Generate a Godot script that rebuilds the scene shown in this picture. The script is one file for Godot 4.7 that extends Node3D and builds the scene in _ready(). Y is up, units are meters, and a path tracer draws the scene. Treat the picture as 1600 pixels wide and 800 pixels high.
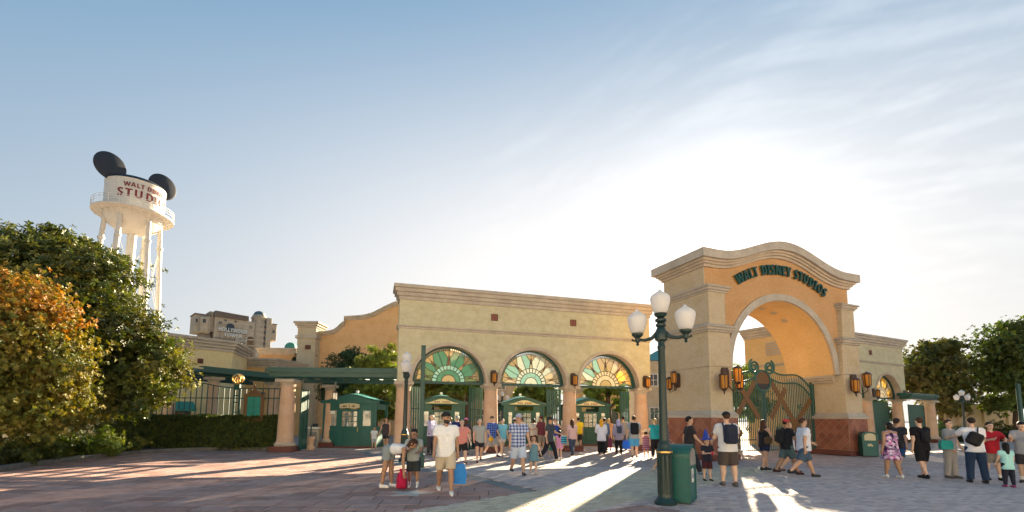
extends Node3D

# ---------------------------------------------------------------- view
const SUN_AZ := 24.0
const SUN_EL := 17.0
const EXPOSURE := 6.2

var taken := {}
var M := {}
var shapes := {}
var rng := RandomNumberGenerator.new()


func _ready() -> void:
	rng.seed = 7
	set_view()
	set_sky()
	make_materials()
	build_ground()
	build_planting_edge()
	build_arcade()
	build_gateway()
	build_right_wing()
	build_backdrop()
	build_hotel()
	build_water_tower()
	build_pergolas()
	build_fence()
	build_booths()
	build_furniture()
	build_plants()
	build_people()


func set_view() -> void:
	var cam := Camera3D.new()
	cam.name = "camera"
	cam.position = Vector3(0, 1.62, 0)
	cam.basis = Basis(Vector3.RIGHT, deg_to_rad(6.0)) * Basis(Vector3.BACK, deg_to_rad(0.35))
	cam.set_frustum(0.1 * 800.0 / 730.0, Vector2(0, 0.1 * 178.3 / 730.0), 0.1, 900.0)
	add_child(cam)
	var sun := DirectionalLight3D.new()
	sun.name = "sun"
	sun.light_energy = 1.6
	sun.light_color = Color(1.0, 0.915, 0.77)
	sun.light_angular_distance = 0.6
	sun.shadow_enabled = true
	var az := deg_to_rad(SUN_AZ)
	var el := deg_to_rad(SUN_EL)
	var to := Vector3(sin(az) * cos(el), sin(el), -cos(az) * cos(el))
	sun.basis = Basis.looking_at(-to)
	add_child(sun)


func set_sky() -> void:
	var w := 1600
	var h := 800
	var az := deg_to_rad(SUN_AZ)
	var el := deg_to_rad(SUN_EL)
	var sun := Vector3(sin(az) * cos(el), sin(el), -cos(az) * cos(el))
	var wisp := FastNoiseLite.new()
	wisp.seed = 11
	wisp.frequency = 1.0
	wisp.fractal_octaves = 5
	wisp.fractal_gain = 0.6
	var soft := FastNoiseLite.new()
	soft.seed = 5
	soft.frequency = 1.0
	soft.fractal_octaves = 3
	var data := PackedFloat32Array()
	data.resize(w * h * 4)
	var i := 0
	for y in h:
		var e := (0.5 - (y + 0.5) / h) * PI
		if e < -0.02:
			# below the horizon nothing but air: an even grey
			for x in w:
				data[i] = 0.3
				data[i + 1] = 0.3
				data[i + 2] = 0.3
				data[i + 3] = 1.0
				i += 4
			continue
		var se := sin(e)
		var ce := cos(e)
		var ed := maxf(0.0, rad_to_deg(e))
		var low := exp(-ed / 20.0)
		var thin := clampf((ed - 6.0) / 14.0, 0.0, 1.0)
		for x in w:
			var a := (x + 0.5) / w * TAU
			var sx := sin(a)
			var cz := cos(a)
			var g := rad_to_deg(acos(clampf(sx * ce * sun.x + se * sun.y - cz * ce * sun.z * 1.0, -1.0, 1.0)))
			# broad whiteness of the hazy air round the sun, wider than high, and the tight aureole itself
			var da := wrapf(rad_to_deg(a) - 14.0, -180.0, 180.0) * 0.46
			var de := ed - 17.0
			var g1 := exp(-(da * da + de * de) / 576.0)
			var g2 := 7.0 * exp(-g / 3.4)
			var r := 0.02 + 0.66 * low + 0.84 * g1 + g2
			var gg := 0.25 + 0.455 * low + 0.65 * g1 + g2 * 0.94
			var b := 0.510 + 0.185 * low + 0.455 * g1 + g2 * 0.84
			# thin cirrus drawn out along one direction
			var px := sx * ce / (se + 0.25)
			var pz := cz * ce / (se + 0.25)
			var u := px * 0.87 - pz * 0.5
			var v := px * 0.5 + pz * 0.87
			var bend := soft.get_noise_2d(u * 0.5, v * 0.5)
			var s := wisp.get_noise_2d(u * 2.6 + bend * 0.9, v * 11.0 + bend * 2.6)
			var cover := clampf(px * 1.1 - 0.1 + soft.get_noise_2d(u * 0.8 + 3.1, v * 1.2 - 1.7) * 0.8, 0.0, 1.0)
			var c := clampf(s * 1.5 + 0.2, 0.0, 1.0) * cover * thin * 0.19
			data[i] = r + c * (0.95 - r * 0.4)
			data[i + 1] = gg + c * (0.93 - gg * 0.4)
			data[i + 2] = b + c * (0.9 - b * 0.4)
			data[i + 3] = 1.0
			i += 4
	var im := Image.create_from_data(w, h, false, Image.FORMAT_RGBAF, data.to_byte_array())
	var sm := PanoramaSkyMaterial.new()
	sm.panorama = ImageTexture.create_from_image(im)
	var sky := Sky.new()
	sky.sky_material = sm
	var env := Environment.new()
	env.background_mode = Environment.BG_SKY
	env.sky = sky
	env.background_energy_multiplier = 1.0 / EXPOSURE
	env.tonemap_mode = Environment.TONE_MAPPER_LINEAR
	env.tonemap_exposure = EXPOSURE
	env.sdfgi_enabled = true
	env.ssao_enabled = true
	env.ssil_enabled = true
	var we := WorldEnvironment.new()
	we.name = "surroundings"
	we.environment = env
	add_child(we)


# ---------------------------------------------------------------- helpers
class MB:
	var v := PackedVector3Array()
	var n := PackedVector3Array()
	var c := PackedColorArray()
	var tint := Color.WHITE
	var tinted := false

	func tri(a: Vector3, b: Vector3, d: Vector3, na: Vector3, nb: Vector3, nd: Vector3) -> void:
		if (d - a).cross(b - a).dot(na + nb + nd) < 0.0:
			v.append_array([a, d, b])
			n.append_array([na, nd, nb])
		else:
			v.append_array([a, b, d])
			n.append_array([na, nb, nd])
		if tinted:
			c.append_array([tint, tint, tint])

	func flat(a: Vector3, b: Vector3, d: Vector3, out: Vector3) -> void:
		var f := (b - a).cross(d - a).normalized()
		if f.dot(out) < 0.0:
			f = -f
		tri(a, b, d, f, f, f)

	func quad(a: Vector3, b: Vector3, d: Vector3, e: Vector3, out: Vector3) -> void:
		flat(a, b, d, out)
		flat(a, d, e, out)

	func box(o: Vector3, s: Vector3, q := Basis()) -> void:
		var x := q.x * s.x * 0.5
		var y := q.y * s.y * 0.5
		var z := q.z * s.z * 0.5
		for k in [[x, y, z], [y, z, x], [z, x, y]]:
			for g in [1.0, -1.0]:
				var p: Vector3 = o + k[0] * g
				quad(p + k[1] + k[2], p + k[1] - k[2], p - k[1] - k[2], p - k[1] + k[2], k[0] * g)

	func cbox(o: Vector3, s: Vector3, r: float, q := Basis()) -> void:
		# box with chamfered edges
		var h := s * 0.5
		r = minf(r, minf(h.x, minf(h.y, h.z)) * 0.98)
		var ax := [q.x, q.y, q.z]
		var hh := [h.x, h.y, h.z]
		for i in 3:
			var j := (i + 1) % 3
			var k := (i + 2) % 3
			for g in [1.0, -1.0]:
				var p: Vector3 = o + ax[i] * hh[i] * g
				var a: Vector3 = ax[j] * (hh[j] - r)
				var b: Vector3 = ax[k] * (hh[k] - r)
				quad(p + a + b, p + a - b, p - a - b, p - a + b, ax[i] * g)
				for g2 in [1.0, -1.0]:
					# edge between face i and face j, running along k
					var p1: Vector3 = o + ax[i] * hh[i] * g + ax[j] * (hh[j] - r) * g2
					var p2: Vector3 = o + ax[i] * (hh[i] - r) * g + ax[j] * hh[j] * g2
					quad(p1 + b, p1 - b, p2 - b, p2 + b, ax[i] * g + ax[j] * g2)
					if i == 0:
						for g3 in [1.0, -1.0]:
							var c1: Vector3 = o + ax[0] * hh[0] * g + ax[1] * (hh[1] - r) * g2 + ax[2] * (hh[2] - r) * g3
							var c2: Vector3 = o + ax[0] * (hh[0] - r) * g + ax[1] * hh[1] * g2 + ax[2] * (hh[2] - r) * g3
							var c3: Vector3 = o + ax[0] * (hh[0] - r) * g + ax[1] * (hh[1] - r) * g2 + ax[2] * hh[2] * g3
							flat(c1, c2, c3, ax[0] * g + ax[1] * g2 + ax[2] * g3)

	func bar(a: Vector3, b: Vector3, wide: float, deep: float, side := Vector3.ZERO) -> void:
		var y := (b - a).normalized()
		var x := side
		if x == Vector3.ZERO:
			x = Vector3.RIGHT if absf(y.x) < 0.9 else Vector3.BACK
		x = (x - y * x.dot(y)).normalized()
		box((a + b) * 0.5, Vector3(wide, (b - a).length(), deep), Basis(x, y, x.cross(y)))

	func tube(path: Array, radii: Array, seg := 8, capped := true) -> void:
		var cnt := path.size()
		var rings := []
		var side := Vector3.ZERO
		for i in cnt:
			var t: Vector3
			if i == 0:
				t = path[1] - path[0]
			elif i == cnt - 1:
				t = path[i] - path[i - 1]
			else:
				t = (path[i + 1] - path[i]).normalized() + (path[i] - path[i - 1]).normalized()
			t = t.normalized()
			if side == Vector3.ZERO:
				side = Vector3.RIGHT if absf(t.x) < 0.8 else Vector3.BACK
			side = (side - t * side.dot(t)).normalized()
			var up := t.cross(side)
			var ring := []
			for s in seg:
				var an := TAU * s / seg
				ring.append(side * cos(an) + up * sin(an))
			rings.append(ring)
		for i in cnt - 1:
			var ra: float = radii[min(i, radii.size() - 1)]
			var rb: float = radii[min(i + 1, radii.size() - 1)]
			for s in seg:
				var s2 := (s + 1) % seg
				var n1: Vector3 = rings[i][s]
				var n2: Vector3 = rings[i][s2]
				var n3: Vector3 = rings[i + 1][s2]
				var n4: Vector3 = rings[i + 1][s]
				var a: Vector3 = path[i] + n1 * ra
				var b: Vector3 = path[i] + n2 * ra
				var d: Vector3 = path[i + 1] + n3 * rb
				var e: Vector3 = path[i + 1] + n4 * rb
				tri(a, b, d, n1, n2, n3)
				tri(a, d, e, n1, n3, n4)
		if capped:
			for k in [0, cnt - 1]:
				var r: float = radii[min(k, radii.size() - 1)]
				var out: Vector3 = (path[0] - path[1]) if k == 0 else (path[k] - path[k - 1])
				for s in range(1, seg - 1):
					flat(path[k] + rings[k][0] * r, path[k] + rings[k][s] * r, path[k] + rings[k][s + 1] * r, out)

	func lathe(prof: Array, seg := 16, o := Vector3.ZERO, smooth := false, q := Basis()) -> void:
		# prof: Vector2(radius, height) from the bottom up
		var cnt := prof.size()
		var seg_n := []
		for i in cnt - 1:
			var d: Vector2 = prof[i + 1] - prof[i]
			seg_n.append(Vector2(d.y, -d.x).normalized() if d.length() > 1e-6 else Vector2(1, 0))
		for i in cnt - 1:
			var na: Vector2 = seg_n[i]
			var nb: Vector2 = seg_n[i]
			if i > 0 and (smooth or seg_n[i - 1].dot(seg_n[i]) > 0.8):
				na = (seg_n[i - 1] + seg_n[i]).normalized()
			if i < cnt - 2 and (smooth or seg_n[i + 1].dot(seg_n[i]) > 0.8):
				nb = (seg_n[i + 1] + seg_n[i]).normalized()
			var pa: Vector2 = prof[i]
			var pb: Vector2 = prof[i + 1]
			for s in seg:
				var a1 := TAU * s / seg
				var a2 := TAU * (s + 1) / seg
				var d1 := Vector3(cos(a1), 0, sin(a1))
				var d2 := Vector3(cos(a2), 0, sin(a2))
				var v1 := o + q * (d1 * pa.x + Vector3.UP * pa.y)
				var v2 := o + q * (d2 * pa.x + Vector3.UP * pa.y)
				var v3 := o + q * (d2 * pb.x + Vector3.UP * pb.y)
				var v4 := o + q * (d1 * pb.x + Vector3.UP * pb.y)
				var n1 := q * (d1 * na.x + Vector3.UP * na.y)
				var n2 := q * (d2 * na.x + Vector3.UP * na.y)
				var n3 := q * (d2 * nb.x + Vector3.UP * nb.y)
				var n4 := q * (d1 * nb.x + Vector3.UP * nb.y)
				if pa.x > 1e-5:
					tri(v1, v2, v3, n1, n2, n3)
				if pb.x > 1e-5:
					tri(v1, v3, v4, n1, n3, n4)

	func prism(poly: PackedVector2Array, z0: float, z1: float, q := Transform3D()) -> void:
		# an outline in x and y, given depth from z0 to z1
		var ids := Geometry2D.triangulate_polygon(poly)
		var fz := q.basis * Vector3.BACK
		for k in range(0, ids.size(), 3):
			var a := poly[ids[k]]
			var b := poly[ids[k + 1]]
			var d := poly[ids[k + 2]]
			flat(q * Vector3(a.x, a.y, z1), q * Vector3(b.x, b.y, z1), q * Vector3(d.x, d.y, z1), fz * signf(z1 - z0))
			flat(q * Vector3(a.x, a.y, z0), q * Vector3(b.x, b.y, z0), q * Vector3(d.x, d.y, z0), -fz * signf(z1 - z0))
		var area := 0.0
		for k in poly.size():
			area += poly[k].cross(poly[(k + 1) % poly.size()])
		for k in poly.size():
			var a := poly[k]
			var b := poly[(k + 1) % poly.size()]
			var e := b - a
			var out := Vector3(e.y, -e.x, 0) * signf(area)
			quad(q * Vector3(a.x, a.y, z0), q * Vector3(b.x, b.y, z0), q * Vector3(b.x, b.y, z1), q * Vector3(a.x, a.y, z1), q.basis * out)

	func sweep(plan: Array, prof: Array, closed: bool, cap := true) -> void:
		# plan: Vector2(x, z) going with the outside on the right hand seen from above (x right, z down); prof: Vector2(out, y)
		var cnt := plan.size()
		var outs := []
		for i in cnt:
			var prev: Vector2 = plan[(i - 1 + cnt) % cnt]
			var here: Vector2 = plan[i]
			var next: Vector2 = plan[(i + 1) % cnt]
			var d1 := (here - prev).normalized()
			var d2 := (next - here).normalized()
			if not closed and i == 0:
				d1 = d2
			if not closed and i == cnt - 1:
				d2 = d1
			var n1 := Vector2(-d1.y, d1.x)
			var n2 := Vector2(-d2.y, d2.x)
			var m := (n1 + n2).normalized()
			outs.append(m / maxf(0.3, m.dot(n1)))
		for i in (cnt if closed else cnt - 1):
			var j := (i + 1) % cnt
			for k in prof.size() - 1:
				var p: Vector2 = prof[k]
				var r: Vector2 = prof[k + 1]
				var a: Vector2 = plan[i] + outs[i] * p.x
				var b: Vector2 = plan[j] + outs[j] * p.x
				var d: Vector2 = plan[j] + outs[j] * r.x
				var e: Vector2 = plan[i] + outs[i] * r.x
				var dir: Vector2 = (plan[j] - plan[i]).normalized()
				var o2 := Vector2(-dir.y, dir.x)
				var out := Vector3(o2.x, 0, o2.y) * (r.y - p.y) + Vector3.UP * (p.x - r.x)
				quad(Vector3(a.x, p.y, a.y), Vector3(b.x, p.y, b.y), Vector3(d.x, r.y, d.y), Vector3(e.x, r.y, e.y), out)

	func mesh() -> ArrayMesh:
		var arr := []
		arr.resize(Mesh.ARRAY_MAX)
		arr[Mesh.ARRAY_VERTEX] = v
		arr[Mesh.ARRAY_NORMAL] = n
		if tinted:
			arr[Mesh.ARRAY_COLOR] = c
		var am := ArrayMesh.new()
		if v.size():
			am.add_surface_from_arrays(Mesh.PRIMITIVE_TRIANGLES, arr)
		return am


func numbered(called: String) -> String:
	if not taken.has(called):
		taken[called] = 0
		return called
	taken[called] += 1
	return "%s_%03d" % [called, taken[called]]


func thing(called: String, label: String, category: String, at := Vector3.ZERO, turn := 0.0, group := "") -> Node3D:
	var o := Node3D.new()
	o.name = numbered(called)
	add_child(o)
	o.position = at
	o.rotation.y = turn
	tag(o, label, category, group)
	return o


func tag(o: Node, label: String, category: String, group := "") -> void:
	o.set_meta("label", label)
	o.set_meta("category", category)
	if group:
		o.set_meta("group", group)


func setting(called: String, label := "") -> Node3D:
	var o := Node3D.new()
	o.name = numbered(called)
	add_child(o)
	o.set_meta("kind", "structure")
	if label:
		o.set_meta("label", label)
	return o


func obj(called: String, what, m: Material, parent: Node) -> MeshInstance3D:
	var o := MeshInstance3D.new()
	o.name = called
	var me: Mesh = what.mesh() if what is MB else what
	o.mesh = me
	o.material_override = m
	parent.add_child(o, true)
	return o


func part(called: String, me: Mesh, m: Material, parent: Node, t: Transform3D) -> MeshInstance3D:
	var o := obj(called, me, m, parent)
	o.transform = t
	return o


func dup(o: Node3D, at: Vector3, turn: float, label := "") -> Node3D:
	var r: Node3D = o.duplicate()
	var base := String(o.name)
	r.name = numbered(base)
	add_child(r)
	r.position = at
	r.rotation.y = turn
	if label:
		r.set_meta("label", label)
	return r


func P(x: float, d: float, y := 0.0) -> Vector3:
	return Vector3(x, y, -d)


func L(r: float, g: float, b: float, a := 1.0) -> Color:
	# a real-world base colour, as materials take it
	var c := Color(r, g, b).linear_to_srgb()
	c.a = a
	return c


func V2(a: Array) -> PackedVector2Array:
	var p := PackedVector2Array()
	for k in range(0, a.size(), 2):
		p.append(Vector2(a[k], a[k + 1]))
	return p


func box_part(called: String, o: Vector3, s: Vector3, r: float, m: Material, parent: Node, q := Basis()) -> MeshInstance3D:
	var b := MB.new()
	if r > 0.0:
		b.cbox(o, s, r, q)
	else:
		b.box(o, s, q)
	return obj(called, b, m, parent)


# ---------------------------------------------------------------- materials
func noise_tex(seed_: int, freq: float, oct: int, lo: Color, hi: Color, mid = null, size := 512) -> NoiseTexture2D:
	var nz := FastNoiseLite.new()
	nz.seed = seed_
	nz.frequency = freq
	nz.fractal_octaves = oct
	var t := NoiseTexture2D.new()
	t.width = size
	t.height = size
	t.seamless = true
	t.noise = nz
	var g := Gradient.new()
	g.set_color(0, lo)
	g.set_color(1, hi)
	if mid != null:
		g.add_point(0.5, mid)
	t.color_ramp = g
	return t


func bump_tex(seed_: int, freq: float, oct: int, strength: float) -> NoiseTexture2D:
	var nz := FastNoiseLite.new()
	nz.seed = seed_
	nz.frequency = freq
	nz.fractal_octaves = oct
	var t := NoiseTexture2D.new()
	t.width = 512
	t.height = 512
	t.seamless = true
	t.as_normal_map = true
	t.bump_strength = strength
	t.noise = nz
	return t


func plain(c: Color, rough := 0.8, metal := 0.0, spec := 0.5) -> StandardMaterial3D:
	var m := StandardMaterial3D.new()
	m.albedo_color = c
	m.roughness = rough
	m.metallic = metal
	m.metallic_specular = spec
	return m


func rich(c: Color, rough: float, tex: Texture2D, scale: float, bump: Texture2D = null, bump_k := 0.6, spec := 0.5, coarse: Texture2D = null, coarse_scale := 0.1) -> StandardMaterial3D:
	var m := plain(c, rough, 0.0, spec)
	m.albedo_texture = tex
	m.uv1_triplanar = true
	m.uv1_world_triplanar = true
	m.uv1_scale = Vector3.ONE * scale
	if bump:
		m.normal_enabled = true
		m.normal_texture = bump
		m.normal_scale = bump_k
	if coarse:
		m.detail_enabled = true
		m.detail_albedo = coarse
		m.detail_blend_mode = BaseMaterial3D.BLEND_MODE_MUL
		m.detail_uv_layer = BaseMaterial3D.DETAIL_UV_2
		m.uv2_triplanar = true
		m.uv2_world_triplanar = true
		m.uv2_scale = Vector3.ONE * coarse_scale
	return m


func make_materials() -> void:
	var grain := noise_tex(1, 0.02, 5, Color(0.90, 0.89, 0.87), Color(1, 1, 1))
	var mottle := noise_tex(2, 0.012, 5, Color(0.94, 0.91, 0.84), Color(1, 1, 1), Color(0.985, 0.975, 0.95))
	var speck := noise_tex(3, 0.09, 4, Color(0.76, 0.76, 0.76), Color(1, 1, 1))
	var worn := noise_tex(4, 0.02, 5, Color(0.82, 0.82, 0.82), Color(1, 1, 1))
	var rough := bump_tex(5, 0.06, 4, 5.0)
	var fine := bump_tex(6, 0.12, 3, 3.0)
	var weave := bump_tex(8, 0.018, 5, 9.0)
	M.stucco = rich(L(0.60, 0.585, 0.435), 0.9, mottle, 0.5, rough, 0.25, 0.3, grain, 0.13)
	M.stucco_yellow = rich(L(0.84, 0.70, 0.41), 0.9, grain, 0.6, rough, 0.25, 0.3, mottle, 0.13)
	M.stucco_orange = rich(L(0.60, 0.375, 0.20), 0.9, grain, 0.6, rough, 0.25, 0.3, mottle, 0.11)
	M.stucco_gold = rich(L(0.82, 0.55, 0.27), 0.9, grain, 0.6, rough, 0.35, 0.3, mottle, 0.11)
	M.stucco_sand = rich(L(0.575, 0.495, 0.375), 0.9, grain, 0.6, rough, 0.25, 0.3, mottle, 0.17)
	M.pale_stucco = rich(L(0.76, 0.74, 0.69), 0.9, grain, 0.6, rough, 0.35, 0.3, mottle, 0.11)
	M.stage_orange = rich(L(0.80, 0.50, 0.265), 0.9, grain, 0.6, rough, 0.2, 0.3, mottle, 0.11)
	M.trim = rich(L(0.64, 0.55, 0.445), 0.85, grain, 0.8, fine, 0.4, 0.3, worn, 0.12)
	M.trim_grey = rich(L(0.60, 0.545, 0.47), 0.85, grain, 0.8, fine, 0.4, 0.3, worn, 0.12)
	M.column = rich(L(0.66, 0.46, 0.345), 0.85, grain, 0.9, fine, 0.4, 0.3, mottle, 0.2)
	M.plinth = rich(L(0.17, 0.055, 0.04), 0.7, worn, 1.3, fine, 0.4)
	M.tile_a = rich(L(0.29, 0.105, 0.062), 0.55, grain, 1.5, fine, 0.25)
	M.tile_b = rich(L(0.24, 0.082, 0.05), 0.55, grain, 1.5, fine, 0.25)
	M.tile_c = rich(L(0.34, 0.135, 0.082), 0.55, grain, 1.5, fine, 0.25)
	M.grout = rich(L(0.50, 0.40, 0.34), 0.9, grain, 2.0, fine, 0.5)
	M.green = rich(L(0.012, 0.078, 0.066), 0.45, worn, 1.2, fine, 0.15)
	M.green_light = rich(L(0.024, 0.12, 0.10), 0.45, worn, 1.2, fine, 0.15)
	M.green_booth = rich(L(0.006, 0.12, 0.108), 0.5, worn, 1.2, fine, 0.15)
	M.green_lamp = rich(L(0.012, 0.038, 0.036), 0.4, worn, 2.5, fine, 0.2)
	M.teal_roof = rich(L(0.02, 0.27, 0.235), 0.5, worn, 1.0, fine, 0.2)
	M.brown = rich(L(0.17, 0.085, 0.03), 0.6, worn, 1.6, fine, 0.3)
	M.gold = plain(L(0.72, 0.47, 0.16), 0.35, 0.8)
	M.gold.albedo_texture = worn
	M.gold.uv1_triplanar = true
	M.bronze = rich(L(0.075, 0.042, 0.028), 0.5, worn, 3.0, fine, 0.3)
	M.iron = rich(L(0.03, 0.03, 0.032), 0.55, worn, 2.0, fine, 0.2)
	M.globe = plain(L(0.80, 0.80, 0.80), 0.32)
	M.globe.backlight_enabled = true
	M.globe.backlight = Color(0.95, 0.93, 0.9)
	M.amber = plain(L(0.75, 0.33, 0.03), 0.35)
	M.amber.backlight_enabled = true
	M.amber.backlight = L(0.95, 0.50, 0.04)
	M.cream_sign = rich(L(0.62, 0.56, 0.38), 0.7, grain, 1.5)
	M.white = rich(L(0.78, 0.77, 0.73), 0.5, grain, 0.7, fine, 0.1)
	M.tank = rich(L(0.66, 0.635, 0.57), 0.5, grain, 0.25, fine, 0.1)
	M.navy_black = rich(L(0.022, 0.025, 0.034), 0.5, worn, 0.3)
	M.maroon = plain(L(0.19, 0.022, 0.025), 0.6)
	M.glass = plain(L(0.55, 0.60, 0.60, 0.25), 0.05)
	M.glass.transparency = BaseMaterial3D.TRANSPARENCY_ALPHA
	M.dark_glass = plain(L(0.03, 0.04, 0.05), 0.12)
	M.paper = plain(L(0.75, 0.75, 0.72), 0.7)
	M.far_stone = rich(L(0.60, 0.49, 0.375), 0.9, worn, 0.06, rough, 0.3, 0.3, mottle, 0.02)
	M.far_stone_dark = rich(L(0.30, 0.24, 0.19), 0.9, worn, 0.06, rough, 0.3)
	M.far_roof = rich(L(0.27, 0.19, 0.145), 0.9, worn, 0.06, rough, 0.3)
	M.far_blue = rich(L(0.12, 0.17, 0.20), 0.6, worn, 0.06)
	M.kerb = rich(L(0.27, 0.25, 0.22), 0.9, speck, 0.9, rough, 0.5, 0.3, worn, 0.3)
	M.soil = rich(L(0.045, 0.032, 0.02), 1.0, speck, 1.3, rough, 1.0)
	M.bark = rich(L(0.085, 0.058, 0.04), 0.95, worn, 1.5, rough, 1.2)
	M.slabs = []
	for c in [[0.66, 0.39, 0.32], [0.56, 0.335, 0.28], [0.72, 0.43, 0.355], [0.63, 0.40, 0.345], [0.50, 0.285, 0.235]]:
		M.slabs.append(rich(L(c[0], c[1], c[2]), 0.78, speck, 0.7, rough, 0.45, 0.4, worn, 0.23))
	M.pavers = []
	for c in [[0.66, 0.54, 0.505], [0.56, 0.46, 0.44], [0.72, 0.59, 0.55], [0.68, 0.60, 0.46], [0.59, 0.52, 0.40], [0.73, 0.65, 0.50]]:
		M.pavers.append(rich(L(c[0], c[1], c[2]), 0.78, speck, 1.1, rough, 0.4, 0.4))
	M.paver_tint = rich(Color.WHITE, 0.78, speck, 1.1, rough, 0.4, 0.4)
	M.paver_tint.vertex_color_use_as_albedo = true
	M.slab_tint = rich(Color.WHITE, 0.78, speck, 0.7, rough, 0.45, 0.4, worn, 0.23)
	M.slab_tint.vertex_color_use_as_albedo = true
	M.joint = rich(L(0.16, 0.125, 0.11), 0.95, speck, 1.3, rough, 0.5)
	M.star = rich(L(0.52, 0.53, 0.52), 0.6, speck, 0.9, fine, 0.4)
	M.concrete = rich(L(0.40, 0.38, 0.355), 0.9, speck, 0.8, rough, 0.4, 0.3, worn, 0.2)
	M.far_paving = rich(L(0.74, 0.60, 0.555), 0.85, paver_texture(), 1.0 / 1.6, rough, 0.3, 0.4, worn, 0.11)
	M.leaf = plain(Color.WHITE, 0.55)
	M.leaf.vertex_color_use_as_albedo = true
	M.leaf.backlight_enabled = true
	M.leaf.backlight = L(0.50, 0.52, 0.06)
	M.gloss_leaf = plain(Color.WHITE, 0.48)
	M.gloss_leaf.vertex_color_use_as_albedo = true
	M.gloss_leaf.backlight_enabled = true
	M.gloss_leaf.backlight = L(0.40, 0.40, 0.04)
	M.warm_leaf = plain(Color.WHITE, 0.6)
	M.warm_leaf.vertex_color_use_as_albedo = true
	M.warm_leaf.backlight_enabled = true
	M.warm_leaf.backlight = L(0.55, 0.30, 0.04)
	M.olive_leaf = plain(Color.WHITE, 0.6)
	M.olive_leaf.vertex_color_use_as_albedo = true
	M.olive_leaf.backlight_enabled = true
	M.olive_leaf.backlight = L(0.52, 0.45, 0.05)
	M.skin = plain(Color.WHITE, 0.55)
	M.skin.vertex_color_use_as_albedo = true
	M.weave = weave
	M.cloths = {}


func cloth(c: Color, rough := 0.9) -> StandardMaterial3D:
	var key := c.to_html() + str(rough)
	if not M.cloths.has(key):
		var m := plain(c, rough, 0.0, 0.3)
		m.normal_enabled = true
		m.normal_texture = M.weave
		m.normal_scale = 1.0
		m.uv1_triplanar = true
		m.uv1_scale = Vector3.ONE * 1.6
		m.rim_enabled = true
		m.rim = 0.3
		M.cloths[key] = m
	return M.cloths[key]


func paver_texture() -> ImageTexture:
	# one tile of small bricks laid in a running bond, 8 by 16
	var s := 512
	var im := Image.create(s, s, false, Image.FORMAT_RGB8)
	var r := RandomNumberGenerator.new()
	r.seed = 21
	im.fill(Color(0.62, 0.6, 0.58))
	for row in 16:
		for k in 8:
			var t := r.randf_range(0.80, 1.0)
			var col := Color(t, t * r.randf_range(0.96, 1.0), t * r.randf_range(0.94, 1.0))
			var x0 := k * 64 + (32 if row % 2 else 0)
			im.fill_rect(Rect2i(x0 + 2, row * 32 + 2, 60, 28), col)
			if x0 + 64 > s:
				im.fill_rect(Rect2i(0, row * 32 + 2, x0 + 62 - s, 28), col)
	return ImageTexture.create_from_image(im)


# ---------------------------------------------------------------- ground
const RED_AREA := [0.23, 10.58, -1.42, 13.38, -3.0, 14.95, -4.75, 17.7, -7.43, 22.96, -8.2, 24.6, -11.5, 24.3, -11.75, 23.45, -13.4, 23.55, -15.0, 23.25, -16.1, 22.0, -16.38, 20.95, -16.3, 19.5, -16.2, 18.28, -15.9, 16.95, -15.45, 15.39, -14.9, 13.93, -13.4, 11.0, -11.6, 7.6, -2.5, 7.6, -1.94, 8.36]
const RED_WEDGE := [1.10, 8.0, 1.49, 8.52, 2.47, 9.18, 3.03, 8.69, 3.4, 8.0]


func inside(poly: PackedVector2Array, q: Vector2) -> bool:
	return Geometry2D.is_point_in_polygon(q, poly)


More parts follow.
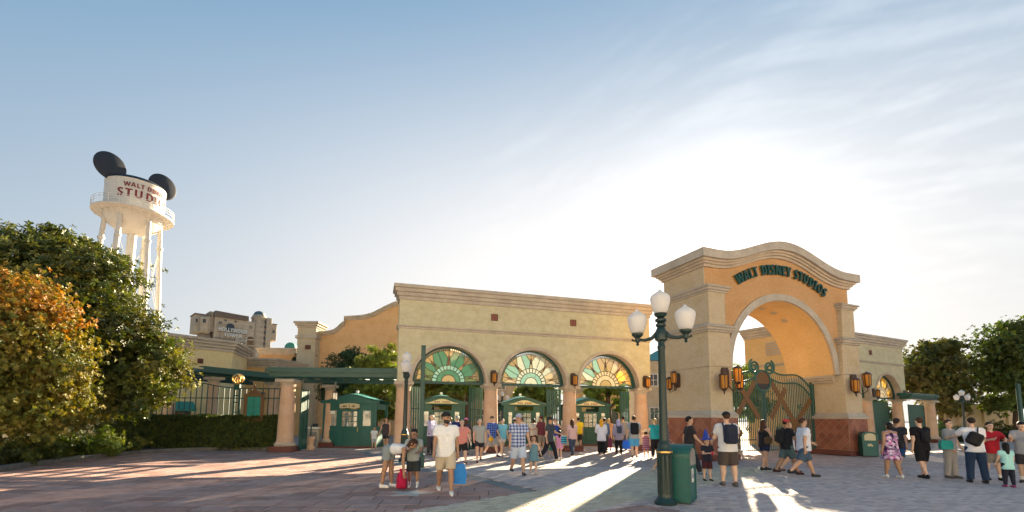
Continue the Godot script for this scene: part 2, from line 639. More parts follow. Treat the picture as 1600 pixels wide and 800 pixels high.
func build_ground() -> void:
	var g := MB.new()
	g.quad(Vector3(-420, -0.06, 60), Vector3(420, -0.06, 60), Vector3(420, -0.06, -520), Vector3(-420, -0.06, -520), Vector3.UP)
	var ground := obj("ground", g, M.concrete, self)
	ground.set_meta("kind", "structure")
	var f := MB.new()
	f.quad(Vector3(-60, -0.022, 45), Vector3(75, -0.022, 45), Vector3(75, -0.022, -75), Vector3(-60, -0.022, -75), Vector3.UP)
	var far := obj("plaza_paving", f, M.far_paving, self)
	far.set_meta("kind", "structure")
	var red := V2(RED_AREA)
	var wedge := V2(RED_WEDGE)
	# red slabs: a dark bed with slabs laid in rows on it
	var slabs := setting("red_slab_paving")
	var bed := MB.new()
	for poly in [red, wedge]:
		var ids := Geometry2D.triangulate_polygon(poly)
		for k in range(0, ids.size(), 3):
			bed.flat(P(poly[ids[k]].x, poly[ids[k]].y, -0.009), P(poly[ids[k + 1]].x, poly[ids[k + 1]].y, -0.009), P(poly[ids[k + 2]].x, poly[ids[k + 2]].y, -0.009), Vector3.UP)
	obj("joint_bed", bed, M.joint, slabs)
	var r := RandomNumberGenerator.new()
	r.seed = 3
	var pieces := []
	var turn := deg_to_rad(4.0)
	var ux := Vector2(cos(turn), sin(turn))
	var uy := Vector2(-sin(turn), cos(turn))
	var y := 5.5
	while y < 27.0:
		var deep := r.randf_range(0.42, 0.62)
		var x := -20.0 + r.randf_range(0.0, 0.6)
		while x < 6.0:
			var long := r.randf_range(0.42, 0.95)
			var c := ux * (x + long * 0.5) + uy * (y + deep * 0.5)
			# the part of this slab that lies inside the red area
			var rect := PackedVector2Array()
			var gap := 0.012
			for s in [[gap, gap], [long - gap, gap], [long - gap, deep - gap], [gap, deep - gap]]:
				rect.append(ux * (x + s[0]) + uy * (y + s[1]))
			for area in [red, wedge]:
				var cut := Geometry2D.intersect_polygons(rect, area)
				for one in cut:
					pieces.append([c.length(), one, r.randi() % 5, r.randf_range(-0.002, 0.002), c])
			x += long
		y += deep
	pieces.sort_custom(func(a, b): return a[0] < b[0])
	var rest := MB.new()
	rest.tinted = true
	var tints := [Color(0.66, 0.39, 0.32), Color(0.56, 0.335, 0.28), Color(0.72, 0.43, 0.355), Color(0.63, 0.40, 0.345), Color(0.50, 0.285, 0.235)]
	var shown := 0
	for p in pieces:
		var seen: bool = absf(p[4].x) < p[4].y * 1.12 + 0.5 and p[4].y > 7.3
		if not seen:
			continue
		if shown < 290:
			shown += 1
			var b := MB.new()
			slab(b, p[1], p[3])
			obj("slab", b, M.slabs[p[2]], slabs)
		else:
			rest.tint = tints[p[2]]
			slab(rest, p[1], p[3])
	var ro := obj("far_slabs", rest, M.slab_tint, slabs)
	ro.set_meta("kind", "stuff")
	# star let into the slabs
	var st := PackedVector2Array()
	for k in 10:
		var a := TAU * k / 10.0 + 0.2
		var rad := 0.5 if k % 2 == 0 else 0.23
		st.append(Vector2(-2.2 + cos(a) * rad, 10.42 + sin(a) * rad))
	var sb := MB.new()
	slab(sb, st, 0.006)
	var star := obj("star_inlay", sb, M.star, self)
	star.set_meta("kind", "structure")
	star.set_meta("label", "pale grey five-pointed star set into the red slabs")
	# light border strip along the red area
	var strip := setting("border_strip")
	var edge := [Vector2(0.23, 10.58), Vector2(-1.42, 13.38), Vector2(-3.0, 14.95), Vector2(-4.75, 17.7), Vector2(-7.43, 22.96)]
	for k in edge.size() - 1:
		var a: Vector2 = edge[k]
		var b: Vector2 = edge[k + 1]
		var nrm := Vector2((b - a).y, -(b - a).x).normalized()
		var cnt := int((b - a).length() / 0.8) + 1
		for q in cnt:
			var s0 := a.lerp(b, q / float(cnt))
			var s1 := a.lerp(b, (q + 1) / float(cnt))
			var dir := (s1 - s0).normalized() * 0.006
			var m := MB.new()
			var wd := 0.42
			slab(m, PackedVector2Array([s0 + dir + nrm * 0.01, s1 - dir + nrm * 0.01, s1 - dir + nrm * wd, s0 + dir + nrm * wd]), 0.003)
			obj("border_slab", m, M.concrete, strip)
	# small pavers
	var pav := setting("paver_field")
	var under := MB.new()
	under.quad(P(-4.5, 7.5, -0.0145), P(9.2, 7.5, -0.0145), P(18.6, 16.45, -0.0145), P(-4.5, 16.45, -0.0145), Vector3.UP)
	obj("joint_bed", under, M.joint, pav)
	var bricks := []
	var ang := deg_to_rad(21.8)
	ux = Vector2(cos(ang), sin(ang))
	uy = Vector2(-sin(ang), cos(ang))
	var strip_poly := PackedVector2Array()
	for q in edge:
		strip_poly.append(q)
	for k in range(edge.size() - 1, -1, -1):
		strip_poly.append(edge[k] + Vector2(0.45, 0.28))
	var row := 0
	y = -10.0
	while y < 20.0:
		var x := -8.0 + (0.105 if row % 2 else 0.0)
		while x < 26.0:
			var c := ux * (x + 0.1) + uy * (y + 0.05)
			if c.y > 7.7 and c.y < 16.5 and absf(c.x) < c.y * 1.12 + 0.3 and c.x > -4.5:
				if not inside(red, c) and not inside(wedge, c) and not inside(strip_poly, c):
					bricks.append(Vector3(c.x, c.y, c.length()))
			x += 0.21
		y += 0.107
		row += 1
	bricks.sort_custom(func(a, b): return a.z < b.z)
	var unit := MB.new()
	unit.cbox(Vector3(0, -0.02, 0), Vector3(0.199, 0.04, 0.096), 0.005)
	var um := unit.mesh()
	var mm := MultiMesh.new()
	mm.transform_format = MultiMesh.TRANSFORM_3D
	mm.use_colors = true
	mm.mesh = um
	mm.instance_count = maxi(1, bricks.size() - 290)
	var base_t := [Color(0.66, 0.54, 0.505), Color(0.56, 0.46, 0.44), Color(0.72, 0.59, 0.55), Color(0.68, 0.60, 0.46), Color(0.59, 0.52, 0.40), Color(0.73, 0.65, 0.50)]
	for k in bricks.size():
		var q: Vector3 = bricks[k]
		var t := Transform3D(Basis(Vector3.UP, ang + r.randf_range(-0.014, 0.014)) * Basis(Vector3.RIGHT, r.randf_range(-0.012, 0.012)), P(q.x, q.y, r.randf_range(-0.003, 0.002)))
		# the pale band runs from the red corner up towards the big gate
		var across := (Vector2(q.x, q.y) - Vector2(0.23, 10.58)).dot(Vector2(0.75, -0.66))
		var pale := across > 0.0 and across < 2.35 + (q.y - 10.0) * 0.12
		var kind := (3 if pale else 0) + r.randi() % 3
		if k < 290:
			part("paver", um, M.pavers[kind], pav, t)
		else:
			mm.set_instance_transform(k - 290, t)
			var tint: Color = base_t[kind] * r.randf_range(0.88, 1.1)
			mm.set_instance_color(k - 290, tint)
	var mi := MultiMeshInstance3D.new()
	mi.name = "far_pavers"
	mi.multimesh = mm
	mi.material_override = M.paver_tint
	mi.set_meta("kind", "stuff")
	pav.add_child(mi, true)


func slab(b: MB, poly: PackedVector2Array, lift: float) -> void:
	var ids := Geometry2D.triangulate_polygon(poly)
	for k in range(0, ids.size(), 3):
		b.flat(P(poly[ids[k]].x, poly[ids[k]].y, lift), P(poly[ids[k + 1]].x, poly[ids[k + 1]].y, lift), P(poly[ids[k + 2]].x, poly[ids[k + 2]].y, lift), Vector3.UP)
	var mid := Vector2.ZERO
	for q in poly:
		mid += q / poly.size()
	for k in poly.size():
		var a := poly[k]
		var e := poly[(k + 1) % poly.size()]
		var o := (a + e) * 0.5 - mid
		b.quad(P(a.x, a.y, lift), P(e.x, e.y, lift), P(e.x, e.y, -0.02), P(a.x, a.y, -0.02), Vector3(o.x, 0, -o.y))


func build_planting_edge() -> void:
	var pts := [Vector2(-10.6, 6.2), Vector2(-13.4, 11.0), Vector2(-14.98, 13.93), Vector2(-15.53, 15.39), Vector2(-15.98, 16.95), Vector2(-16.26, 18.28), Vector2(-16.38, 19.6), Vector2(-16.45, 20.95), Vector2(-16.1, 22.1), Vector2(-15.0, 23.3), Vector2(-13.4, 23.6), Vector2(-11.75, 23.5)]
	var line := []
	for k in pts.size() - 1:
		var a: Vector2 = pts[maxi(0, k - 1)]
		var d: Vector2 = pts[mini(pts.size() - 1, k + 2)]
		for q in 16:
			line.append(pts[k].cubic_interpolate(pts[k + 1], a, d, q / 16.0))
	line.append(pts[-1])
	var kerb := setting("kerb")
	var run := 0.0
	var piece := [line[0]]
	for k in range(1, line.size()):
		run += line[k].distance_to(line[k - 1])
		piece.append(line[k])
		if run > 1.05 or k == line.size() - 1:
			if piece.size() > 1:
				var m := MB.new()
				var plan := []
				for q in piece:
					plan.append(Vector2(q.x, -q.y))
				# shrink a little at both ends for the joint
				plan[0] = plan[0].move_toward(plan[1], 0.008)
				plan[-1] = plan[-1].move_toward(plan[-2], 0.008)
				m.sweep(plan, [Vector2(0, -0.02), Vector2(0, 0.125), Vector2(-0.02, 0.148), Vector2(-0.19, 0.15), Vector2(-0.2, 0.14), Vector2(-0.2, -0.02)], false)
				for e in [[0, 1], [-1, -2]]:
					var at: Vector2 = plan[e[0]]
					var dir: Vector2 = (at - plan[e[1]]).normalized()
					var out := Vector2(-dir.y, dir.x) * (-1.0 if e[0] == 0 else 1.0)
					var b0 := at - out * 0.2
					m.quad(Vector3(at.x, -0.02, at.y), Vector3(at.x, 0.13, at.y), Vector3(b0.x, 0.145, b0.y), Vector3(b0.x, -0.02, b0.y), Vector3(dir.x, 0, dir.y))
				obj("kerb_stone", m, M.kerb, kerb)
			piece = [line[k]]
			run = 0.0
	var soil := MB.new()
	var poly := PackedVector2Array()
	for q in line:
		poly.append(q + Vector2(-0.1, 0.1))
	for q in [Vector2(-11.7, 25.2), Vector2(-30, 26.5), Vector2(-40, 26), Vector2(-40, 5.5), Vector2(-10.8, 5.5)]:
		poly.append(q)
	var ids := Geometry2D.triangulate_polygon(poly)
	for k in range(0, ids.size(), 3):
		soil.flat(P(poly[ids[k]].x, poly[ids[k]].y, 0.1), P(poly[ids[k + 1]].x, poly[ids[k + 1]].y, 0.1), P(poly[ids[k + 2]].x, poly[ids[k + 2]].y, 0.1), Vector3.UP)
	var so := obj("planting_bed", soil, M.soil, self)
	so.set_meta("kind", "structure")


# ---------------------------------------------------------------- columns and arches
func column_parts(t: Node3D, at: Vector3, top: float, k := 1.0, turn := 0.0) -> void:
	var q := Basis(Vector3.UP, turn)
	var pl := MB.new()
	pl.cbox(at + Vector3(0, 0.13, 0), Vector3(1.1 * k, 0.26, 1.1 * k), 0.015, q)
	obj("plinth", pl, M.plinth, t)
	var ba := MB.new()
	ba.lathe([Vector2(0.0, 0.26), Vector2(0.46 * k, 0.26), Vector2(0.5 * k, 0.31), Vector2(0.5 * k, 0.37), Vector2(0.46 * k, 0.42), Vector2(0.43 * k, 0.44)], 28, at)
	obj("base", ba, M.trim, t)
	var sh := MB.new()
	var hs := top - 0.34
	sh.lathe([Vector2(0.43 * k, 0.44), Vector2(0.39 * k, 0.52), Vector2(0.385 * k, 0.9), Vector2(0.36 * k, 0.44 + (hs - 0.44) * 0.6), Vector2(0.325 * k, hs)], 28, at)
	obj("shaft", sh, M.column, t)
	var ca := MB.new()
	ca.lathe([Vector2(0.325 * k, hs), Vector2(0.35 * k, hs + 0.01), Vector2(0.35 * k, hs + 0.05), Vector2(0.335 * k, hs + 0.06), Vector2(0.36 * k, hs + 0.12), Vector2(0.40 * k, hs + 0.16), Vector2(0.40 * k, hs + 0.18)], 28, at)
	ca.cbox(at + Vector3(0, hs + 0.26, 0), Vector3(0.9 * k, 0.16, 0.9 * k), 0.012, q)
	obj("capital", ca, M.trim, t)


func arch_ring(cx: float, cy: float, r0: float, r1: float, z0: float, z1: float, segs := 40, a0 := 0.0, a1 := PI) -> MB:
	var b := MB.new()
	for k in segs:
		var p := a0 + (a1 - a0) * k / segs
		var q := a0 + (a1 - a0) * (k + 1) / segs
		var c1 := Vector3(cos(p), sin(p), 0)
		var c2 := Vector3(cos(q), sin(q), 0)
		var o := Vector3(cx, cy, 0)
		var zf := Vector3(0, 0, z1)
		var zb := Vector3(0, 0, z0)
		b.quad(o + c1 * r0 + zf, o + c2 * r0 + zf, o + c2 * r1 + zf, o + c1 * r1 + zf, Vector3.BACK)
		b.quad(o + c1 * r0 + zb, o + c2 * r0 + zb, o + c2 * r1 + zb, o + c1 * r1 + zb, Vector3.FORWARD)
		b.tri(o + c1 * r1 + zf, o + c2 * r1 + zf, o + c2 * r1 + zb, c1, c2, c2)
		b.tri(o + c1 * r1 + zf, o + c2 * r1 + zb, o + c1 * r1 + zb, c1, c2, c1)
		b.tri(o + c1 * r0 + zf, o + c2 * r0 + zf, o + c2 * r0 + zb, -c1, -c2, -c2)
		b.tri(o + c1 * r0 + zf, o + c2 * r0 + zb, o + c1 * r0 + zb, -c1, -c2, -c1)
	for e in [a0, a1]:
		var c := Vector3(cos(e), sin(e), 0)
		var o := Vector3(cx, cy, 0)
		var side := Vector3(sin(e), -cos(e), 0) * (1.0 if e == a0 else -1.0)
		b.quad(o + c * r0 + Vector3(0, 0, z0), o + c * r1 + Vector3(0, 0, z0), o + c * r1 + Vector3(0, 0, z1), o + c * r0 + Vector3(0, 0, z1), side)
	return b


func arcade_wall(x0: float, x1: float, y0: float, y1: float, arches: Array, cy: float, r: float) -> PackedVector2Array:
	var p := PackedVector2Array()
	p.append(Vector2(x0, y0))
	for cx in arches:
		p.append(Vector2(cx - r, y0))
		for k in 33:
			var a := PI - PI * k / 32.0
			p.append(Vector2(cx + cos(a) * r, cy + sin(a) * r))
		p.append(Vector2(cx + r, y0))
	p.append(Vector2(x1, y0))
	p.append(Vector2(x1, y1))
	p.append(Vector2(x0, y1))
	return p


const GLASS := {
	"leaf": [0.045, 0.20, 0.12], "teal": [0.24, 0.45, 0.39], "pale": [0.52, 0.57, 0.49], "amber": [0.58, 0.36, 0.10], "honey": [0.38, 0.30, 0.15], "rust": [0.24, 0.11, 0.05], "cream": [0.55, 0.48, 0.33], "moss": [0.12, 0.19, 0.07], "yellow": [0.92, 0.62, 0.12],
}


func stained(key: String) -> StandardMaterial3D:
	var id := "stained_" + key
	if not M.has(id):
		var c: Array = GLASS[key]
		var m := plain(L(c[0], c[1], c[2], 0.72), 0.3)
		m.transparency = BaseMaterial3D.TRANSPARENCY_ALPHA
		m.backlight_enabled = true
		m.backlight = L(c[0] * 0.45, c[1] * 0.45, c[2] * 0.45)
		M[id] = m
	return M[id]


func lunette(parent_at: Vector3, turn: float, r: float, colors: Array, label: String, group: String) -> void:
	# half-round stained glass: a fan of kites over a small half rosette, held in a green frame
	var t := thing("stained_glass_window", label, "window", parent_at, turn, group)
	var fr := arch_ring(0, 0, r - 0.13, r, -0.06, 0.06, 40)
	fr.box(Vector3(0, -0.06, 0), Vector3(r * 2.0, 0.12, 0.12))
	obj("frame", fr, M.green, t)
	var bd := MB.new()
	for k in 46:
		var a := PI * (k + 0.5) / 46.0
		bd.box(Vector3(cos(a), sin(a), 0) * (r - 0.175), Vector3(0.05, 0.07, 0.03), Basis(Vector3.BACK, a))
	var bo := obj("bead_border", bd, M.green_light, t)
	bo.set_meta("kind", "stuff")
	var ro := r - 0.22
	var ri := r * 0.46
	var lead := MB.new()
	var at := func(rad: float, a: float) -> Vector3: return Vector3(cos(a) * rad, sin(a) * rad, 0)
	var kites := [0.22, 0.85, PI * 0.5, PI - 0.85, PI - 0.22]
	var pieces := []
	for k in 5:
		var a: float = kites[k]
		var w: Array = colors[k * 2 % colors.size()]
		var rm := ri * 0.52 + ro * 0.48
		pieces.append([w[1], [[rm, a - 0.035], [rm * 1.16, a], [rm, a + 0.035], [rm * 0.84, a]]])
		for s in [-1.0, 1.0]:
			pieces.append([w[0], [[ro, a], [ro, a + s * 0.10], [ro, a + s * 0.185], [rm, a + s * 0.035], [rm * 1.16, a]]])
			pieces.append([w[2], [[rm * 0.84, a], [rm, a + s * 0.035], [ri, a + s * 0.11], [ri, a]]])
		if k < 4:
			var b: float = kites[k + 1]
			var c: Array = colors[(k * 2 + 1) % colors.size()]
			var m := (a + b) * 0.5
			pieces.append([c[0], [[ro, a + 0.185], [ro, (a + 0.185 + m) * 0.5], [ro, m], [ri, m], [ri, a + 0.11], [rm, a + 0.035]]])
			pieces.append([c[2], [[ro, b - 0.185], [ro, (b - 0.185 + m) * 0.5], [ro, m], [ri, m], [ri, b - 0.11], [rm, b - 0.035]]])
		elif true:
			pieces.append([w[2], [[ro, 0.035], [ri, 0.035], [ri, 0.11], [rm, 0.185]]])
			pieces.append([w[2], [[ro, PI - 0.035], [ri, PI - 0.035], [ri, PI - 0.11], [rm, PI - 0.185]]])
	for e in pieces:
		var poly := PackedVector2Array()
		for z in e[1]:
			poly.append(Vector2(cos(z[1]) * z[0], sin(z[1]) * z[0]))
		var shrink := Geometry2D.offset_polygon(poly, -0.010)
		if shrink.is_empty():
			continue
		var b := MB.new()
		b.prism(shrink[0], -0.006, 0.006)
		obj("pane", b, stained(e[0]), t)
		for z in poly.size():
			var s0 := poly[z]
			var s1 := poly[(z + 1) % poly.size()]
			lead.bar(Vector3(s0.x, s0.y, 0), Vector3(s1.x, s1.y, 0), 0.02, 0.03, Vector3(-(s1 - s0).y, (s1 - s0).x, 0))
	# half rosette: a ring of scales and two inner rings
	for k in 13:
		var a0 := PI * k / 13.0
		var a1 := PI * (k + 1) / 13.0
		var b := arch_ring(0, 0, ri * 0.74, ri - 0.02, -0.006, 0.006, 2, a0 + 0.03, a1 - 0.03)
		obj("pane", b, stained(colors[0][3]), t)
		lead.bar(at.call(ri * 0.72, a0), at.call(ri, a0), 0.02, 0.03, Vector3(-sin(a0), cos(a0), 0))
	for k in 3:
		var a0 := PI * k / 3.0
		obj("pane", arch_ring(0, 0, ri * 0.44, ri * 0.70, -0.006, 0.006, 6, a0 + 0.02, a0 + PI / 3.0 - 0.02), stained(colors[1][3]), t)
	obj("pane", arch_ring(0, 0, 0.04, ri * 0.40, -0.006, 0.006, 12, 0.03, PI - 0.03), stained(colors[2][3]), t)
	for rad in [ri, ri * 0.72, ri * 0.42]:
		for k in 16:
			var a0 := PI * k / 16.0
			var a1 := PI * (k + 1) / 16.0
			lead.bar(at.call(rad, a0), at.call(rad, a1), 0.024, 0.03, Vector3(cos(a0), sin(a0), 0))
	obj("leading", lead, M.iron, t)


const CORNICE := [[0.0, 0.0], [0.06, 0.0], [0.06, 0.15], [0.14, 0.19], [0.14, 0.33], [0.22, 0.37], [0.22, 0.51], [0.30, 0.55], [0.30, 0.70], [0.0, 0.70]]


func profile(base: float, k := 1.0, out := 1.0) -> Array:
	var p := []
	for q in CORNICE:
		p.append(Vector2(q[0] * out, base + q[1] * k))
	return p


func string_course(y: float) -> Array:
	return [Vector2(0, y - 0.16), Vector2(0.04, y - 0.14), Vector2(0.04, y - 0.07), Vector2(0.10, y - 0.04), Vector2(0.10, y + 0.01), Vector2(0, y + 0.03)]


func arcade(at: Vector3, turn: float, x0: float, x1: float, cols: Array, label: String, deep: float, first: int) -> Node3D:
	var t := thing("arcade_building", label, "arcade", at, turn)
	var centres := []
	for k in cols.size() - 1:
		centres.append((cols[k] + cols[k + 1]) * 0.5)
	var w := MB.new()
	w.prism(arcade_wall(x0, x1, 3.38, 7.4, centres, 3.38, 1.93), -deep, 0.0)
	obj("wall", w, M.stucco, t)
	var rim := [Vector2(x0, 0), Vector2(x1, 0), Vector2(x1, -deep), Vector2(x0, -deep)]
	var co := MB.new()
	co.sweep(rim, profile(7.3), true)
	co.quad(Vector3(x0, 8.0, 0), Vector3(x1, 8.0, 0), Vector3(x1, 8.0, -deep), Vector3(x0, 8.0, -deep), Vector3.UP)
	obj("cornice", co, M.trim_grey, t)
	var sc := MB.new()
	sc.sweep(rim, string_course(6.05), true)
	obj("string_course", sc, M.trim_grey, t)
	for c in centres:
		obj("archivolt", arch_ring(c, 3.38, 1.78, 1.94, -deep - 0.03, 0.05, 44), M.trim, t)
	for k in cols.size():
		column_parts(t, Vector3(cols[k], 0, -deep * 0.5), 3.38 - 0.0)
		if k > 0 and k < cols.size() - 1:
			var g := Vector3(cols[k] + 0.05, 6.72, 0.0)
			var vent := obj("vent_window", MB.new(), M.plinth, t)
			var fr := MB.new()
			for s in [-1, 1]:
				fr.box(g + Vector3(s * 0.16, 0, 0.01), Vector3(0.03, 0.35, 0.03))
				fr.box(g + Vector3(0, s * 0.16, 0.01), Vector3(0.29, 0.03, 0.03))
			fr.box(g + Vector3(0, 0, 0.01), Vector3(0.025, 0.29, 0.03))
			fr.box(g + Vector3(0, 0, 0.012), Vector3(0.29, 0.025, 0.028))
			vent.mesh = fr.mesh()
			var gl := MB.new()
			gl.box(g + Vector3(0, 0, 0.003), Vector3(0.3, 0.3, 0.006))
			obj("pane", gl, M.tile_b, vent)
	return t


func build_arcade() -> void:
	var a := deg_to_rad(16.44)
	var o := P(-4.684, 22.065)
	var cols := [-0.4, 3.9, 8.2, 12.5]
	arcade(o, a, -0.72, 12.86, cols, "cream stucco arcade with three half-round stained glass arches on stout columns", 0.9, 0)
	var q := Basis(Vector3.UP, a)
	# panes from the right end of each arch to the left: kites and the wide panes between them in turn
	var sets := [
		[[["honey", "rust", "moss", "teal"], ["leaf", "leaf", "leaf", "leaf"], ["honey", "rust", "honey", "honey"], ["leaf", "leaf", "leaf", "teal"], ["honey", "rust", "rust", "teal"], ["leaf", "leaf", "leaf", "teal"], ["honey", "rust", "moss", "teal"], ["leaf", "leaf", "moss", "teal"], ["honey", "rust", "moss", "teal"]],
			"half-round stained glass of deep green and tan in the arch beside the pergola"],
		[[["honey", "rust", "cream", "pale"], ["cream", "pale", "pale", "teal"], ["cream", "rust", "honey", "pale"], ["pale", "teal", "pale", "pale"], ["honey", "rust", "cream", "pale"], ["teal", "teal", "pale", "pale"], ["honey", "rust", "honey", "pale"], ["teal", "teal", "teal", "pale"], ["honey", "rust", "cream", "pale"]],
			"half-round stained glass of pale turquoise and cream in the middle arch"],
		[[["yellow", "rust", "amber", "cream"], ["yellow", "amber", "yellow", "cream"], ["amber", "rust", "honey", "honey"], ["cream", "amber", "honey", "cream"], ["honey", "rust", "honey", "cream"], ["honey", "teal", "teal", "cream"], ["honey", "rust", "honey", "cream"], ["teal", "teal", "pale", "cream"], ["honey", "rust", "moss", "cream"]],
			"half-round stained glass glowing amber and yellow in the arch nearest the big gateway"],
	]
	for k in 3:
		var c: float = (cols[k] + cols[k + 1]) * 0.5
		lunette(o + q * Vector3(c, 3.44, -0.45), a, 1.78, sets[k][0], sets[k][1], "")
		# green bar and lamps under the glass
		wall_lantern(o + q * Vector3(cols[k + 1], 3.62, 0.03), a, ["dark bronze wall lantern between the green and the turquoise glass arches", "dark bronze wall lantern between the turquoise and the amber glass arches", "amber wall lantern at the arcade's end beside the amber glass arch"][k], 1)
	# tall green gate leaves folded back behind the columns
	for k in 4:
		var x: float = cols[k] + (0.62 if k == 0 else -0.62)
		gate_leaf(o + q * Vector3(x, 0, -1.15), a + (0.35 if k % 2 else -0.3), 0.72, 3.2, ["green slatted gate leaf folded behind the arcade column beside the pergola", "green slatted gate leaf folded behind the column between green and turquoise glass", "green slatted gate leaf folded behind the column between turquoise and amber glass", "green slatted gate leaf folded behind the arcade's end column by the big gateway"][k])


func gate_leaf(at: Vector3, turn: float, wide: float, high: float, label: String) -> void:
	var t := thing("gate_leaf", label, "gate", at, turn, "folded green gate leaves")
	for s in [-1, 1]:
		box_part("stile", Vector3(s * wide * 0.5, high * 0.5 + 0.06, 0), Vector3(0.06, high, 0.06), 0.008, M.green, t)
	for y in [0.12, 1.1, high * 0.66, high]:
		box_part("rail", Vector3(0, y, 0), Vector3(wide - 0.062, 0.06, 0.045), 0.006, M.green, t)
	var n := int(wide / 0.11)
	for k in n:
		box_part("slat", Vector3(-wide * 0.5 + wide * (k + 0.5) / n, high * 0.5 + 0.06, 0.0), Vector3(0.085, high - 0.1, 0.02), 0.0, M.green_light if k % 2 else M.green, t)


func wall_lantern(at: Vector3, turn: float, label: String, heads: int, k := 1.0) -> void:
	# at: point on the wall; a scrolled bracket carries one or more six-sided lanterns
	var t := thing("wall_lantern", label, "lantern", at, turn, "amber glass wall lanterns")
	var pl := MB.new()
	pl.prism(V2([-0.12 * k, -0.22 * k, 0.12 * k, -0.22 * k, 0.15 * k, -0.1 * k, 0.15 * k, 0.32 * k, 0.1 * k, 0.42 * k, -0.1 * k, 0.42 * k, -0.15 * k, 0.32 * k, -0.15 * k, -0.1 * k]), 0.0, 0.07 * k)
	obj("back_plate", pl, M.bronze, t)
	var spots := [[0.0, 0.30, 0.0]] if heads == 1 else ([[-0.30, 0.26, -0.10], [0.14, 0.42, 0.12], [0.40, 0.24, -0.06]] if heads == 3 else [[-0.26, 0.26, -0.06], [0.2, 0.4, 0.16]])
	for s in spots:
		var o := Vector3(s[0] * k, s[2] * k, s[1] * k)
		var arm := MB.new()
		arm.tube([Vector3(s[0] * 0.2 * k, -0.12 * k, 0.05 * k), Vector3(s[0] * 0.5 * k, -0.36 * k, s[1] * 0.6 * k), o + Vector3(0, -0.38 * k, 0), o + Vector3(0, -0.28 * k, 0)], [0.018 * k], 6)
		obj("arm", arm, M.bronze, t)
		var q := Transform3D(Basis(), o)
		var g := MB.new()
		g.lathe([Vector2(0.105 * k, -0.2 * k), Vector2(0.12 * k, -0.1 * k), Vector2(0.125 * k, 0.2 * k), Vector2(0.115 * k, 0.24 * k)], 6, o)
		obj("lantern_glass", g, M.amber, t)
		var c := MB.new()
		c.lathe([Vector2(0.0, -0.29 * k), Vector2(0.05 * k, -0.28 * k), Vector2(0.11 * k, -0.215 * k), Vector2(0.125 * k, -0.2 * k), Vector2(0.0, -0.19 * k)], 6, o)
		c.lathe([Vector2(0.0, 0.225 * k), Vector2(0.15 * k, 0.23 * k), Vector2(0.14 * k, 0.27 * k), Vector2(0.09 * k, 0.31 * k), Vector2(0.03 * k, 0.33 * k), Vector2(0.0, 0.36 * k)], 6, o)
		for s2 in 6:
			var an := TAU * s2 / 6.0
			var d := Vector3(cos(an), 0, sin(an))
			c.bar(o + d * 0.118 * k + Vector3(0, -0.2 * k, 0), o + d * 0.133 * k + Vector3(0, 0.235 * k, 0), 0.022 * k, 0.022 * k, d)
		obj("cage", c, M.bronze, t)


# ---------------------------------------------------------------- gateway
func wave(x: float) -> float:
	# height of the parapet above its ends, x measured from the middle
	var u := clampf(absf(x) / 4.15, 0.0, 1.0)
	return 0.95 * (0.5 + 0.5 * cos(u * PI)) - 0.03


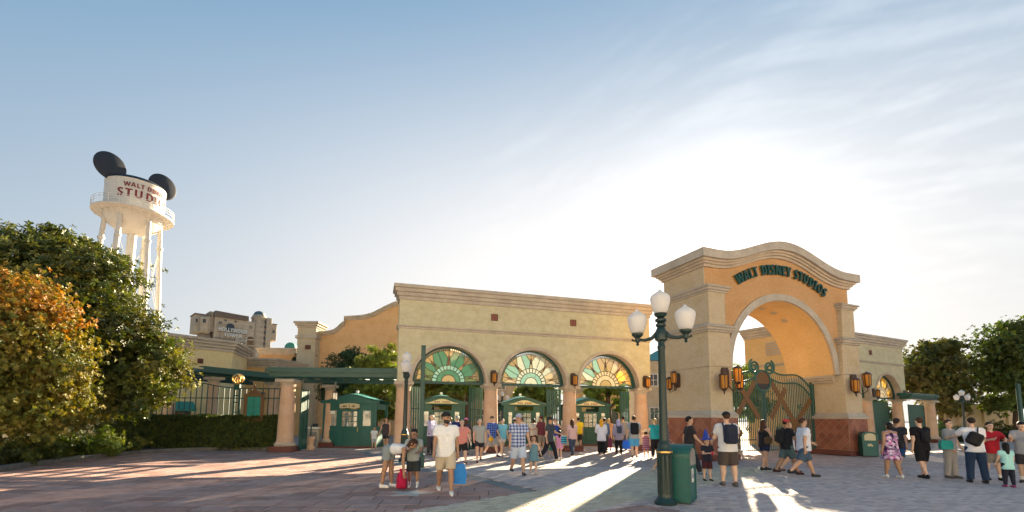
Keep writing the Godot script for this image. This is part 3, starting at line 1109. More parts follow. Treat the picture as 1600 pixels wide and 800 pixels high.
func build_gateway() -> void:
	var a := deg_to_rad(21.8)
	var o := P(8.33, 19.6)
	var t := thing("entrance_gateway", "tall peach stucco gateway with a wavy parapet over one big round arch", "gateway", o, a)
	var mid := 4.55
	var deep := 2.55
	# upper wall with the arch cut out
	var p := PackedVector2Array()
	p.append(Vector2(mid - 4.62, 3.86))
	p.append(Vector2(mid - 3.3, 3.86))
	for k in range(1, 48):
		var an := PI - PI * k / 48.0
		p.append(Vector2(mid + cos(an) * 3.3, 3.86 + sin(an) * 3.3))
	p.append(Vector2(mid + 3.3, 3.86))
	p.append(Vector2(mid + 4.62, 3.86))
	for k in 33:
		var x := 4.62 - 9.24 * k / 32.0
		p.append(Vector2(mid + x, 8.34 + wave(x)))
	var w := MB.new()
	w.prism(p, -deep, 0.0)
	obj("upper_wall", w, M.stucco_orange, t)
	# sides of the upper wall and the strip above the piers are paler stucco
	for s in [-1, 1]:
		box_part("side_wall", Vector3(mid + s * 4.64, 6.05, -deep * 0.5), Vector3(0.06, 4.6, deep - 0.01), 0.0, M.stucco_sand, t)
		# piers, buttresses and bands
		box_part("pier", Vector3(mid + s * 4.2, 2.87, -deep * 0.5 + 0.02), Vector3(1.22, 1.98, deep + 0.5), 0.02, M.stucco_sand, t)
		var pier := MB.new()
		pier.cbox(Vector3(mid + s * 4.2, 4.6, -deep * 0.5 + 0.02), Vector3(1.22, 1.47, deep + 0.5), 0.02)
		obj("upper_pier", pier, M.stucco_sand, t)
		var bx: float = mid + s * 4.22
		box_part("buttress", Vector3(bx, 6.3, -deep * 0.5 + 0.02), Vector3(0.92, 1.55, deep + 0.42), 0.015, M.stucco_sand, t)
		for band in [[5.33, 1.22, 0.5, 0.0], [7.06, 0.92, 0.42, -0.05]]:
			var hx: float = band[1] * 0.5
			var hz: float = (deep + band[2]) * 0.5
			var zc := -deep * 0.5 + 0.02
			var rim := [Vector2(bx - hx, zc + hz), Vector2(bx + hx, zc + hz), Vector2(bx + hx, zc - hz), Vector2(bx - hx, zc - hz)]
			if band[0] < 6.0:
				for i in 4:
					rim[i].x += mid + s * 4.2 - bx
			var bd := MB.new()
			var y: float = band[0]
			bd.sweep(rim, [Vector2(0.0, y), Vector2(0.05, y + 0.01), Vector2(0.05, y + 0.07), Vector2(0.12, y + 0.10), Vector2(0.12, y + 0.18), Vector2(0.19, y + 0.21), Vector2(0.19, y + 0.26), Vector2(-0.02, y + 0.36), Vector2(-hx, y + 0.36)], true)
			obj("band", bd, M.trim_grey, t)
		# impost under the arch
		var im := MB.new()
		var ix: float = mid + s * 3.46
		for st in [[3.80, 0.17, 0.34], [3.68, 0.12, 0.24], [3.56, 0.12, 0.14]]:
			im.box(Vector3(mid + s * (3.61 - st[2] * 0.5), st[0], -deep * 0.5), Vector3(st[2], 0.115, deep - 0.3 - (0.34 - st[2]) * 0.5))
		obj("impost", im, M.trim, t)
		# tiled base
		var cx: float = mid + s * 4.2
		box_part("base_cap", Vector3(cx, 1.79, -deep * 0.5 + 0.02), Vector3(1.52, 0.13, deep + 0.8), 0.02, M.trim_grey, t)
		var slope := MB.new()
		var hx2 := 0.61
		var hz2 := (deep + 0.5) * 0.5
		var zc2 := -deep * 0.5 + 0.02
		slope.sweep([Vector2(cx - hx2, zc2 + hz2), Vector2(cx + hx2, zc2 + hz2), Vector2(cx + hx2, zc2 - hz2), Vector2(cx - hx2, zc2 - hz2)], [Vector2(0.15, 1.855), Vector2(0.13, 1.87), Vector2(0.015, 2.02), Vector2(-0.02, 2.04)], true)
		obj("base_weathering", slope, M.trim_grey, t)
		var core := box_part("base_core", Vector3(cx, 0.98, -deep * 0.5 + 0.02), Vector3(1.40, 1.48, deep + 0.68), 0.0, M.grout, t)
		box_part("skirting", Vector3(cx, 0.12, -deep * 0.5 + 0.02), Vector3(1.52, 0.24, deep + 0.8), 0.02, M.plinth, t)
		# diamond tiles on the four faces of the core
		var tiles := 0
		for face in 4:
			var wide: float = 1.40 if face % 2 == 0 else deep + 0.68
			var q := Basis(Vector3.UP, face * PI * 0.5)
			var far: float = (deep + 0.68) * 0.5 if face % 2 == 0 else 0.70
			if (face == 2) or (face == 3 and s == 1 and false):
				continue
			tile_face(core, Transform3D(q, Vector3(cx, 0, -deep * 0.5 + 0.02) + q * Vector3(0, 0, far)), wide, 0.25, 1.72)
	obj("archivolt", arch_ring(mid, 3.86, 3.3, 3.62, -0.05, 0.07, 56), M.trim_grey, t)
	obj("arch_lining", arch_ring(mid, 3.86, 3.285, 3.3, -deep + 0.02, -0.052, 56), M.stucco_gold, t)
	# recessed lamps in the vault
	for k in 3:
		var an := PI * 0.5 - deg_to_rad(4.0 + k * 14.0)
		var dl := MB.new()
		var q := Basis(Vector3.BACK, an - PI * 0.5)
		dl.lathe([Vector2(0.13, -0.03), Vector2(0.15, -0.03), Vector2(0.15, 0.01), Vector2(0.10, 0.01), Vector2(0.10, -0.0), Vector2(0.0, 0.0)], 18, Vector3(mid, 3.86, -deep * 0.5) + Vector3(cos(an), sin(an), 0) * 3.28, false, q)
		obj("recessed_lamp", dl, M.trim, t)
	# wavy cornice in four stepped layers
	var steps := [[8.24, 8.36, 0.10], [8.36, 8.46, 0.19], [8.46, 8.56, 0.27], [8.56, 8.94, 0.42]]
	for st in steps:
		var q := PackedVector2Array()
		var hw: float = 4.64 + st[2]
		for k in 41:
			var x := -hw + 2.0 * hw * k / 40.0
			q.append(Vector2(mid + x, st[0] + wave(x)))
		for k in 41:
			var x := hw - 2.0 * hw * k / 40.0
			q.append(Vector2(mid + x, st[1] + wave(x)))
		var b := MB.new()
		b.prism(q, -deep - st[2], st[2])
		obj("cornice_step", b, M.trim_grey if st[2] > 0.3 else M.trim, t)
	# lettering standing proud of the wall along an arc
	var text := "WALT DISNEY STUDIOS"
	var font := SystemFont.new()
	font.font_names = PackedStringArray(["Droid Sans"])
	font.font_weight = 700
	var rad := 5.33
	var cy := 8.32 - rad
	var adv := []
	var total := 0.0
	var sq := 0.80
	for ch in text:
		var wd := font.get_string_size(ch, HORIZONTAL_ALIGNMENT_LEFT, -1, 64).x * 0.0098 * sq
		if ch == " ":
			wd *= 1.35
		adv.append(wd + 0.015)
		total += wd + 0.015
	var run := -total * 0.5
	for k in text.length():
		var an: float = (run + adv[k] * 0.5) / rad
		run += adv[k]
		if text[k] == " ":
			continue
		var q := Basis(Vector3.BACK, -an)
		var pos := Vector3(mid - 0.02 + sin(an) * rad, cy + cos(an) * rad, 0.0)
		var back := TextMesh.new()
		back.text = text[k]
		back.font = font
		back.font_size = 64
		back.pixel_size = 0.0098
		back.depth = 0.10
		var lt := MeshInstance3D.new()
		lt.name = "letter"
		lt.mesh = back
		lt.material_override = M.green
		lt.transform = Transform3D(q * Basis.from_scale(Vector3(sq, 1, 1)), pos + q * Vector3(0, 0.26, 0.11))
		t.add_child(lt, true)
		var rimm := TextMesh.new()
		rimm.text = text[k]
		rimm.font = font
		rimm.font_size = 64
		rimm.pixel_size = 0.0098
		rimm.depth = 0.05
		var lr := MeshInstance3D.new()
		lr.name = "gilt_edge"
		lr.mesh = rimm
		lr.material_override = M.gold
		lr.transform = Transform3D(Basis.from_scale(Vector3(1.09, 1.05, 1)), Vector3(0, 0.0, -0.075))
		lt.add_child(lr, true)
	big_gate(o, a, mid)
	var b := Basis(Vector3.UP, a)
	wall_lantern(o + b * Vector3(mid - 4.05, 3.3, 0.29), a, "cluster of three amber lanterns on the gateway pier behind the near lamp post", 3, 1.25)
	wall_lantern(o + b * Vector3(mid + 4.15, 3.35, 0.29), a, "pair of dark amber lanterns on the gateway pier beside the green bin", 2, 1.25)
	wall_lantern(o + b * Vector3(mid - 4.82, 3.3, -1.6), a - PI * 0.5, "pair of amber lanterns on the gateway's flank facing the arcade", 2, 1.0)


func tile_face(parent: Node, q: Transform3D, wide: float, y0: float, y1: float) -> void:
	# square tiles laid on their points, cut along the edges of the face
	var s := 0.215
	var frame := PackedVector2Array([Vector2(-wide * 0.5 + 0.005, y0), Vector2(wide * 0.5 - 0.005, y0), Vector2(wide * 0.5 - 0.005, y1), Vector2(-wide * 0.5 + 0.005, y1)])
	var row := 0
	var y := y0 - s
	while y < y1 + s:
		var x := -wide * 0.5 - s + (s if row % 2 else 0.0)
		while x < wide * 0.5 + s * 2.0:
			var g := 0.011
			var d := PackedVector2Array([Vector2(x - s + g, y), Vector2(x, y - s + g), Vector2(x + s - g, y), Vector2(x, y + s - g)])
			for cut in Geometry2D.intersect_polygons(d, frame):
				if cut.size() < 3:
					continue
				var b := MB.new()
				b.prism(cut, 0.0, 0.012)
				part("tile", b.mesh(), [M.tile_a, M.tile_b, M.tile_c][rng.randi() % 3], parent, q)
			x += s * 2.0
		y += s
		row += 1


func spiral(b: MB, c: Vector3, r: float, dir: float, thick: float, start: float, turns := 2.2) -> void:
	var pts := []
	var n := 40
	for k in n + 1:
		var u := k / float(n)
		var an := start + dir * u * turns * TAU
		pts.append(c + Vector3(cos(an), sin(an), 0) * r * (1.0 - 0.82 * u))
	b.tube(pts, [thick], 6)


func big_gate(o: Vector3, a: float, mid: float) -> void:
	var q := Basis(Vector3.UP, a)
	var t := thing("wrought_iron_gate", "ornate green iron double gate with brown crossing bands, a round medallion and two scrolls", "gate", o + q * Vector3(mid + 0.1, 0, -1.35), a)
	var half := 3.45
	var rail := func(x: float) -> float:
		# top rail sags from the scrolls to the posts
		var u := clampf((absf(x) - 0.5) / (half - 0.5), 0.0, 1.0)
		return 4.12 - 0.95 * u + 0.28 * sin(u * PI) - 0.18 * sin(u * TAU)
	for s in [-1, 1]:
		# outer posts
		var po := MB.new()
		po.cbox(Vector3(s * half, 1.75, 0), Vector3(0.17, 3.5, 0.17), 0.02)
		po.lathe([Vector2(0.11, 3.5), Vector2(0.12, 3.56), Vector2(0.06, 3.6), Vector2(0.1, 3.68), Vector2(0.06, 3.76), Vector2(0.0, 3.8)], 12, Vector3(s * half, 0, 0))
		obj("post", po, M.green, t)
		box_part("meeting_stile", Vector3(s * 0.09, 1.6, 0), Vector3(0.13, 3.0, 0.08), 0.015, M.green, t)
		for off in [0.0, -0.42]:
			var pts := []
			for k in 25:
				var x := 0.42 + (half - 0.5) * k / 24.0
				pts.append(Vector3(s * x, rail.call(x) + off, 0))
			var tr := MB.new()
			tr.tube(pts, [0.04], 8)
			obj("curved_rail", tr, M.green_light, t)
		for y in [0.22, 0.72]:
			box_part("rail", Vector3(s * (half * 0.5), y, 0), Vector3(half - 0.34, 0.05, 0.05), 0.008, M.green, t)
		# upright bars, struts in the upper band, palings in the lower band
		for k in 26:
			var x := 0.26 + (half - 0.42) * k / 25.0
			var top: float = rail.call(x) - 0.42
			if x < 0.5:
				top = 3.1
			box_part("bar", Vector3(s * x, (top + 0.75) * 0.5, 0), Vector3(0.032, top - 0.75, 0.03), 0.0, M.green if k % 2 else M.green_light, t)
			if x > 0.5:
				var st := MB.new()
				st.bar(Vector3(s * x, rail.call(x) - 0.41, 0), Vector3(s * (x + 0.1), rail.call(x + 0.1) - 0.01, 0), 0.02, 0.02)
				obj("strut", st, M.green_light, t)
			box_part("paling", Vector3(s * x, 0.47, 0), Vector3(0.03, 0.46, 0.02), 0.0, M.green_light, t)
		# broad brown bands crossing each leaf
		for e in [[0.55, 3.5, 2.45, 0.95], [half - 0.2, 2.7, 1.55, 0.95], [1.5, 3.2, 0.4, 1.75]]:
			var bd := MB.new()
			var p0 := Vector3(s * e[0], e[1], 0.035)
			var p1 := Vector3(s * e[2], e[3], 0.035 + (0.025 if e[0] > 1.0 else 0.0))
			bd.bar(p0, p1, 0.26, 0.022, Vector3(1, 0, 0))
			obj("crossing_band", bd, M.brown, t)
		# collars and small scrolls
		for c in [[1.0, 1.25, 0.2], [1.9, 1.1, 0.22], [2.7, 1.35, 0.2], [1.45, 2.25, 0.17], [2.55, 2.3, 0.18], [0.62, 2.3, 0.16]]:
			var sp := MB.new()
			spiral(sp, Vector3(s * c[0], c[1], -0.03), c[2], s, 0.016, 0.3, 1.6)
			obj("small_scroll", sp, M.green_light, t)
		var sc := MB.new()
		spiral(sc, Vector3(s * 0.5, 4.22, 0), 0.36, -s, 0.05, PI * 0.5 - s * 0.4, 2.0)
		obj("scroll", sc, M.green_light, t)
		# side panel between gate and pier
		for k in 3:
			box_part("bar", Vector3(s * (half + 0.12 + k * 0.11), 1.65, 0), Vector3(0.022, 3.05, 0.022), 0.0, M.green, t)
	var md := MB.new()
	md.lathe([Vector2(0.46, -0.05), Vector2(0.53, -0.05), Vector2(0.55, 0.0), Vector2(0.53, 0.05), Vector2(0.46, 0.05), Vector2(0.45, 0.0), Vector2(0.46, -0.05)], 36, Vector3(0, 3.55, 0), false, Basis(Vector3.RIGHT, PI * 0.5))
	obj("medallion_ring", md, M.green_light, t)
	var dk := MB.new()
	dk.lathe([Vector2(0.0, 0.02), Vector2(0.44, 0.02), Vector2(0.44, -0.02), Vector2(0.0, -0.02)], 30, Vector3(0, 3.55, 0), false, Basis(Vector3.RIGHT, PI * 0.5))
	obj("medallion", dk, M.brown, t)
	var lo := MB.new()
	var cut := PackedVector2Array()
	for k in 17:
		var an := PI + 0.35 + (PI - 0.7) * k / 16.0
		cut.append(Vector2(cos(an) * 0.43, 3.55 + sin(an) * 0.43))
	lo.prism(cut, 0.021, 0.035)
	obj("medallion_base", lo, M.iron, t)


# ---------------------------------------------------------------- right wing
func build_right_wing() -> void:
	var a := deg_to_rad(26.6)
	var o := P(24.2, 33.2)
	var q := Basis(Vector3.UP, a)
	var cols := [-5.9, -1.6, 2.7, 7.0]
	arcade(o, a, -6.3, 7.4, cols, "cream arcade wing set back beyond the gateway with two narrow-looking glass arches", 0.9, 3)
	var sets := [["amber", "rust", "yellow", "cream"], ["yellow", "amber", "cream", "cream"], ["cream", "rust", "amber", "cream"], ["yellow", "amber", "yellow", "cream"], ["amber", "rust", "cream", "cream"], ["cream", "amber", "yellow", "cream"]]
	var dark := [["moss", "rust", "honey", "teal"], ["honey", "rust", "moss", "pale"], ["leaf", "honey", "leaf", "honey"]]
	var names := ["dim green stained glass arch behind the gateway's far pier", "olive stained glass arch half hidden behind the pair of pier lanterns", "small glowing gold stained glass arch at the wing's outer end"]
	for k in range(0, 3):
		var c: float = (cols[k] + cols[k + 1]) * 0.5
		lunette(o + q * Vector3(c, 3.44, -0.45), a, 1.78, sets if k == 2 else dark, names[k], "")
	wall_lantern(o + q * Vector3(2.7, 3.62, 0.03), a, "small dark lantern between the two glass arches of the far wing", 1)
	wall_lantern(o + q * Vector3(7.1, 3.62, 0.03), a, "small dark lantern on the outer corner of the far wing", 1)
	for k in 3:
		gate_leaf(o + q * Vector3(cols[k] + 2.15, 0, -0.9), a, 3.5, 3.1, ["green gate closing the wing arch nearest the gateway", "green gate closing the wing arch under the olive glass", "green gate closing the wing arch under the gold glass"][k])
	# column, beam and gate that carry on from the wing
	var e := thing("garden_screen", "peach column with a short tiled beam joining the far wing", "screen", P(33.2, 37.2), a)
	column_parts(e, Vector3(0, 0, 0), 3.3)
	var bm := MB.new()
	bm.cbox(Vector3(-1.6, 3.47, 0), Vector3(4.2, 0.3, 0.7), 0.02)
	obj("beam", bm, M.green, e)
	for k in 14:
		var tl := MB.new()
		tl.tube([Vector3(-3.6 + k * 0.3, 3.72, -0.5), Vector3(-3.6 + k * 0.3, 3.62, 0.5)], [0.13, 0.13], 8)
		obj("roof_tile", tl, M.green_light, e)
	gate_leaf(P(31.6, 36.6), a, 2.4, 2.9, "arched green gate between the far wing and its garden column")


# ---------------------------------------------------------------- buildings behind
func block(t: Node3D, plan: Array, h: float, wall: Material, k := 1.0, base := 0.0, trim: Material = null) -> void:
	# plan: [x, depth] points relative to the thing, outside on the right-hand side
	var pl := []
	for q in plan:
		pl.append(Vector2(q[0], -q[1]))
	var w := MB.new()
	w.sweep(pl, [Vector2(0, base), Vector2(0, h - 0.5 * k)], true)
	obj("wall", w, wall, t)
	var c := MB.new()
	c.sweep(pl, profile(h - 0.7 * k, k, k), true)
	var poly := PackedVector2Array()
	for q in pl:
		poly.append(q)
	var ids := Geometry2D.triangulate_polygon(poly)
	for i in range(0, ids.size(), 3):
		c.flat(Vector3(poly[ids[i]].x, h, poly[ids[i]].y), Vector3(poly[ids[i + 1]].x, h, poly[ids[i + 1]].y), Vector3(poly[ids[i + 2]].x, h, poly[ids[i + 2]].y), Vector3.UP)
	obj("cornice", c, trim if trim else M.trim, t)


func window_part(t: Node3D, q: Transform3D, w: float, h: float, glass: Material, frame: Material) -> void:
	# q: middle of the window on the wall, z pointing out
	var f := MB.new()
	for s in [-1, 1]:
		f.box(q * Vector3(s * (w * 0.5 - 0.04), 0, 0.03), Vector3(0.08, h, 0.1), q.basis)
		f.box(q * Vector3(0, s * (h * 0.5 - 0.04), 0.032), Vector3(w - 0.16, 0.08, 0.1), q.basis)
	f.box(q * Vector3(0, 0, 0.025), Vector3(0.05, h - 0.16, 0.06), q.basis)
	f.box(q * Vector3(0, 0, 0.027), Vector3(w - 0.16, 0.05, 0.055), q.basis)
	var o := obj("window", f, frame, t)
	var g := MB.new()
	g.box(q * Vector3(0, 0, 0.008), Vector3(w - 0.1, h - 0.1, 0.012), q.basis)
	obj("pane", g, glass, o)


func build_backdrop() -> void:
	# pale yellow pavilion behind the fence
	var t := thing("garden_pavilion", "yellow stucco pavilion with a stepped cornice behind the fence and hedge", "building", P(-21.7, 36))
	block(t, [[-6.2, -8.2], [0, 0], [-1.15, 4.0], [-10.0, 5.0], [-13.0, -5.0]], 7.5, M.stucco_yellow, 1.25, 0.0, M.trim)
	var dir := Vector3(0.603, 0, -0.797)
	var nrm := Vector3(0.797, 0, 0.603)
	var q := Basis(dir, Vector3.UP, nrm)
	for s in [-2.2, -4.9, -7.6]:
		window_part(t, Transform3D(q, dir * s + Vector3(0, 5.75, 0)), 0.36, 0.36, M.plinth, M.plinth)
	for s in [-3.4, -6.4]:
		window_part(t, Transform3D(q, dir * s + Vector3(0, 1.9, 0)), 1.7, 1.5, M.dark_glass, M.brown)
		var aw := MB.new()
		var o: Vector3 = dir * s + Vector3(0, 2.75, 0)
		aw.quad(o + dir * 0.95 + nrm * 0.02, o - dir * 0.95 + nrm * 0.02, o - dir * 0.95 + nrm * 0.75 + Vector3(0, -0.5, 0), o + dir * 0.95 + nrm * 0.75 + Vector3(0, -0.5, 0), Vector3.UP)
		aw.quad(o - dir * 0.95 + nrm * 0.75 + Vector3(0, -0.5, 0), o + dir * 0.95 + nrm * 0.75 + Vector3(0, -0.5, 0), o + dir * 0.95 + nrm * 0.75 + Vector3(0, -0.7, 0), o - dir * 0.95 + nrm * 0.75 + Vector3(0, -0.7, 0), nrm)
		obj("awning", aw, M.teal_roof, t)
	var sc := MB.new()
	sc.sweep([Vector2(-6.2, 8.2), Vector2(0, 0), Vector2(-1.15, -4.0)], string_course(5.0), false)
	obj("string_course", sc, M.trim, t)
	var t2 := thing("yellow_annex", "low sunlit yellow annex joined to the pavilion's far corner", "building", P(-22.3, 40.4))
	block(t2, [[-1.2, 0], [1.7, 0], [2.6, 3.2], [-1.0, 4.0]], 6.75, M.stucco_gold, 1.1)
	var t3 := thing("orange_annex", "plain orange block with a pink cornice and shrubs on its lower terrace", "building", P(-23.3, 46.0))
	block(t3, [[-1.8, 0], [1.75, 0], [2.2, 4.0], [-1.8, 4.0]], 8.5, M.stucco_orange, 0.9)
	var ter := MB.new()
	ter.cbox(Vector3(2.75, 3.3, 0.6), Vector3(2.0, 6.6, 1.6), 0.03)
	obj("terrace", ter, M.stucco_gold, t3)
	var rim := MB.new()
	rim.cbox(Vector3(2.75, 6.72, 0.62), Vector3(2.15, 0.26, 1.75), 0.03)
	obj("terrace_rim", rim, M.white, t3)
	var bar := MB.new()
	bar.tube([Vector3(0.9, 8.65, -0.6), Vector3(0.9, 8.65, -3.4)], [0.55, 0.55], 20)
	obj("barrel_roof", bar, M.teal_roof, t3)
	var aw2 := MB.new()
	aw2.prism(V2([-0.85, 0.0, 0.85, 0.0, 0.85, 0.65, -0.85, 0.65]), 0.0, 0.25, Transform3D(Basis(Vector3.RIGHT, -0.5), Vector3(2.6, 3.0, 1.45)))
	obj("awning", aw2, M.teal_roof, t3)
	# big orange stage with a curving parapet
	var st := thing("studio_stage", "large plain orange wall with a curving pale parapet and a corner pier", "building", P(-19.6, 45.0))
	var crest := [[0.6, 9.9], [1.76, 9.97], [2.3, 10.12], [2.68, 10.42], [2.95, 10.72], [3.1, 10.86], [3.24, 10.9], [3.25, 11.42], [4.5, 11.5], [5.3, 11.6], [6.07, 11.84], [7.0, 12.36], [7.92, 12.81], [9.0, 13.2], [10.5, 13.45], [13.6, 13.4]]
	var poly := PackedVector2Array([Vector2(0.6, 0)])
	for c in crest:
		poly.append(Vector2(c[0], c[1]))
	poly.append(Vector2(13.6, 0))
	var w := MB.new()
	w.prism(poly, -9.0, 0.0)
	obj("wall", w, M.stage_orange, st)
	for layer in [[0.0, -0.28, 0.10], [0.0, -0.16, 0.2], [0.10, -0.02, 0.30]]:
		var strip := PackedVector2Array()
		for c in crest:
			strip.append(Vector2(c[0] - 0.05, c[1] + layer[0]))
		for k in range(crest.size() - 1, -1, -1):
			strip.append(Vector2(crest[k][0] + 0.0, crest[k][1] + layer[1] - 0.02))
		var b := MB.new()
		b.prism(strip, -0.4, layer[2])
		obj("coping", b, M.trim, st)
	var pier := MB.new()
	pier.cbox(Vector3(0.0, 5.2, 0.1), Vector3(1.75, 10.4, 1.9), 0.03)
	obj("corner_pier", pier, M.stucco_sand, st)
	var cp := MB.new()
	for e in [[10.28, 1.9, 0.2], [10.48, 2.15, 0.22], [10.68, 2.4, 0.2], [9.3, 2.05, 0.3]]:
		cp.cbox(Vector3(0.0, e[0], 0.1), Vector3(e[1], e[2], e[1] + 0.15), 0.03)
	obj("pier_cap", cp, M.trim, st)
	window_part(st, Transform3D(Basis(), Vector3(0.2, 8.3, 1.06)), 0.5, 0.4, M.plinth, M.plinth)
	# building seen through the big arch
	var yb := thing("courtyard_building", "golden stucco building with a stepped cornice seen through the big arch", "building", P(16.5, 32.8))
	block(yb, [[0, 0], [2.2, -3.4], [4.4, -1.8], [3.2, 3.0]], 8.0, M.stucco_gold, 1.0, 0.0, M.trim)
	var yd := Vector3(2.2, 0, 3.4).normalized()
	var yn := Vector3(-yd.z, 0, yd.x)
	yn = Vector3(-3.4, 0, 2.2).normalized()
	var yq := Basis(yd, Vector3.UP, yn)
	var ysc := MB.new()
	ysc.sweep([Vector2(3.2, -3.0), Vector2(0, 0), Vector2(2.2, 3.4)], string_course(5.4), false)
	obj("string_course", ysc, M.trim, yb)
	var grille := MB.new()
	for k in 7:
		grille.box(yd * 2.0 + yn * 0.02 + Vector3(0, 6.05 + k * 0.13, 0), Vector3(1.0, 0.07, 0.05), yq)
	obj("vent_grille", grille, M.trim_grey, yb)
	# far house with a teal roof in the gap between arcade and gateway
	var fh := thing("teal_roofed_house", "cream house with a teal hipped roof far behind the lamp post", "building", P(20.0, 56.0))
	block(fh, [[-4.2, 0], [5.0, 0], [5.0, 7.0], [-4.2, 7.0]], 8.7, M.stucco_sand, 0.8)
	var hip := MB.new()
	var r0 := [Vector3(-4.6, 8.72, 0.5), Vector3(5.4, 8.72, 0.5), Vector3(5.4, 8.72, -7.5), Vector3(-4.6, 8.72, -7.5)]
	var apex := [Vector3(-1.2, 10.6, -3.5), Vector3(2.0, 10.6, -3.5)]
	hip.quad(r0[0], r0[1], apex[1], apex[0], Vector3(0, 1, 1))
	hip.quad(r0[2], r0[3], apex[0], apex[1], Vector3(0, 1, -1))
	hip.flat(r0[3], r0[0], apex[0], Vector3(-1, 1, 0))
	hip.flat(r0[1], r0[2], apex[1], Vector3(1, 1, 0))
	obj("roof", hip, M.teal_roof, fh)
	for k in 4:
		for y in [2.4, 6.4]:
			window_part(fh, Transform3D(Basis(), Vector3(-3.0 + k * 2.2, y, 0.0)), 1.1, 1.5, M.dark_glass, M.white)
	# cream back building under the arches
	var cb := thing("cream_back_building", "tall cream building with rows of windows behind the turquoise glass arch", "building", P(-2.0, 52.0))
	block(cb, [[-5.0, 0], [6.5, 0], [6.5, 6.0], [-5.0, 6.0]], 8.6, M.stucco_sand, 0.9)
	for k in 5:
		for y in [2.0, 5.6]:
			window_part(cb, Transform3D(Basis(), Vector3(-3.6 + k * 2.2, y, 0.0)), 1.0, 1.5, M.dark_glass, M.white)
	var ow := thing("low_orange_lodge", "low orange lodge behind the amber glass arch", "building", P(7.0, 38.0))
	block(ow, [[-1.5, 0], [2.0, 0], [2.0, 2.5], [-1.5, 2.5]], 4.2, M.stucco_gold, 0.6)
	window_part(ow, Transform3D(Basis(), Vector3(-0.5, 1.8, 0.0)), 1.0, 1.4, M.dark_glass, M.green)
	window_part(ow, Transform3D(Basis(), Vector3(1.1, 1.8, 0.0)), 1.0, 1.4, M.dark_glass, M.green)
	# added halls, unseen behind the camera, to bounce sunlight onto the shaded fronts
	for k in 3:
		var oh := thing("added_bounce_hall", ["added unseen pale hall bouncing sunlight towards the iron fence", "added unseen pale hall bouncing sunlight towards the arcade", "added unseen pale hall bouncing sunlight towards the gateway"][k], "building", P(-46.0 + k * 42.0, -28.0))
		block(oh, [[19.0, 0], [-19.0, 0], [-19.0, -9.0], [19.0, -9.0]], 13.0, M.pale_stucco, 1.3)
		for i in 7:
			for y in [2.6, 7.2]:
				window_part(oh, Transform3D(Basis(Vector3.UP, PI), Vector3(-15.0 + i * 5.0, y, 0.0)), 1.4, 2.2, M.dark_glass, M.white)
	# stair railing in the gap
	var sr := thing("stair_railing", "pale green stair railing seen between arcade column and gateway", "railing", P(10.6, 31.0), 0.2)
	for k in 9:
		var y := 1.0 + k * 0.14
		box_part("baluster", Vector3(-1.4 + k * 0.35, y * 0.5 + 0.5, 0), Vector3(0.04, y + 1.0, 0.04), 0.0, M.green_light, sr)
	var hr := MB.new()
	hr.tube([Vector3(-1.5, 2.0, 0), Vector3(-0.5, 2.36, 0), Vector3(1.5, 3.2, 0)], [0.035], 8)
	obj("handrail", hr, M.green_light, sr)
	var hr2 := MB.new()
	hr2.tube([Vector3(-1.5, 1.0, 0), Vector3(1.5, 1.0, 0)], [0.03], 8)
	obj("handrail", hr2, M.green_light, sr)
	# garden wall behind the trees on the right
	var gw := thing("garden_wall", "sand coloured wall with a flat coping under the trees beyond the far lamp", "wall", P(46.0, 46.0), 0.35)
	box_part("wall", Vector3(0, 1.6, 0), Vector3(12.0, 3.2, 0.5), 0.02, M.stucco_sand, gw)
	box_part("coping", Vector3(0, 3.28, 0), Vector3(12.3, 0.2, 0.8), 0.02, M.trim_grey, gw)
	for k in 3:
		box_part("pier", Vector3(-4.0 + k * 4.0, 1.6, 0.3), Vector3(0.8, 3.2, 0.3), 0.02, M.stucco_sand, gw)


# ---------------------------------------------------------------- far hotel
func letters(t: Node3D, text: String, left: float, right: float, y: float, high: float, z: float, m: Material, bold := true, serif := false, slant := 0.0, k := 0.12) -> void:
	var font := SystemFont.new()
	font.font_names = PackedStringArray(["Droid Serif" if serif else "Droid Sans"])
	font.font_weight = 700 if bold else 400
	var px := high / 0.714 / 64.0
	var total := 0.0
	var adv := []
	for ch in text:
		var wd := font.get_string_size(ch, HORIZONTAL_ALIGNMENT_LEFT, -1, 64).x * px
		adv.append(wd)
		total += wd
	var sq := (right - left) / total
	var run := left
	for i in text.length():
		var me := TextMesh.new()
		me.text = text[i]
		me.font = font
		me.font_size = 64
		me.pixel_size = px
		me.depth = k
		var o := MeshInstance3D.new()
		o.name = "letter"
		o.mesh = me
		o.material_override = m
		var q := Basis(Vector3(sq, 0, 0), Vector3(slant, 1, 0), Vector3.BACK)
		o.transform = Transform3D(q, Vector3(run + adv[i] * sq * 0.5, y + high * 0.5, z))
		t.add_child(o, true)
		run += adv[i] * sq


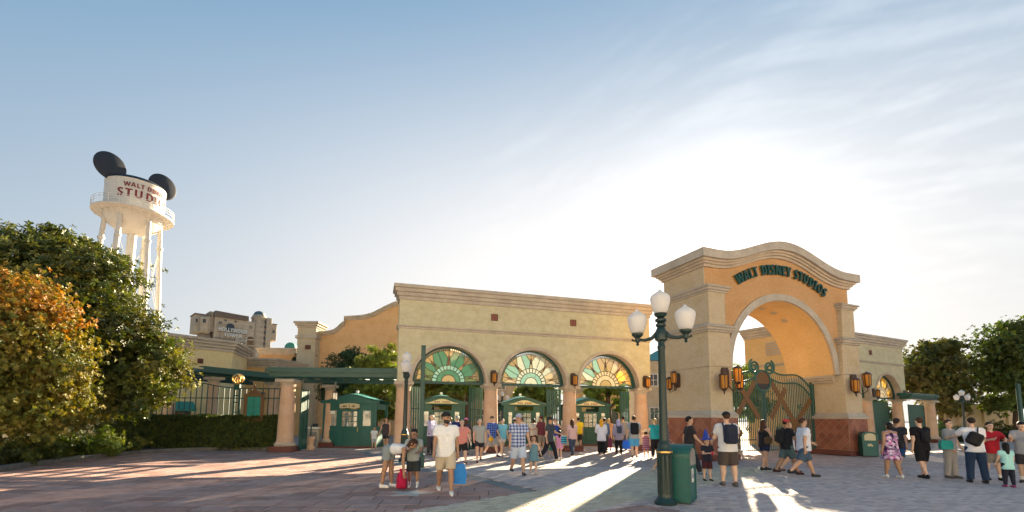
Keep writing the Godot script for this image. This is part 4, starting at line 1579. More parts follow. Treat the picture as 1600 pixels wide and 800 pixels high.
func build_hotel() -> void:
	var t := thing("hotel_tower", "weathered tan hotel tower with a blue dome and large white sign", "building", P(-132, 220), deg_to_rad(45))
	box_part("main_wall", Vector3(-2.0, 24.2, -6), Vector3(14.0, 48.4, 12), 0.2, M.far_stone, t)
	box_part("shoulder_wall", Vector3(6.4, 24.2, -6.6), Vector3(3.4, 48.3, 8.8), 0.1, M.far_stone, t)
	var niche := PackedVector2Array([Vector2(4.7, 0.0), Vector2(5.2, 0.0), Vector2(5.2, 39.4)])
	for k in range(1, 10):
		var an := PI - PI * k / 10.0
		niche.append(Vector2(6.6 + cos(an) * 1.4, 39.4 + sin(an) * 1.4))
	niche.append_array(PackedVector2Array([Vector2(8.0, 39.4), Vector2(8.0, 0.0), Vector2(8.1, 0.0), Vector2(8.1, 48.3), Vector2(4.7, 48.3)]))
	var nb := MB.new()
	nb.prism(niche, -2.2, 0.0)
	obj("niche_wall", nb, M.far_stone, t)
	# tiled parapet
	var pr := MB.new()
	pr.prism(V2([-9.4, 48.35, 5.2, 48.35, 5.0, 50.5, -9.0, 51.1]), -12.5, 0.7)
	obj("parapet_roof", pr, M.far_roof, t)
	for k in 26:
		box_part("roof_rib", Vector3(-9.0 + k * 0.55, 49.5, 0.82), Vector3(0.18, 2.2, 0.24), 0.0, M.far_stone_dark, t)
	# left wing hanging out over a broken stump
	box_part("hanging_wing", Vector3(-13.6, 44.2, -5), Vector3(6.2, 8.2, 9), 0.2, M.far_stone, t)
	box_part("wing_bay", Vector3(-13.2, 44.0, 0.2), Vector3(3.2, 7.2, 1.6), 0.4, M.far_stone, t)
	box_part("wing_roof", Vector3(-13.6, 48.55, -5), Vector3(6.8, 0.6, 9.6), 0.15, M.far_roof, t)
	box_part("wing_link", Vector3(-9.9, 46, -5.5), Vector3(1.9, 9.6, 8), 0.1, M.far_stone, t)
	box_part("wing_stump", Vector3(-11.8, 37.9, -5), Vector3(4.4, 4.4, 7), 0.5, M.far_stone_dark, t)
	# dome tower
	var tw := MB.new()
	tw.lathe([Vector2(3.4, 0), Vector2(3.4, 50.2), Vector2(3.7, 50.4), Vector2(3.7, 51.2), Vector2(3.2, 51.5), Vector2(3.1, 52.3)], 8, Vector3(10.6, 0, -2.5), false, Basis(Vector3.UP, PI / 8.0))
	obj("dome_tower", tw, M.far_stone, t)
	var dm := MB.new()
	dm.lathe([Vector2(2.7, 52.3), Vector2(2.6, 53.0), Vector2(2.1, 53.8), Vector2(1.2, 54.35), Vector2(0.0, 54.6)], 20, Vector3(10.6, 0, -2.5), true)
	obj("dome", dm, M.far_blue, t)
	box_part("tower_flank", Vector3(14.4, 25.6, -3.5), Vector3(2.6, 51.2, 8), 0.15, M.far_stone, t)
	box_part("right_wing", Vector3(17.0, 44.4, -4), Vector3(2.9, 8.2, 7), 0.15, M.far_stone, t)
	box_part("right_wing_roof", Vector3(17.0, 48.6, -4), Vector3(3.3, 0.5, 7.4), 0.1, M.far_roof, t)
	# windows
	for e in [[-4.6, 47.2, 0.9, 0.9], [-0.3, 47.2, 0.9, 0.9], [11.2, 48.9, 1.0, 1.5], [12.6, 48.9, 0.9, 1.5], [11.0, 46.4, 1.0, 1.2], [12.6, 46.4, 0.9, 1.2], [11.0, 43.5, 1.0, 1.2], [12.6, 43.5, 0.9, 1.2], [11.0, 40.8, 1.0, 1.2], [12.6, 40.8, 0.9, 1.2], [11.0, 38.0, 1.0, 1.2], [12.6, 38.0, 0.9, 1.2], [17.0, 44.8, 0.9, 1.5], [-13.2, 45.4, 1.2, 1.8], [-15.9, 45.4, 0.8, 1.8], [6.0, 45.4, 0.35, 1.6], [6.8, 45.4, 0.35, 1.6], [-6.6, 45.8, 1.2, 0.8]]:
		var z := 0.02
		if e[0] > 10.0 and e[0] < 14.0:
			z = 0.62
		elif e[0] > 5.0 and e[0] < 8.0:
			z = 0.02
		elif e[0] > 16.0:
			z = -0.48
		elif e[0] < -15.0:
			z = -0.48
		elif e[0] < -12.0:
			z = 1.02
		window_part(t, Transform3D(Basis(), Vector3(e[0], e[1], z)), e[2], e[3], M.dark_glass, M.far_stone_dark)
	# big arched opening and the stacked balconies below the tower
	var ar := MB.new()
	var poly := PackedVector2Array([Vector2(-4.1, 42.6), Vector2(-0.7, 42.6)])
	for k in 13:
		var an := PI * k / 12.0
		poly.append(Vector2(-2.4 + cos(an) * 1.7, 44.6 + sin(an) * 1.4))
	ar.prism(poly, 0.01, 0.08)
	obj("great_window", ar, M.dark_glass, t)
	for y in [39.2, 36.3, 33.4, 30.5]:
		box_part("balcony", Vector3(6.6, y, 0.1), Vector3(2.76, 0.5, 2.0), 0.05, M.far_stone, t)
	for e in [[-6.4, 44.6, 3.2], [-1.2, 41.0, 8.0]]:
		box_part("sign_beam", Vector3(e[0] if e[2] < 5.0 else -1.3, e[1] + (0.4 if e[2] < 5.0 else 0.55), 0.6), Vector3(e[2] if e[2] < 5.0 else 12.2, 0.18, 0.3), 0.0, M.far_stone_dark, t)
	for k in 6:
		box_part("sign_post", Vector3(-6.5 + k * 2.1, 40.0, 0.55), Vector3(0.14, 6.0, 0.14), 0.0, M.far_stone_dark, t)
	# scorched wall below the sign
	box_part("scorched_wall", Vector3(-2.2, 33.0, 0.12), Vector3(13.0, 11.5, 0.3), 0.05, M.far_stone_dark, t)
	letters(t, "HOLLYWOOD", -7.5, 4.7, 41.8, 1.75, 1.0, M.white, true, false, 0.0, 0.25)
	letters(t, "TOWER", -5.0, 2.5, 39.5, 1.65, 1.0, M.white, true, false, 0.0, 0.25)
	letters(t, "Hotel", -0.2, 4.7, 37.6, 1.3, 1.0, M.white, false, true, 0.3, 0.2)


# ---------------------------------------------------------------- water tower
func build_water_tower() -> void:
	# the lettered side looks to the right of the camera
	var turn := atan2(0.9, 0.44)
	var t := thing("water_tower", "cream water tower with dark domed cap and two upright black discs", "water tower", P(-49.0, 58.0), turn)
	var tank := MB.new()
	tank.lathe([Vector2(3.13, 27.45), Vector2(3.13, 31.05), Vector2(3.18, 31.08), Vector2(3.18, 31.2)], 48)
	obj("tank", tank, M.tank, t)
	var bowl := MB.new()
	bowl.lathe([Vector2(0.0, 24.95), Vector2(0.8, 25.0), Vector2(1.8, 25.35), Vector2(2.6, 26.0), Vector2(3.05, 26.8), Vector2(3.13, 27.45)], 48, Vector3.ZERO, true)
	obj("bowl", bowl, M.tank, t)
	var cap := MB.new()
	cap.lathe([Vector2(3.18, 31.2), Vector2(3.14, 31.4), Vector2(2.7, 31.7), Vector2(1.7, 31.98), Vector2(0.7, 32.1), Vector2(0.0, 32.12)], 48, Vector3.ZERO, true)
	obj("cap", cap, M.navy_black, t)
	for s in [-1, 1]:
		var ear := MB.new()
		ear.lathe([Vector2(0.0, -0.14), Vector2(1.5, -0.14), Vector2(1.68, -0.09), Vector2(1.74, 0.0), Vector2(1.68, 0.09), Vector2(1.5, 0.14), Vector2(0.0, 0.14)], 44, Vector3(s * 2.95, 32.75, 0), false, Basis(Vector3.RIGHT, PI * 0.5))
		obj("round_disc", ear, M.navy_black, t)
	# walkway with brackets and railing
	var deck := MB.new()
	deck.lathe([Vector2(3.14, 27.25), Vector2(4.2, 27.3), Vector2(4.24, 27.28), Vector2(4.24, 27.46), Vector2(4.2, 27.46), Vector2(4.18, 27.4), Vector2(3.14, 27.4)], 48)
	obj("walkway", deck, M.tank, t)
	for k in 24:
		var an := TAU * k / 24.0
		var d := Vector3(cos(an), 0, sin(an))
		var br := MB.new()
		br.bar(d * 2.95 + Vector3(0, 26.6, 0), d * 4.15 + Vector3(0, 27.18, 0), 0.07, 0.09)
		obj("bracket", br, M.tank, t)
		var po := MB.new()
		po.bar(d * 4.22 + Vector3(0, 27.5, 0), d * 4.22 + Vector3(0, 28.5, 0), 0.045, 0.045)
		obj("railing_post", po, M.white, t)
	for y in [27.9, 28.22, 28.5]:
		var ring := []
		for k in 49:
			var an := TAU * k / 48.0
			ring.append(Vector3(cos(an) * 4.22, y, sin(an) * 4.22))
		var r := MB.new()
		r.tube(ring, [0.025], 5, false)
		obj("rail", r, M.white, t)
	var legs := []
	for k in 6:
		var an := TAU * (k + 0.35) / 6.0
		var d := Vector3(cos(an), 0, sin(an))
		var lg := MB.new()
		lg.tube([d * 4.1, d * 2.75 + Vector3(0, 27.3, 0)], [0.30, 0.26], 16)
		lg.lathe([Vector2(0.36, 23.6), Vector2(0.38, 23.65), Vector2(0.38, 23.85), Vector2(0.36, 23.9)], 16, d * 2.93)
		obj("leg", lg, M.tank, t)
		var cone := MB.new()
		cone.prism(V2([-0.02, 0, 0.02, 0, 0.3, 1.0, -0.3, 1.0]), -0.02, 0.02, Transform3D(Basis(Vector3.UP, -an + PI * 0.5), d * 2.4 + Vector3(0, 25.3, 0)))
		obj("gusset", cone, M.tank, t)
		legs.append(d)
	for k in 6:
		var a: Vector3 = legs[k]
		var b: Vector3 = legs[(k + 1) % 6]
		for lv in [[4.0, 14.0], [14.0, 24.0]]:
			var ra: float = 4.1 - 1.35 * lv[0] / 27.3
			var rb: float = 4.1 - 1.35 * lv[1] / 27.3
			for w in [[a, b], [b, a]]:
				var rod := MB.new()
				rod.tube([w[0] * ra + Vector3(0, lv[0], 0), w[1] * rb + Vector3(0, lv[1], 0)], [0.03], 5)
				obj("brace", rod, M.tank, t)
	# standpipe
	var sp := MB.new()
	sp.tube([Vector3(0, 0, 0), Vector3(0, 25.0, 0)], [0.5, 0.5], 16)
	obj("standpipe", sp, M.tank, t)
	round_text(t, "WALT DISNEY", 30.05, 0.55, 3.16, 1.05)
	round_text(t, "STUDIOS", 28.75, 0.98, 3.16, 1.15)


func round_text(t: Node3D, text: String, y: float, high: float, r: float, loose: float) -> void:
	var font := SystemFont.new()
	font.font_names = PackedStringArray(["Droid Sans"])
	font.font_weight = 700
	var px := high / 0.714 / 64.0
	var adv := []
	var total := 0.0
	for ch in text:
		var wd := font.get_string_size(ch, HORIZONTAL_ALIGNMENT_LEFT, -1, 64).x * px * loose
		adv.append(wd)
		total += wd
	var run := -total * 0.5
	for i in text.length():
		var an: float = (run + adv[i] * 0.5) / r
		run += adv[i]
		if text[i] == " ":
			continue
		var me := TextMesh.new()
		me.text = text[i]
		me.font = font
		me.font_size = 64
		me.pixel_size = px
		me.depth = 0.05
		var o := MeshInstance3D.new()
		o.name = "letter"
		o.mesh = me
		o.material_override = M.maroon
		o.transform = Transform3D(Basis(Vector3.UP, an), Vector3(sin(an) * r, y + high * 0.5, cos(an) * r))
		t.add_child(o, true)


# ---------------------------------------------------------------- pergolas and fence
func build_pergolas() -> void:
	# front pergola from its own column to the arcade
	var t := thing("timber_pergola", "dark green timber pergola spanning from the hedge column to the arcade", "pergola", P(-11.0, 22.95), deg_to_rad(2.0))
	column_parts(t, Vector3(0.0, 0, 0), 3.5)
	column_parts(t, Vector3(0.75, 0, -3.7), 3.5, 0.8)
	for z in [0.42, -0.42, -3.7]:
		box_part("beam", Vector3(2.35, 3.70, z), Vector3(6.2, 0.22, 0.16), 0.012, M.green, t)
	for k in 8:
		var x := -0.5 + k * 0.8
		var rf := MB.new()
		rf.prism(V2([0.52, 3.83, 0.52, 3.95, -4.4, 3.99, -4.4, 3.83]), -0.06, 0.06, Transform3D(Basis(Vector3.UP, PI * 0.5 - PI), Vector3(x, 0, 0)))
		obj("rafter", rf, M.green, t)
	for z in [0.3, -1.6, -2.8]:
		box_part("batten", Vector3(2.35, 4.03, z), Vector3(6.4, 0.06, 0.22), 0.008, M.green_light, t)
	box_part("fascia", Vector3(2.35, 3.9, 0.56), Vector3(6.5, 0.19, 0.05), 0.008, M.green, t)
	gate_leaf(P(-10.35, 23.4), 1.45, 0.6, 3.0, "green slatted gate leaf standing open beside the pergola column by the booth")
	hanging_lantern(P(-9.3, 24.6, 3.52), "small square lantern hanging from the front pergola beside the booth roof")
	# second pergola behind the fence
	var a := atan2(0.91, 0.41)
	var s := thing("garden_pergola", "dark green pergola with pale columns standing behind the fence", "pergola", P(-17.9, 28.0), a)
	column_parts(s, Vector3(0, 0, 0), 4.02, 0.9)
	column_parts(s, Vector3(4.1, 0, 0), 4.02, 0.9)
	column_parts(s, Vector3(0, 0, -4.2), 4.02, 0.9)
	for z in [0.3, -0.3, -4.0]:
		box_part("beam", Vector3(2.2, 4.16, z), Vector3(6.6, 0.27, 0.15), 0.012, M.green, s)
	for k in 9:
		var rf := MB.new()
		rf.prism(V2([0.9, 4.31, 0.9, 4.42, -5.0, 4.5, -5.0, 4.31]), -0.06, 0.06, Transform3D(Basis(Vector3.UP, -PI * 0.5), Vector3(-0.8 + k * 0.75, 0, 0)))
		obj("rafter", rf, M.green, s)
	for z in [0.55, -1.2, -2.8]:
		box_part("batten", Vector3(2.2, 4.53, z), Vector3(6.8, 0.06, 0.3), 0.008, M.green_light, s)
	box_part("fascia", Vector3(2.2, 4.36, 0.92), Vector3(6.9, 0.36, 0.05), 0.008, M.green, s)
	hanging_lantern(P(-14.6, 27.4, 3.6), "small square lantern hanging behind the fence above the notice board")


func hanging_lantern(at: Vector3, label: String) -> void:
	var t := thing("hanging_lantern", label, "lantern", at, 0.4)
	var rod := MB.new()
	rod.tube([Vector3.ZERO, Vector3(0, -0.45, 0)], [0.012], 5)
	obj("rod", rod, M.bronze, t)
	var c := MB.new()
	c.lathe([Vector2(0.02, -0.45), Vector2(0.14, -0.55), Vector2(0.14, -0.58), Vector2(0.0, -0.57)], 4, Vector3.ZERO)
	c.lathe([Vector2(0.0, -0.95), Vector2(0.12, -0.94), Vector2(0.12, -0.9), Vector2(0.0, -0.89)], 4, Vector3.ZERO)
	for k in 4:
		var an := TAU * k / 4.0
		c.bar(Vector3(cos(an) * 0.12, -0.93, sin(an) * 0.12), Vector3(cos(an) * 0.125, -0.56, sin(an) * 0.125), 0.018, 0.018)
	obj("cage", c, M.bronze, t)
	var g := MB.new()
	g.lathe([Vector2(0.105, -0.9), Vector2(0.11, -0.58)], 4)
	obj("lantern_glass", g, M.globe, t)


func build_fence() -> void:
	var a := Vector3(-20.6, 0, -24.55)
	var b := Vector3(-11.7, 0, -24.15)
	var dir := (b - a).normalized()
	var long := (b - a).length()
	var turn := -atan2(dir.z, dir.x)
	var t := thing("iron_fence", "dark green iron fence with an arching top rail above the hedge", "fence", a, turn)
	var top := func(x: float) -> float:
		return 3.12 + 0.42 * exp(-pow((x - 3.4) / 1.7, 2.0))
	var n := 30
	var pts := []
	for k in n + 1:
		var x := long * k / n
		var hgt: float = top.call(x)
		pts.append(Vector3(x, hgt, 0))
		box_part("bar", Vector3(x, (hgt + 0.15) * 0.5, 0), Vector3(0.035, hgt - 0.15, 0.035), 0.0, M.green, t)
	var r := MB.new()
	r.tube(pts, [0.032], 6)
	obj("top_rail", r, M.green, t)
	for y in [2.62, 0.5]:
		box_part("rail", Vector3(long * 0.5, y, 0.03), Vector3(long, 0.05, 0.03), 0.0, M.green, t)
	for x in [1.75, 6.35]:
		var ps := MB.new()
		for e in [-0.14, 0.14]:
			ps.cbox(Vector3(x + e, 1.6, 0.02), Vector3(0.06, 3.0, 0.08), 0.008)
		for y in [1.2, 1.9, 2.4, 2.75]:
			ps.box(Vector3(x, y, 0.02), Vector3(0.22, 0.05, 0.06))
		ps.cbox(Vector3(x, 3.2, 0.02), Vector3(0.3, 0.28, 0.16), 0.02)
		obj("fence_post", ps, M.green, t)
	# openwork gilt ball on the post
	var ball := MB.new()
	for k in 7:
		var an := PI * k / 7.0
		var ring := []
		for s in 25:
			var u := TAU * s / 24.0
			ring.append(Vector3(6.35, 3.62, 0.02) + Vector3(cos(u) * cos(an), sin(u) * 0.95, cos(u) * sin(an)) * 0.27)
		ball.tube(ring, [0.022], 5, false)
	ball.lathe([Vector2(0.0, 3.3), Vector2(0.09, 3.33), Vector2(0.05, 3.4), Vector2(0.0, 3.42)], 10, Vector3(6.35, 0, 0.02))
	obj("gilt_finial", ball, M.gold, t)
	# notice board in a gilt frame
	var nb := thing("notice_board", "teal notice board in an ornate brown frame fixed to the fence above the hedge", "notice board", P(-13.05, 23.72, 0), turn)
	box_part("board", Vector3(0, 2.16, 0), Vector3(0.68, 1.06, 0.05), 0.0, M.teal_roof, nb)
	for s in [-1, 1]:
		box_part("frame_side", Vector3(s * 0.43, 2.14, 0.02), Vector3(0.17, 1.3, 0.1), 0.03, M.brown, nb)
		box_part("frame_rail", Vector3(0, 2.14 + s * 0.62, 0.02), Vector3(1.02, 0.16, 0.1), 0.03, M.brown, nb)
	var cr := MB.new()
	cr.prism(V2([-0.32, 2.84, 0.32, 2.84, 0.2, 2.97, 0.09, 3.02, 0.05, 3.2, 0.0, 3.3, -0.05, 3.2, -0.09, 3.02, -0.2, 2.97]), -0.03, 0.05)
	obj("crest", cr, M.brown, nb)
	box_part("glazing_bar", Vector3(0, 2.16, 0.03), Vector3(0.02, 1.04, 0.012), 0.0, M.green_light, nb)
	box_part("glazing_bar", Vector3(0, 2.16, 0.032), Vector3(0.66, 0.02, 0.012), 0.0, M.green_light, nb)
	for s in [-0.3, 0.3]:
		box_part("post", Vector3(s, 0.76, -0.04), Vector3(0.06, 1.5, 0.06), 0.0, M.green, nb)


# ---------------------------------------------------------------- booths
func booth(at: Vector3, turn: float, w: float, label: String, style: int) -> void:
	var t := thing("ticket_booth", label, "booth", at, turn, "green ticket booths")
	var d := 1.9
	var h := 2.45
	var mat: Material = M.green_booth if style == 0 else M.green
	# body: corner posts, panelled lower wall, glazed upper part
	for sx in [-1, 1]:
		for z in [0.0, -d]:
			box_part("corner_post", Vector3(sx * (w * 0.5 - 0.07), h * 0.5, z), Vector3(0.14, h, 0.14), 0.01, mat, t)
		box_part("side_wall", Vector3(sx * (w * 0.5 - 0.07), 0.58, -d * 0.5), Vector3(0.06, 1.14, d - 0.15), 0.0, mat, t)
		box_part("side_head", Vector3(sx * (w * 0.5 - 0.07), 2.28, -d * 0.5), Vector3(0.06, 0.32, d - 0.15), 0.0, mat, t)
	var dw := 1.15
	var sw := (w - dw) * 0.5 - 0.14
	var doors := MB.new()
	for s in [-1, 1]:
		var cx: float = s * (dw * 0.5 + sw * 0.5)
		box_part("side_panel", Vector3(cx, 0.56, 0), Vector3(sw, 1.12, 0.06), 0.0, mat, t)
		box_part("raised_field", Vector3(cx, 0.56, 0.04), Vector3(sw - 0.24, 0.78, 0.03), 0.01, mat, t)
		box_part("side_header", Vector3(cx, 2.3, 0), Vector3(sw, 0.3, 0.06), 0.0, mat, t)
		var wf := MB.new()
		for e in [-1, 1]:
			wf.box(Vector3(cx + e * (sw * 0.5 - 0.09), 1.635, 0), Vector3(0.18, 1.03, 0.06))
		wf.box(Vector3(cx, 1.16, 0.004), Vector3(sw - 0.36, 0.08, 0.06))
		wf.box(Vector3(cx, 2.1, 0.004), Vector3(sw - 0.36, 0.1, 0.06))
		var win := obj("side_window", wf, mat, t)
		box_part("pane", Vector3(cx, 1.63, 0), Vector3(sw - 0.36, 0.86, 0.012), 0.0, M.glass, win)
		box_part("price_card", Vector3(cx, 1.94, 0.02), Vector3(0.24, 0.17, 0.012), 0.0, M.paper, win)
	# door with a three by three light above a panel
	var df := MB.new()
	for s in [-1, 1]:
		df.cbox(Vector3(s * (dw * 0.5 - 0.07), 1.07, 0.02), Vector3(0.14, 2.1, 0.07), 0.006)
	df.box(Vector3(0, 0.12, 0.02), Vector3(dw - 0.28, 0.2, 0.065))
	df.box(Vector3(0, 1.08, 0.02), Vector3(dw - 0.28, 0.16, 0.065))
	df.box(Vector3(0, 2.06, 0.02), Vector3(dw - 0.28, 0.12, 0.065))
	df.box(Vector3(0, 0.6, 0.005), Vector3(dw - 0.28, 0.78, 0.03))
	df.cbox(Vector3(0, 0.6, 0.03), Vector3(dw - 0.5, 0.58, 0.03), 0.01)
	var door := obj("door", df, mat, t)
	for i in 3:
		for j in 3:
			box_part("pane", Vector3((i - 1) * 0.29, 1.30 + j * 0.285, 0.02), Vector3(0.262, 0.258, 0.012), 0.0, M.glass, door)
	var mu := MB.new()
	for i in [-1, 1]:
		mu.box(Vector3(i * 0.145, 1.585, 0.022), Vector3(0.028, 0.86, 0.05))
	for j in 2:
		mu.box(Vector3(0, 1.4425 + j * 0.285, 0.023), Vector3(0.86, 0.027, 0.048))
	obj("glazing_bars", mu, mat, door)
	box_part("handle", Vector3(dw * 0.5 - 0.07, 1.0, 0.09), Vector3(0.03, 0.22, 0.04), 0.008, M.gold, door)
	# curved pediment with the sign panel
	var pd := PackedVector2Array([Vector2(-w * 0.5 - 0.12, h), Vector2(w * 0.5 + 0.12, h)])
	for k in 17:
		var u := 1.0 - k / 8.0
		pd.append(Vector2(u * (w * 0.5 + 0.16), h + 0.14 + 0.36 * (0.5 + 0.5 * cos(u * PI))))
	var pb := MB.new()
	pb.prism(pd, -0.06, 0.10)
	obj("pediment", pb, mat, t)
	var bp := MB.new()
	bp.prism(pd, -d - 0.1, -d + 0.06)
	obj("rear_pediment", bp, mat, t)
	# fabric-like roof arching from front to back
	var rf := MB.new()
	for k in 16:
		var u0 := -1.0 + k / 8.0
		var u1 := -1.0 + (k + 1) / 8.0
		var y0 := h + 0.17 + 0.36 * (0.5 + 0.5 * cos(u0 * PI))
		var y1 := h + 0.17 + 0.36 * (0.5 + 0.5 * cos(u1 * PI))
		var x0 := u0 * (w * 0.5 + 0.24)
		var x1 := u1 * (w * 0.5 + 0.24)
		rf.quad(Vector3(x0, y0, 0.06), Vector3(x1, y1, 0.06), Vector3(x1, y1 + 0.1 * (1.0 - absf(u1)), -d * 0.5), Vector3(x0, y0 + 0.1 * (1.0 - absf(u0)), -d * 0.5), Vector3.UP)
		rf.quad(Vector3(x0, y0, -d - 0.1), Vector3(x1, y1, -d - 0.1), Vector3(x1, y1 + 0.1 * (1.0 - absf(u1)), -d * 0.5), Vector3(x0, y0 + 0.1 * (1.0 - absf(u0)), -d * 0.5), Vector3.UP)
	obj("roof", rf, M.teal_roof, t)
	box_part("roof_lamp", Vector3(0, h + 0.7, -d * 0.5), Vector3(0.16, 0.16, 0.16), 0.02, M.white, t)
	if style == 0:
		var sg := PackedVector2Array([Vector2(-0.57, 2.19), Vector2(0.57, 2.19)])
		for k in 9:
			var u := 1.0 - k / 4.0
			sg.append(Vector2(u * 0.57, 2.4 + 0.06 * (1.0 - u * u)))
		var sb := MB.new()
		sb.prism(sg, 0.101, 0.125)
		var sign := obj("sign_panel", sb, M.cream_sign, t)
		# two short dark words and a small figure mark, too small to read
		for e in [[-0.36, 0.05], [-0.30, 0.05], [-0.24, 0.05], [-0.18, 0.04], [0.17, 0.05], [0.23, 0.05], [0.29, 0.05]]:
			box_part("word_mark", Vector3(e[0], 2.295, 0.128), Vector3(e[1], 0.085, 0.006), 0.0, M.brown, sign)
		box_part("figure_mark", Vector3(-0.01, 2.31, 0.128), Vector3(0.03, 0.16, 0.006), 0.0, M.brown, sign)
		box_part("figure_mark", Vector3(0.02, 2.275, 0.1295), Vector3(0.07, 0.03, 0.006), 0.0, M.brown, sign)
	else:
		var sg := PackedVector2Array([Vector2(-0.95, h + 0.06), Vector2(0.95, h + 0.06)])
		for k in 13:
			var u := 1.0 - k / 6.0
			sg.append(Vector2(u * 0.95, h + 0.09 + 0.24 * (0.5 + 0.5 * cos(u * PI))))
		var sb := MB.new()
		sb.prism(sg, 0.101, 0.12)
		var sign := obj("sign_panel", sb, M.cream_sign, t)
		for k in 8:
			if k == 3:
				continue
			box_part("word_mark", Vector3(-0.4 + k * 0.115, h + 0.15, 0.123), Vector3(0.08, 0.075, 0.006), 0.0, M.maroon, sign)
	box_part("counter", Vector3(0, 0.04, 0.02), Vector3(w + 0.06, 0.08, 0.2), 0.01, M.plinth, t)
	# a plain back wall below the rear windows
	box_part("back_wall", Vector3(0, 0.56, -d), Vector3(w - 0.28, 1.12, 0.05), 0.0, mat, t)


func build_booths() -> void:
	booth(P(-9.1, 26.4), deg_to_rad(-3), 3.05, "green booth with a three by three paned door and cream sign under the front pergola", 0)
	booth(P(-4.1, 27.5), deg_to_rad(12), 2.7, "green booth with a turquoise canopy under the green glass arch", 1)
	booth(P(0.75, 28.6), deg_to_rad(14), 2.6, "green booth with an empty cream pediment panel under the turquoise glass arch", 1)
	booth(P(4.95, 29.6), deg_to_rad(14), 2.6, "green booth with red lettering on its pediment under the amber glass arch", 1)
	# grey ticket post beside the front booth
	var t := thing("ticket_machine", "grey waist-high ticket machine beside the pergola booth", "ticket machine", P(-11.0, 26.3), 0.1)
	box_part("body", Vector3(0, 0.5, 0), Vector3(0.5, 1.0, 0.45), 0.02, M.trim_grey, t)
	box_part("top", Vector3(0, 1.06, 0.02), Vector3(0.6, 0.12, 0.55), 0.03, M.white, t)
	box_part("reader", Vector3(0, 1.2, -0.08), Vector3(0.3, 0.2, 0.1), 0.02, M.iron, t)
	box_part("door", Vector3(0, 0.46, 0.23), Vector3(0.4, 0.78, 0.015), 0.004, M.concrete, t)


# ---------------------------------------------------------------- street furniture
func lamp_post(at: Vector3, turn: float, label: String) -> void:
	var t := thing("street_lamp", label, "street lamp", at, turn, "three-globe green street lamps")
	var ba := MB.new()
	ba.lathe([Vector2(0.21, 0.0), Vector2(0.215, 0.05), Vector2(0.17, 0.10), Vector2(0.145, 0.14), Vector2(0.14, 0.2), Vector2(0.135, 0.95), Vector2(0.15, 0.98), Vector2(0.155, 1.03), Vector2(0.125, 1.07), Vector2(0.125, 1.12), Vector2(0.105, 1.17), Vector2(0.085, 1.22)], 20)
	for k in 12:
		var an := TAU * k / 12.0
		ba.bar(Vector3(cos(an) * 0.137, 0.2, sin(an) * 0.137), Vector3(cos(an) * 0.134, 0.94, sin(an) * 0.134), 0.03, 0.02, Vector3(-sin(an), 0, cos(an)))
	obj("base", ba, M.green_lamp, t)
	var gd := MB.new()
	gd.lathe([Vector2(0.152, 0.985), Vector2(0.159, 0.99), Vector2(0.159, 1.02), Vector2(0.152, 1.025)], 20)
	obj("gilt_band", gd, M.gold, t)
	var sh := MB.new()
	sh.lathe([Vector2(0.085, 1.22), Vector2(0.082, 1.5), Vector2(0.066, 3.02), Vector2(0.08, 3.05), Vector2(0.08, 3.09), Vector2(0.066, 3.11), Vector2(0.066, 3.2)], 16)
	obj("shaft", sh, M.green_lamp, t)
	var hub := MB.new()
	hub.lathe([Vector2(0.066, 3.18), Vector2(0.12, 3.22), Vector2(0.13, 3.34), Vector2(0.09, 3.44), Vector2(0.07, 3.48), Vector2(0.1, 3.5), Vector2(0.1, 3.54), Vector2(0.06, 3.57), Vector2(0.11, 3.6), Vector2(0.11, 3.64), Vector2(0.06, 3.67), Vector2(0.12, 3.72), Vector2(0.13, 3.76), Vector2(0.0, 3.765)], 16)
	obj("hub", hub, M.green_lamp, t)
	for s in [-1, 1]:
		var arm := MB.new()
		arm.tube([Vector3(s * 0.08, 3.36, 0), Vector3(s * 0.18, 3.27, 0), Vector3(s * 0.32, 3.24, 0), Vector3(s * 0.47, 3.26, 0)], [0.05, 0.038, 0.032, 0.03], 8)
		arm.lathe([Vector2(0.0, 3.13), Vector2(0.035, 3.15), Vector2(0.02, 3.19), Vector2(0.05, 3.22), Vector2(0.05, 3.29), Vector2(0.07, 3.31), Vector2(0.115, 3.35), Vector2(0.12, 3.39), Vector2(0.0, 3.395)], 12, Vector3(s * 0.47, 0, 0))
		arm.tube([Vector3(s * 0.47, 3.25, 0), Vector3(s * 0.55, 3.24, 0), Vector3(s * 0.58, 3.27, 0)], [0.022, 0.018, 0.03], 6)
		obj("arm", arm, M.green_lamp, t)
	for e in [[0.0, 3.765], [-0.47, 3.395], [0.47, 3.395]]:
		var g := MB.new()
		g.lathe([Vector2(0.0, 0.0), Vector2(0.115, 0.0), Vector2(0.145, 0.06), Vector2(0.185, 0.2), Vector2(0.198, 0.29), Vector2(0.19, 0.34), Vector2(0.15, 0.385), Vector2(0.09, 0.425), Vector2(0.05, 0.45), Vector2(0.035, 0.475), Vector2(0.0, 0.51)], 24, Vector3(e[0], e[1], 0), true)
		obj("globe", g, M.globe, t)


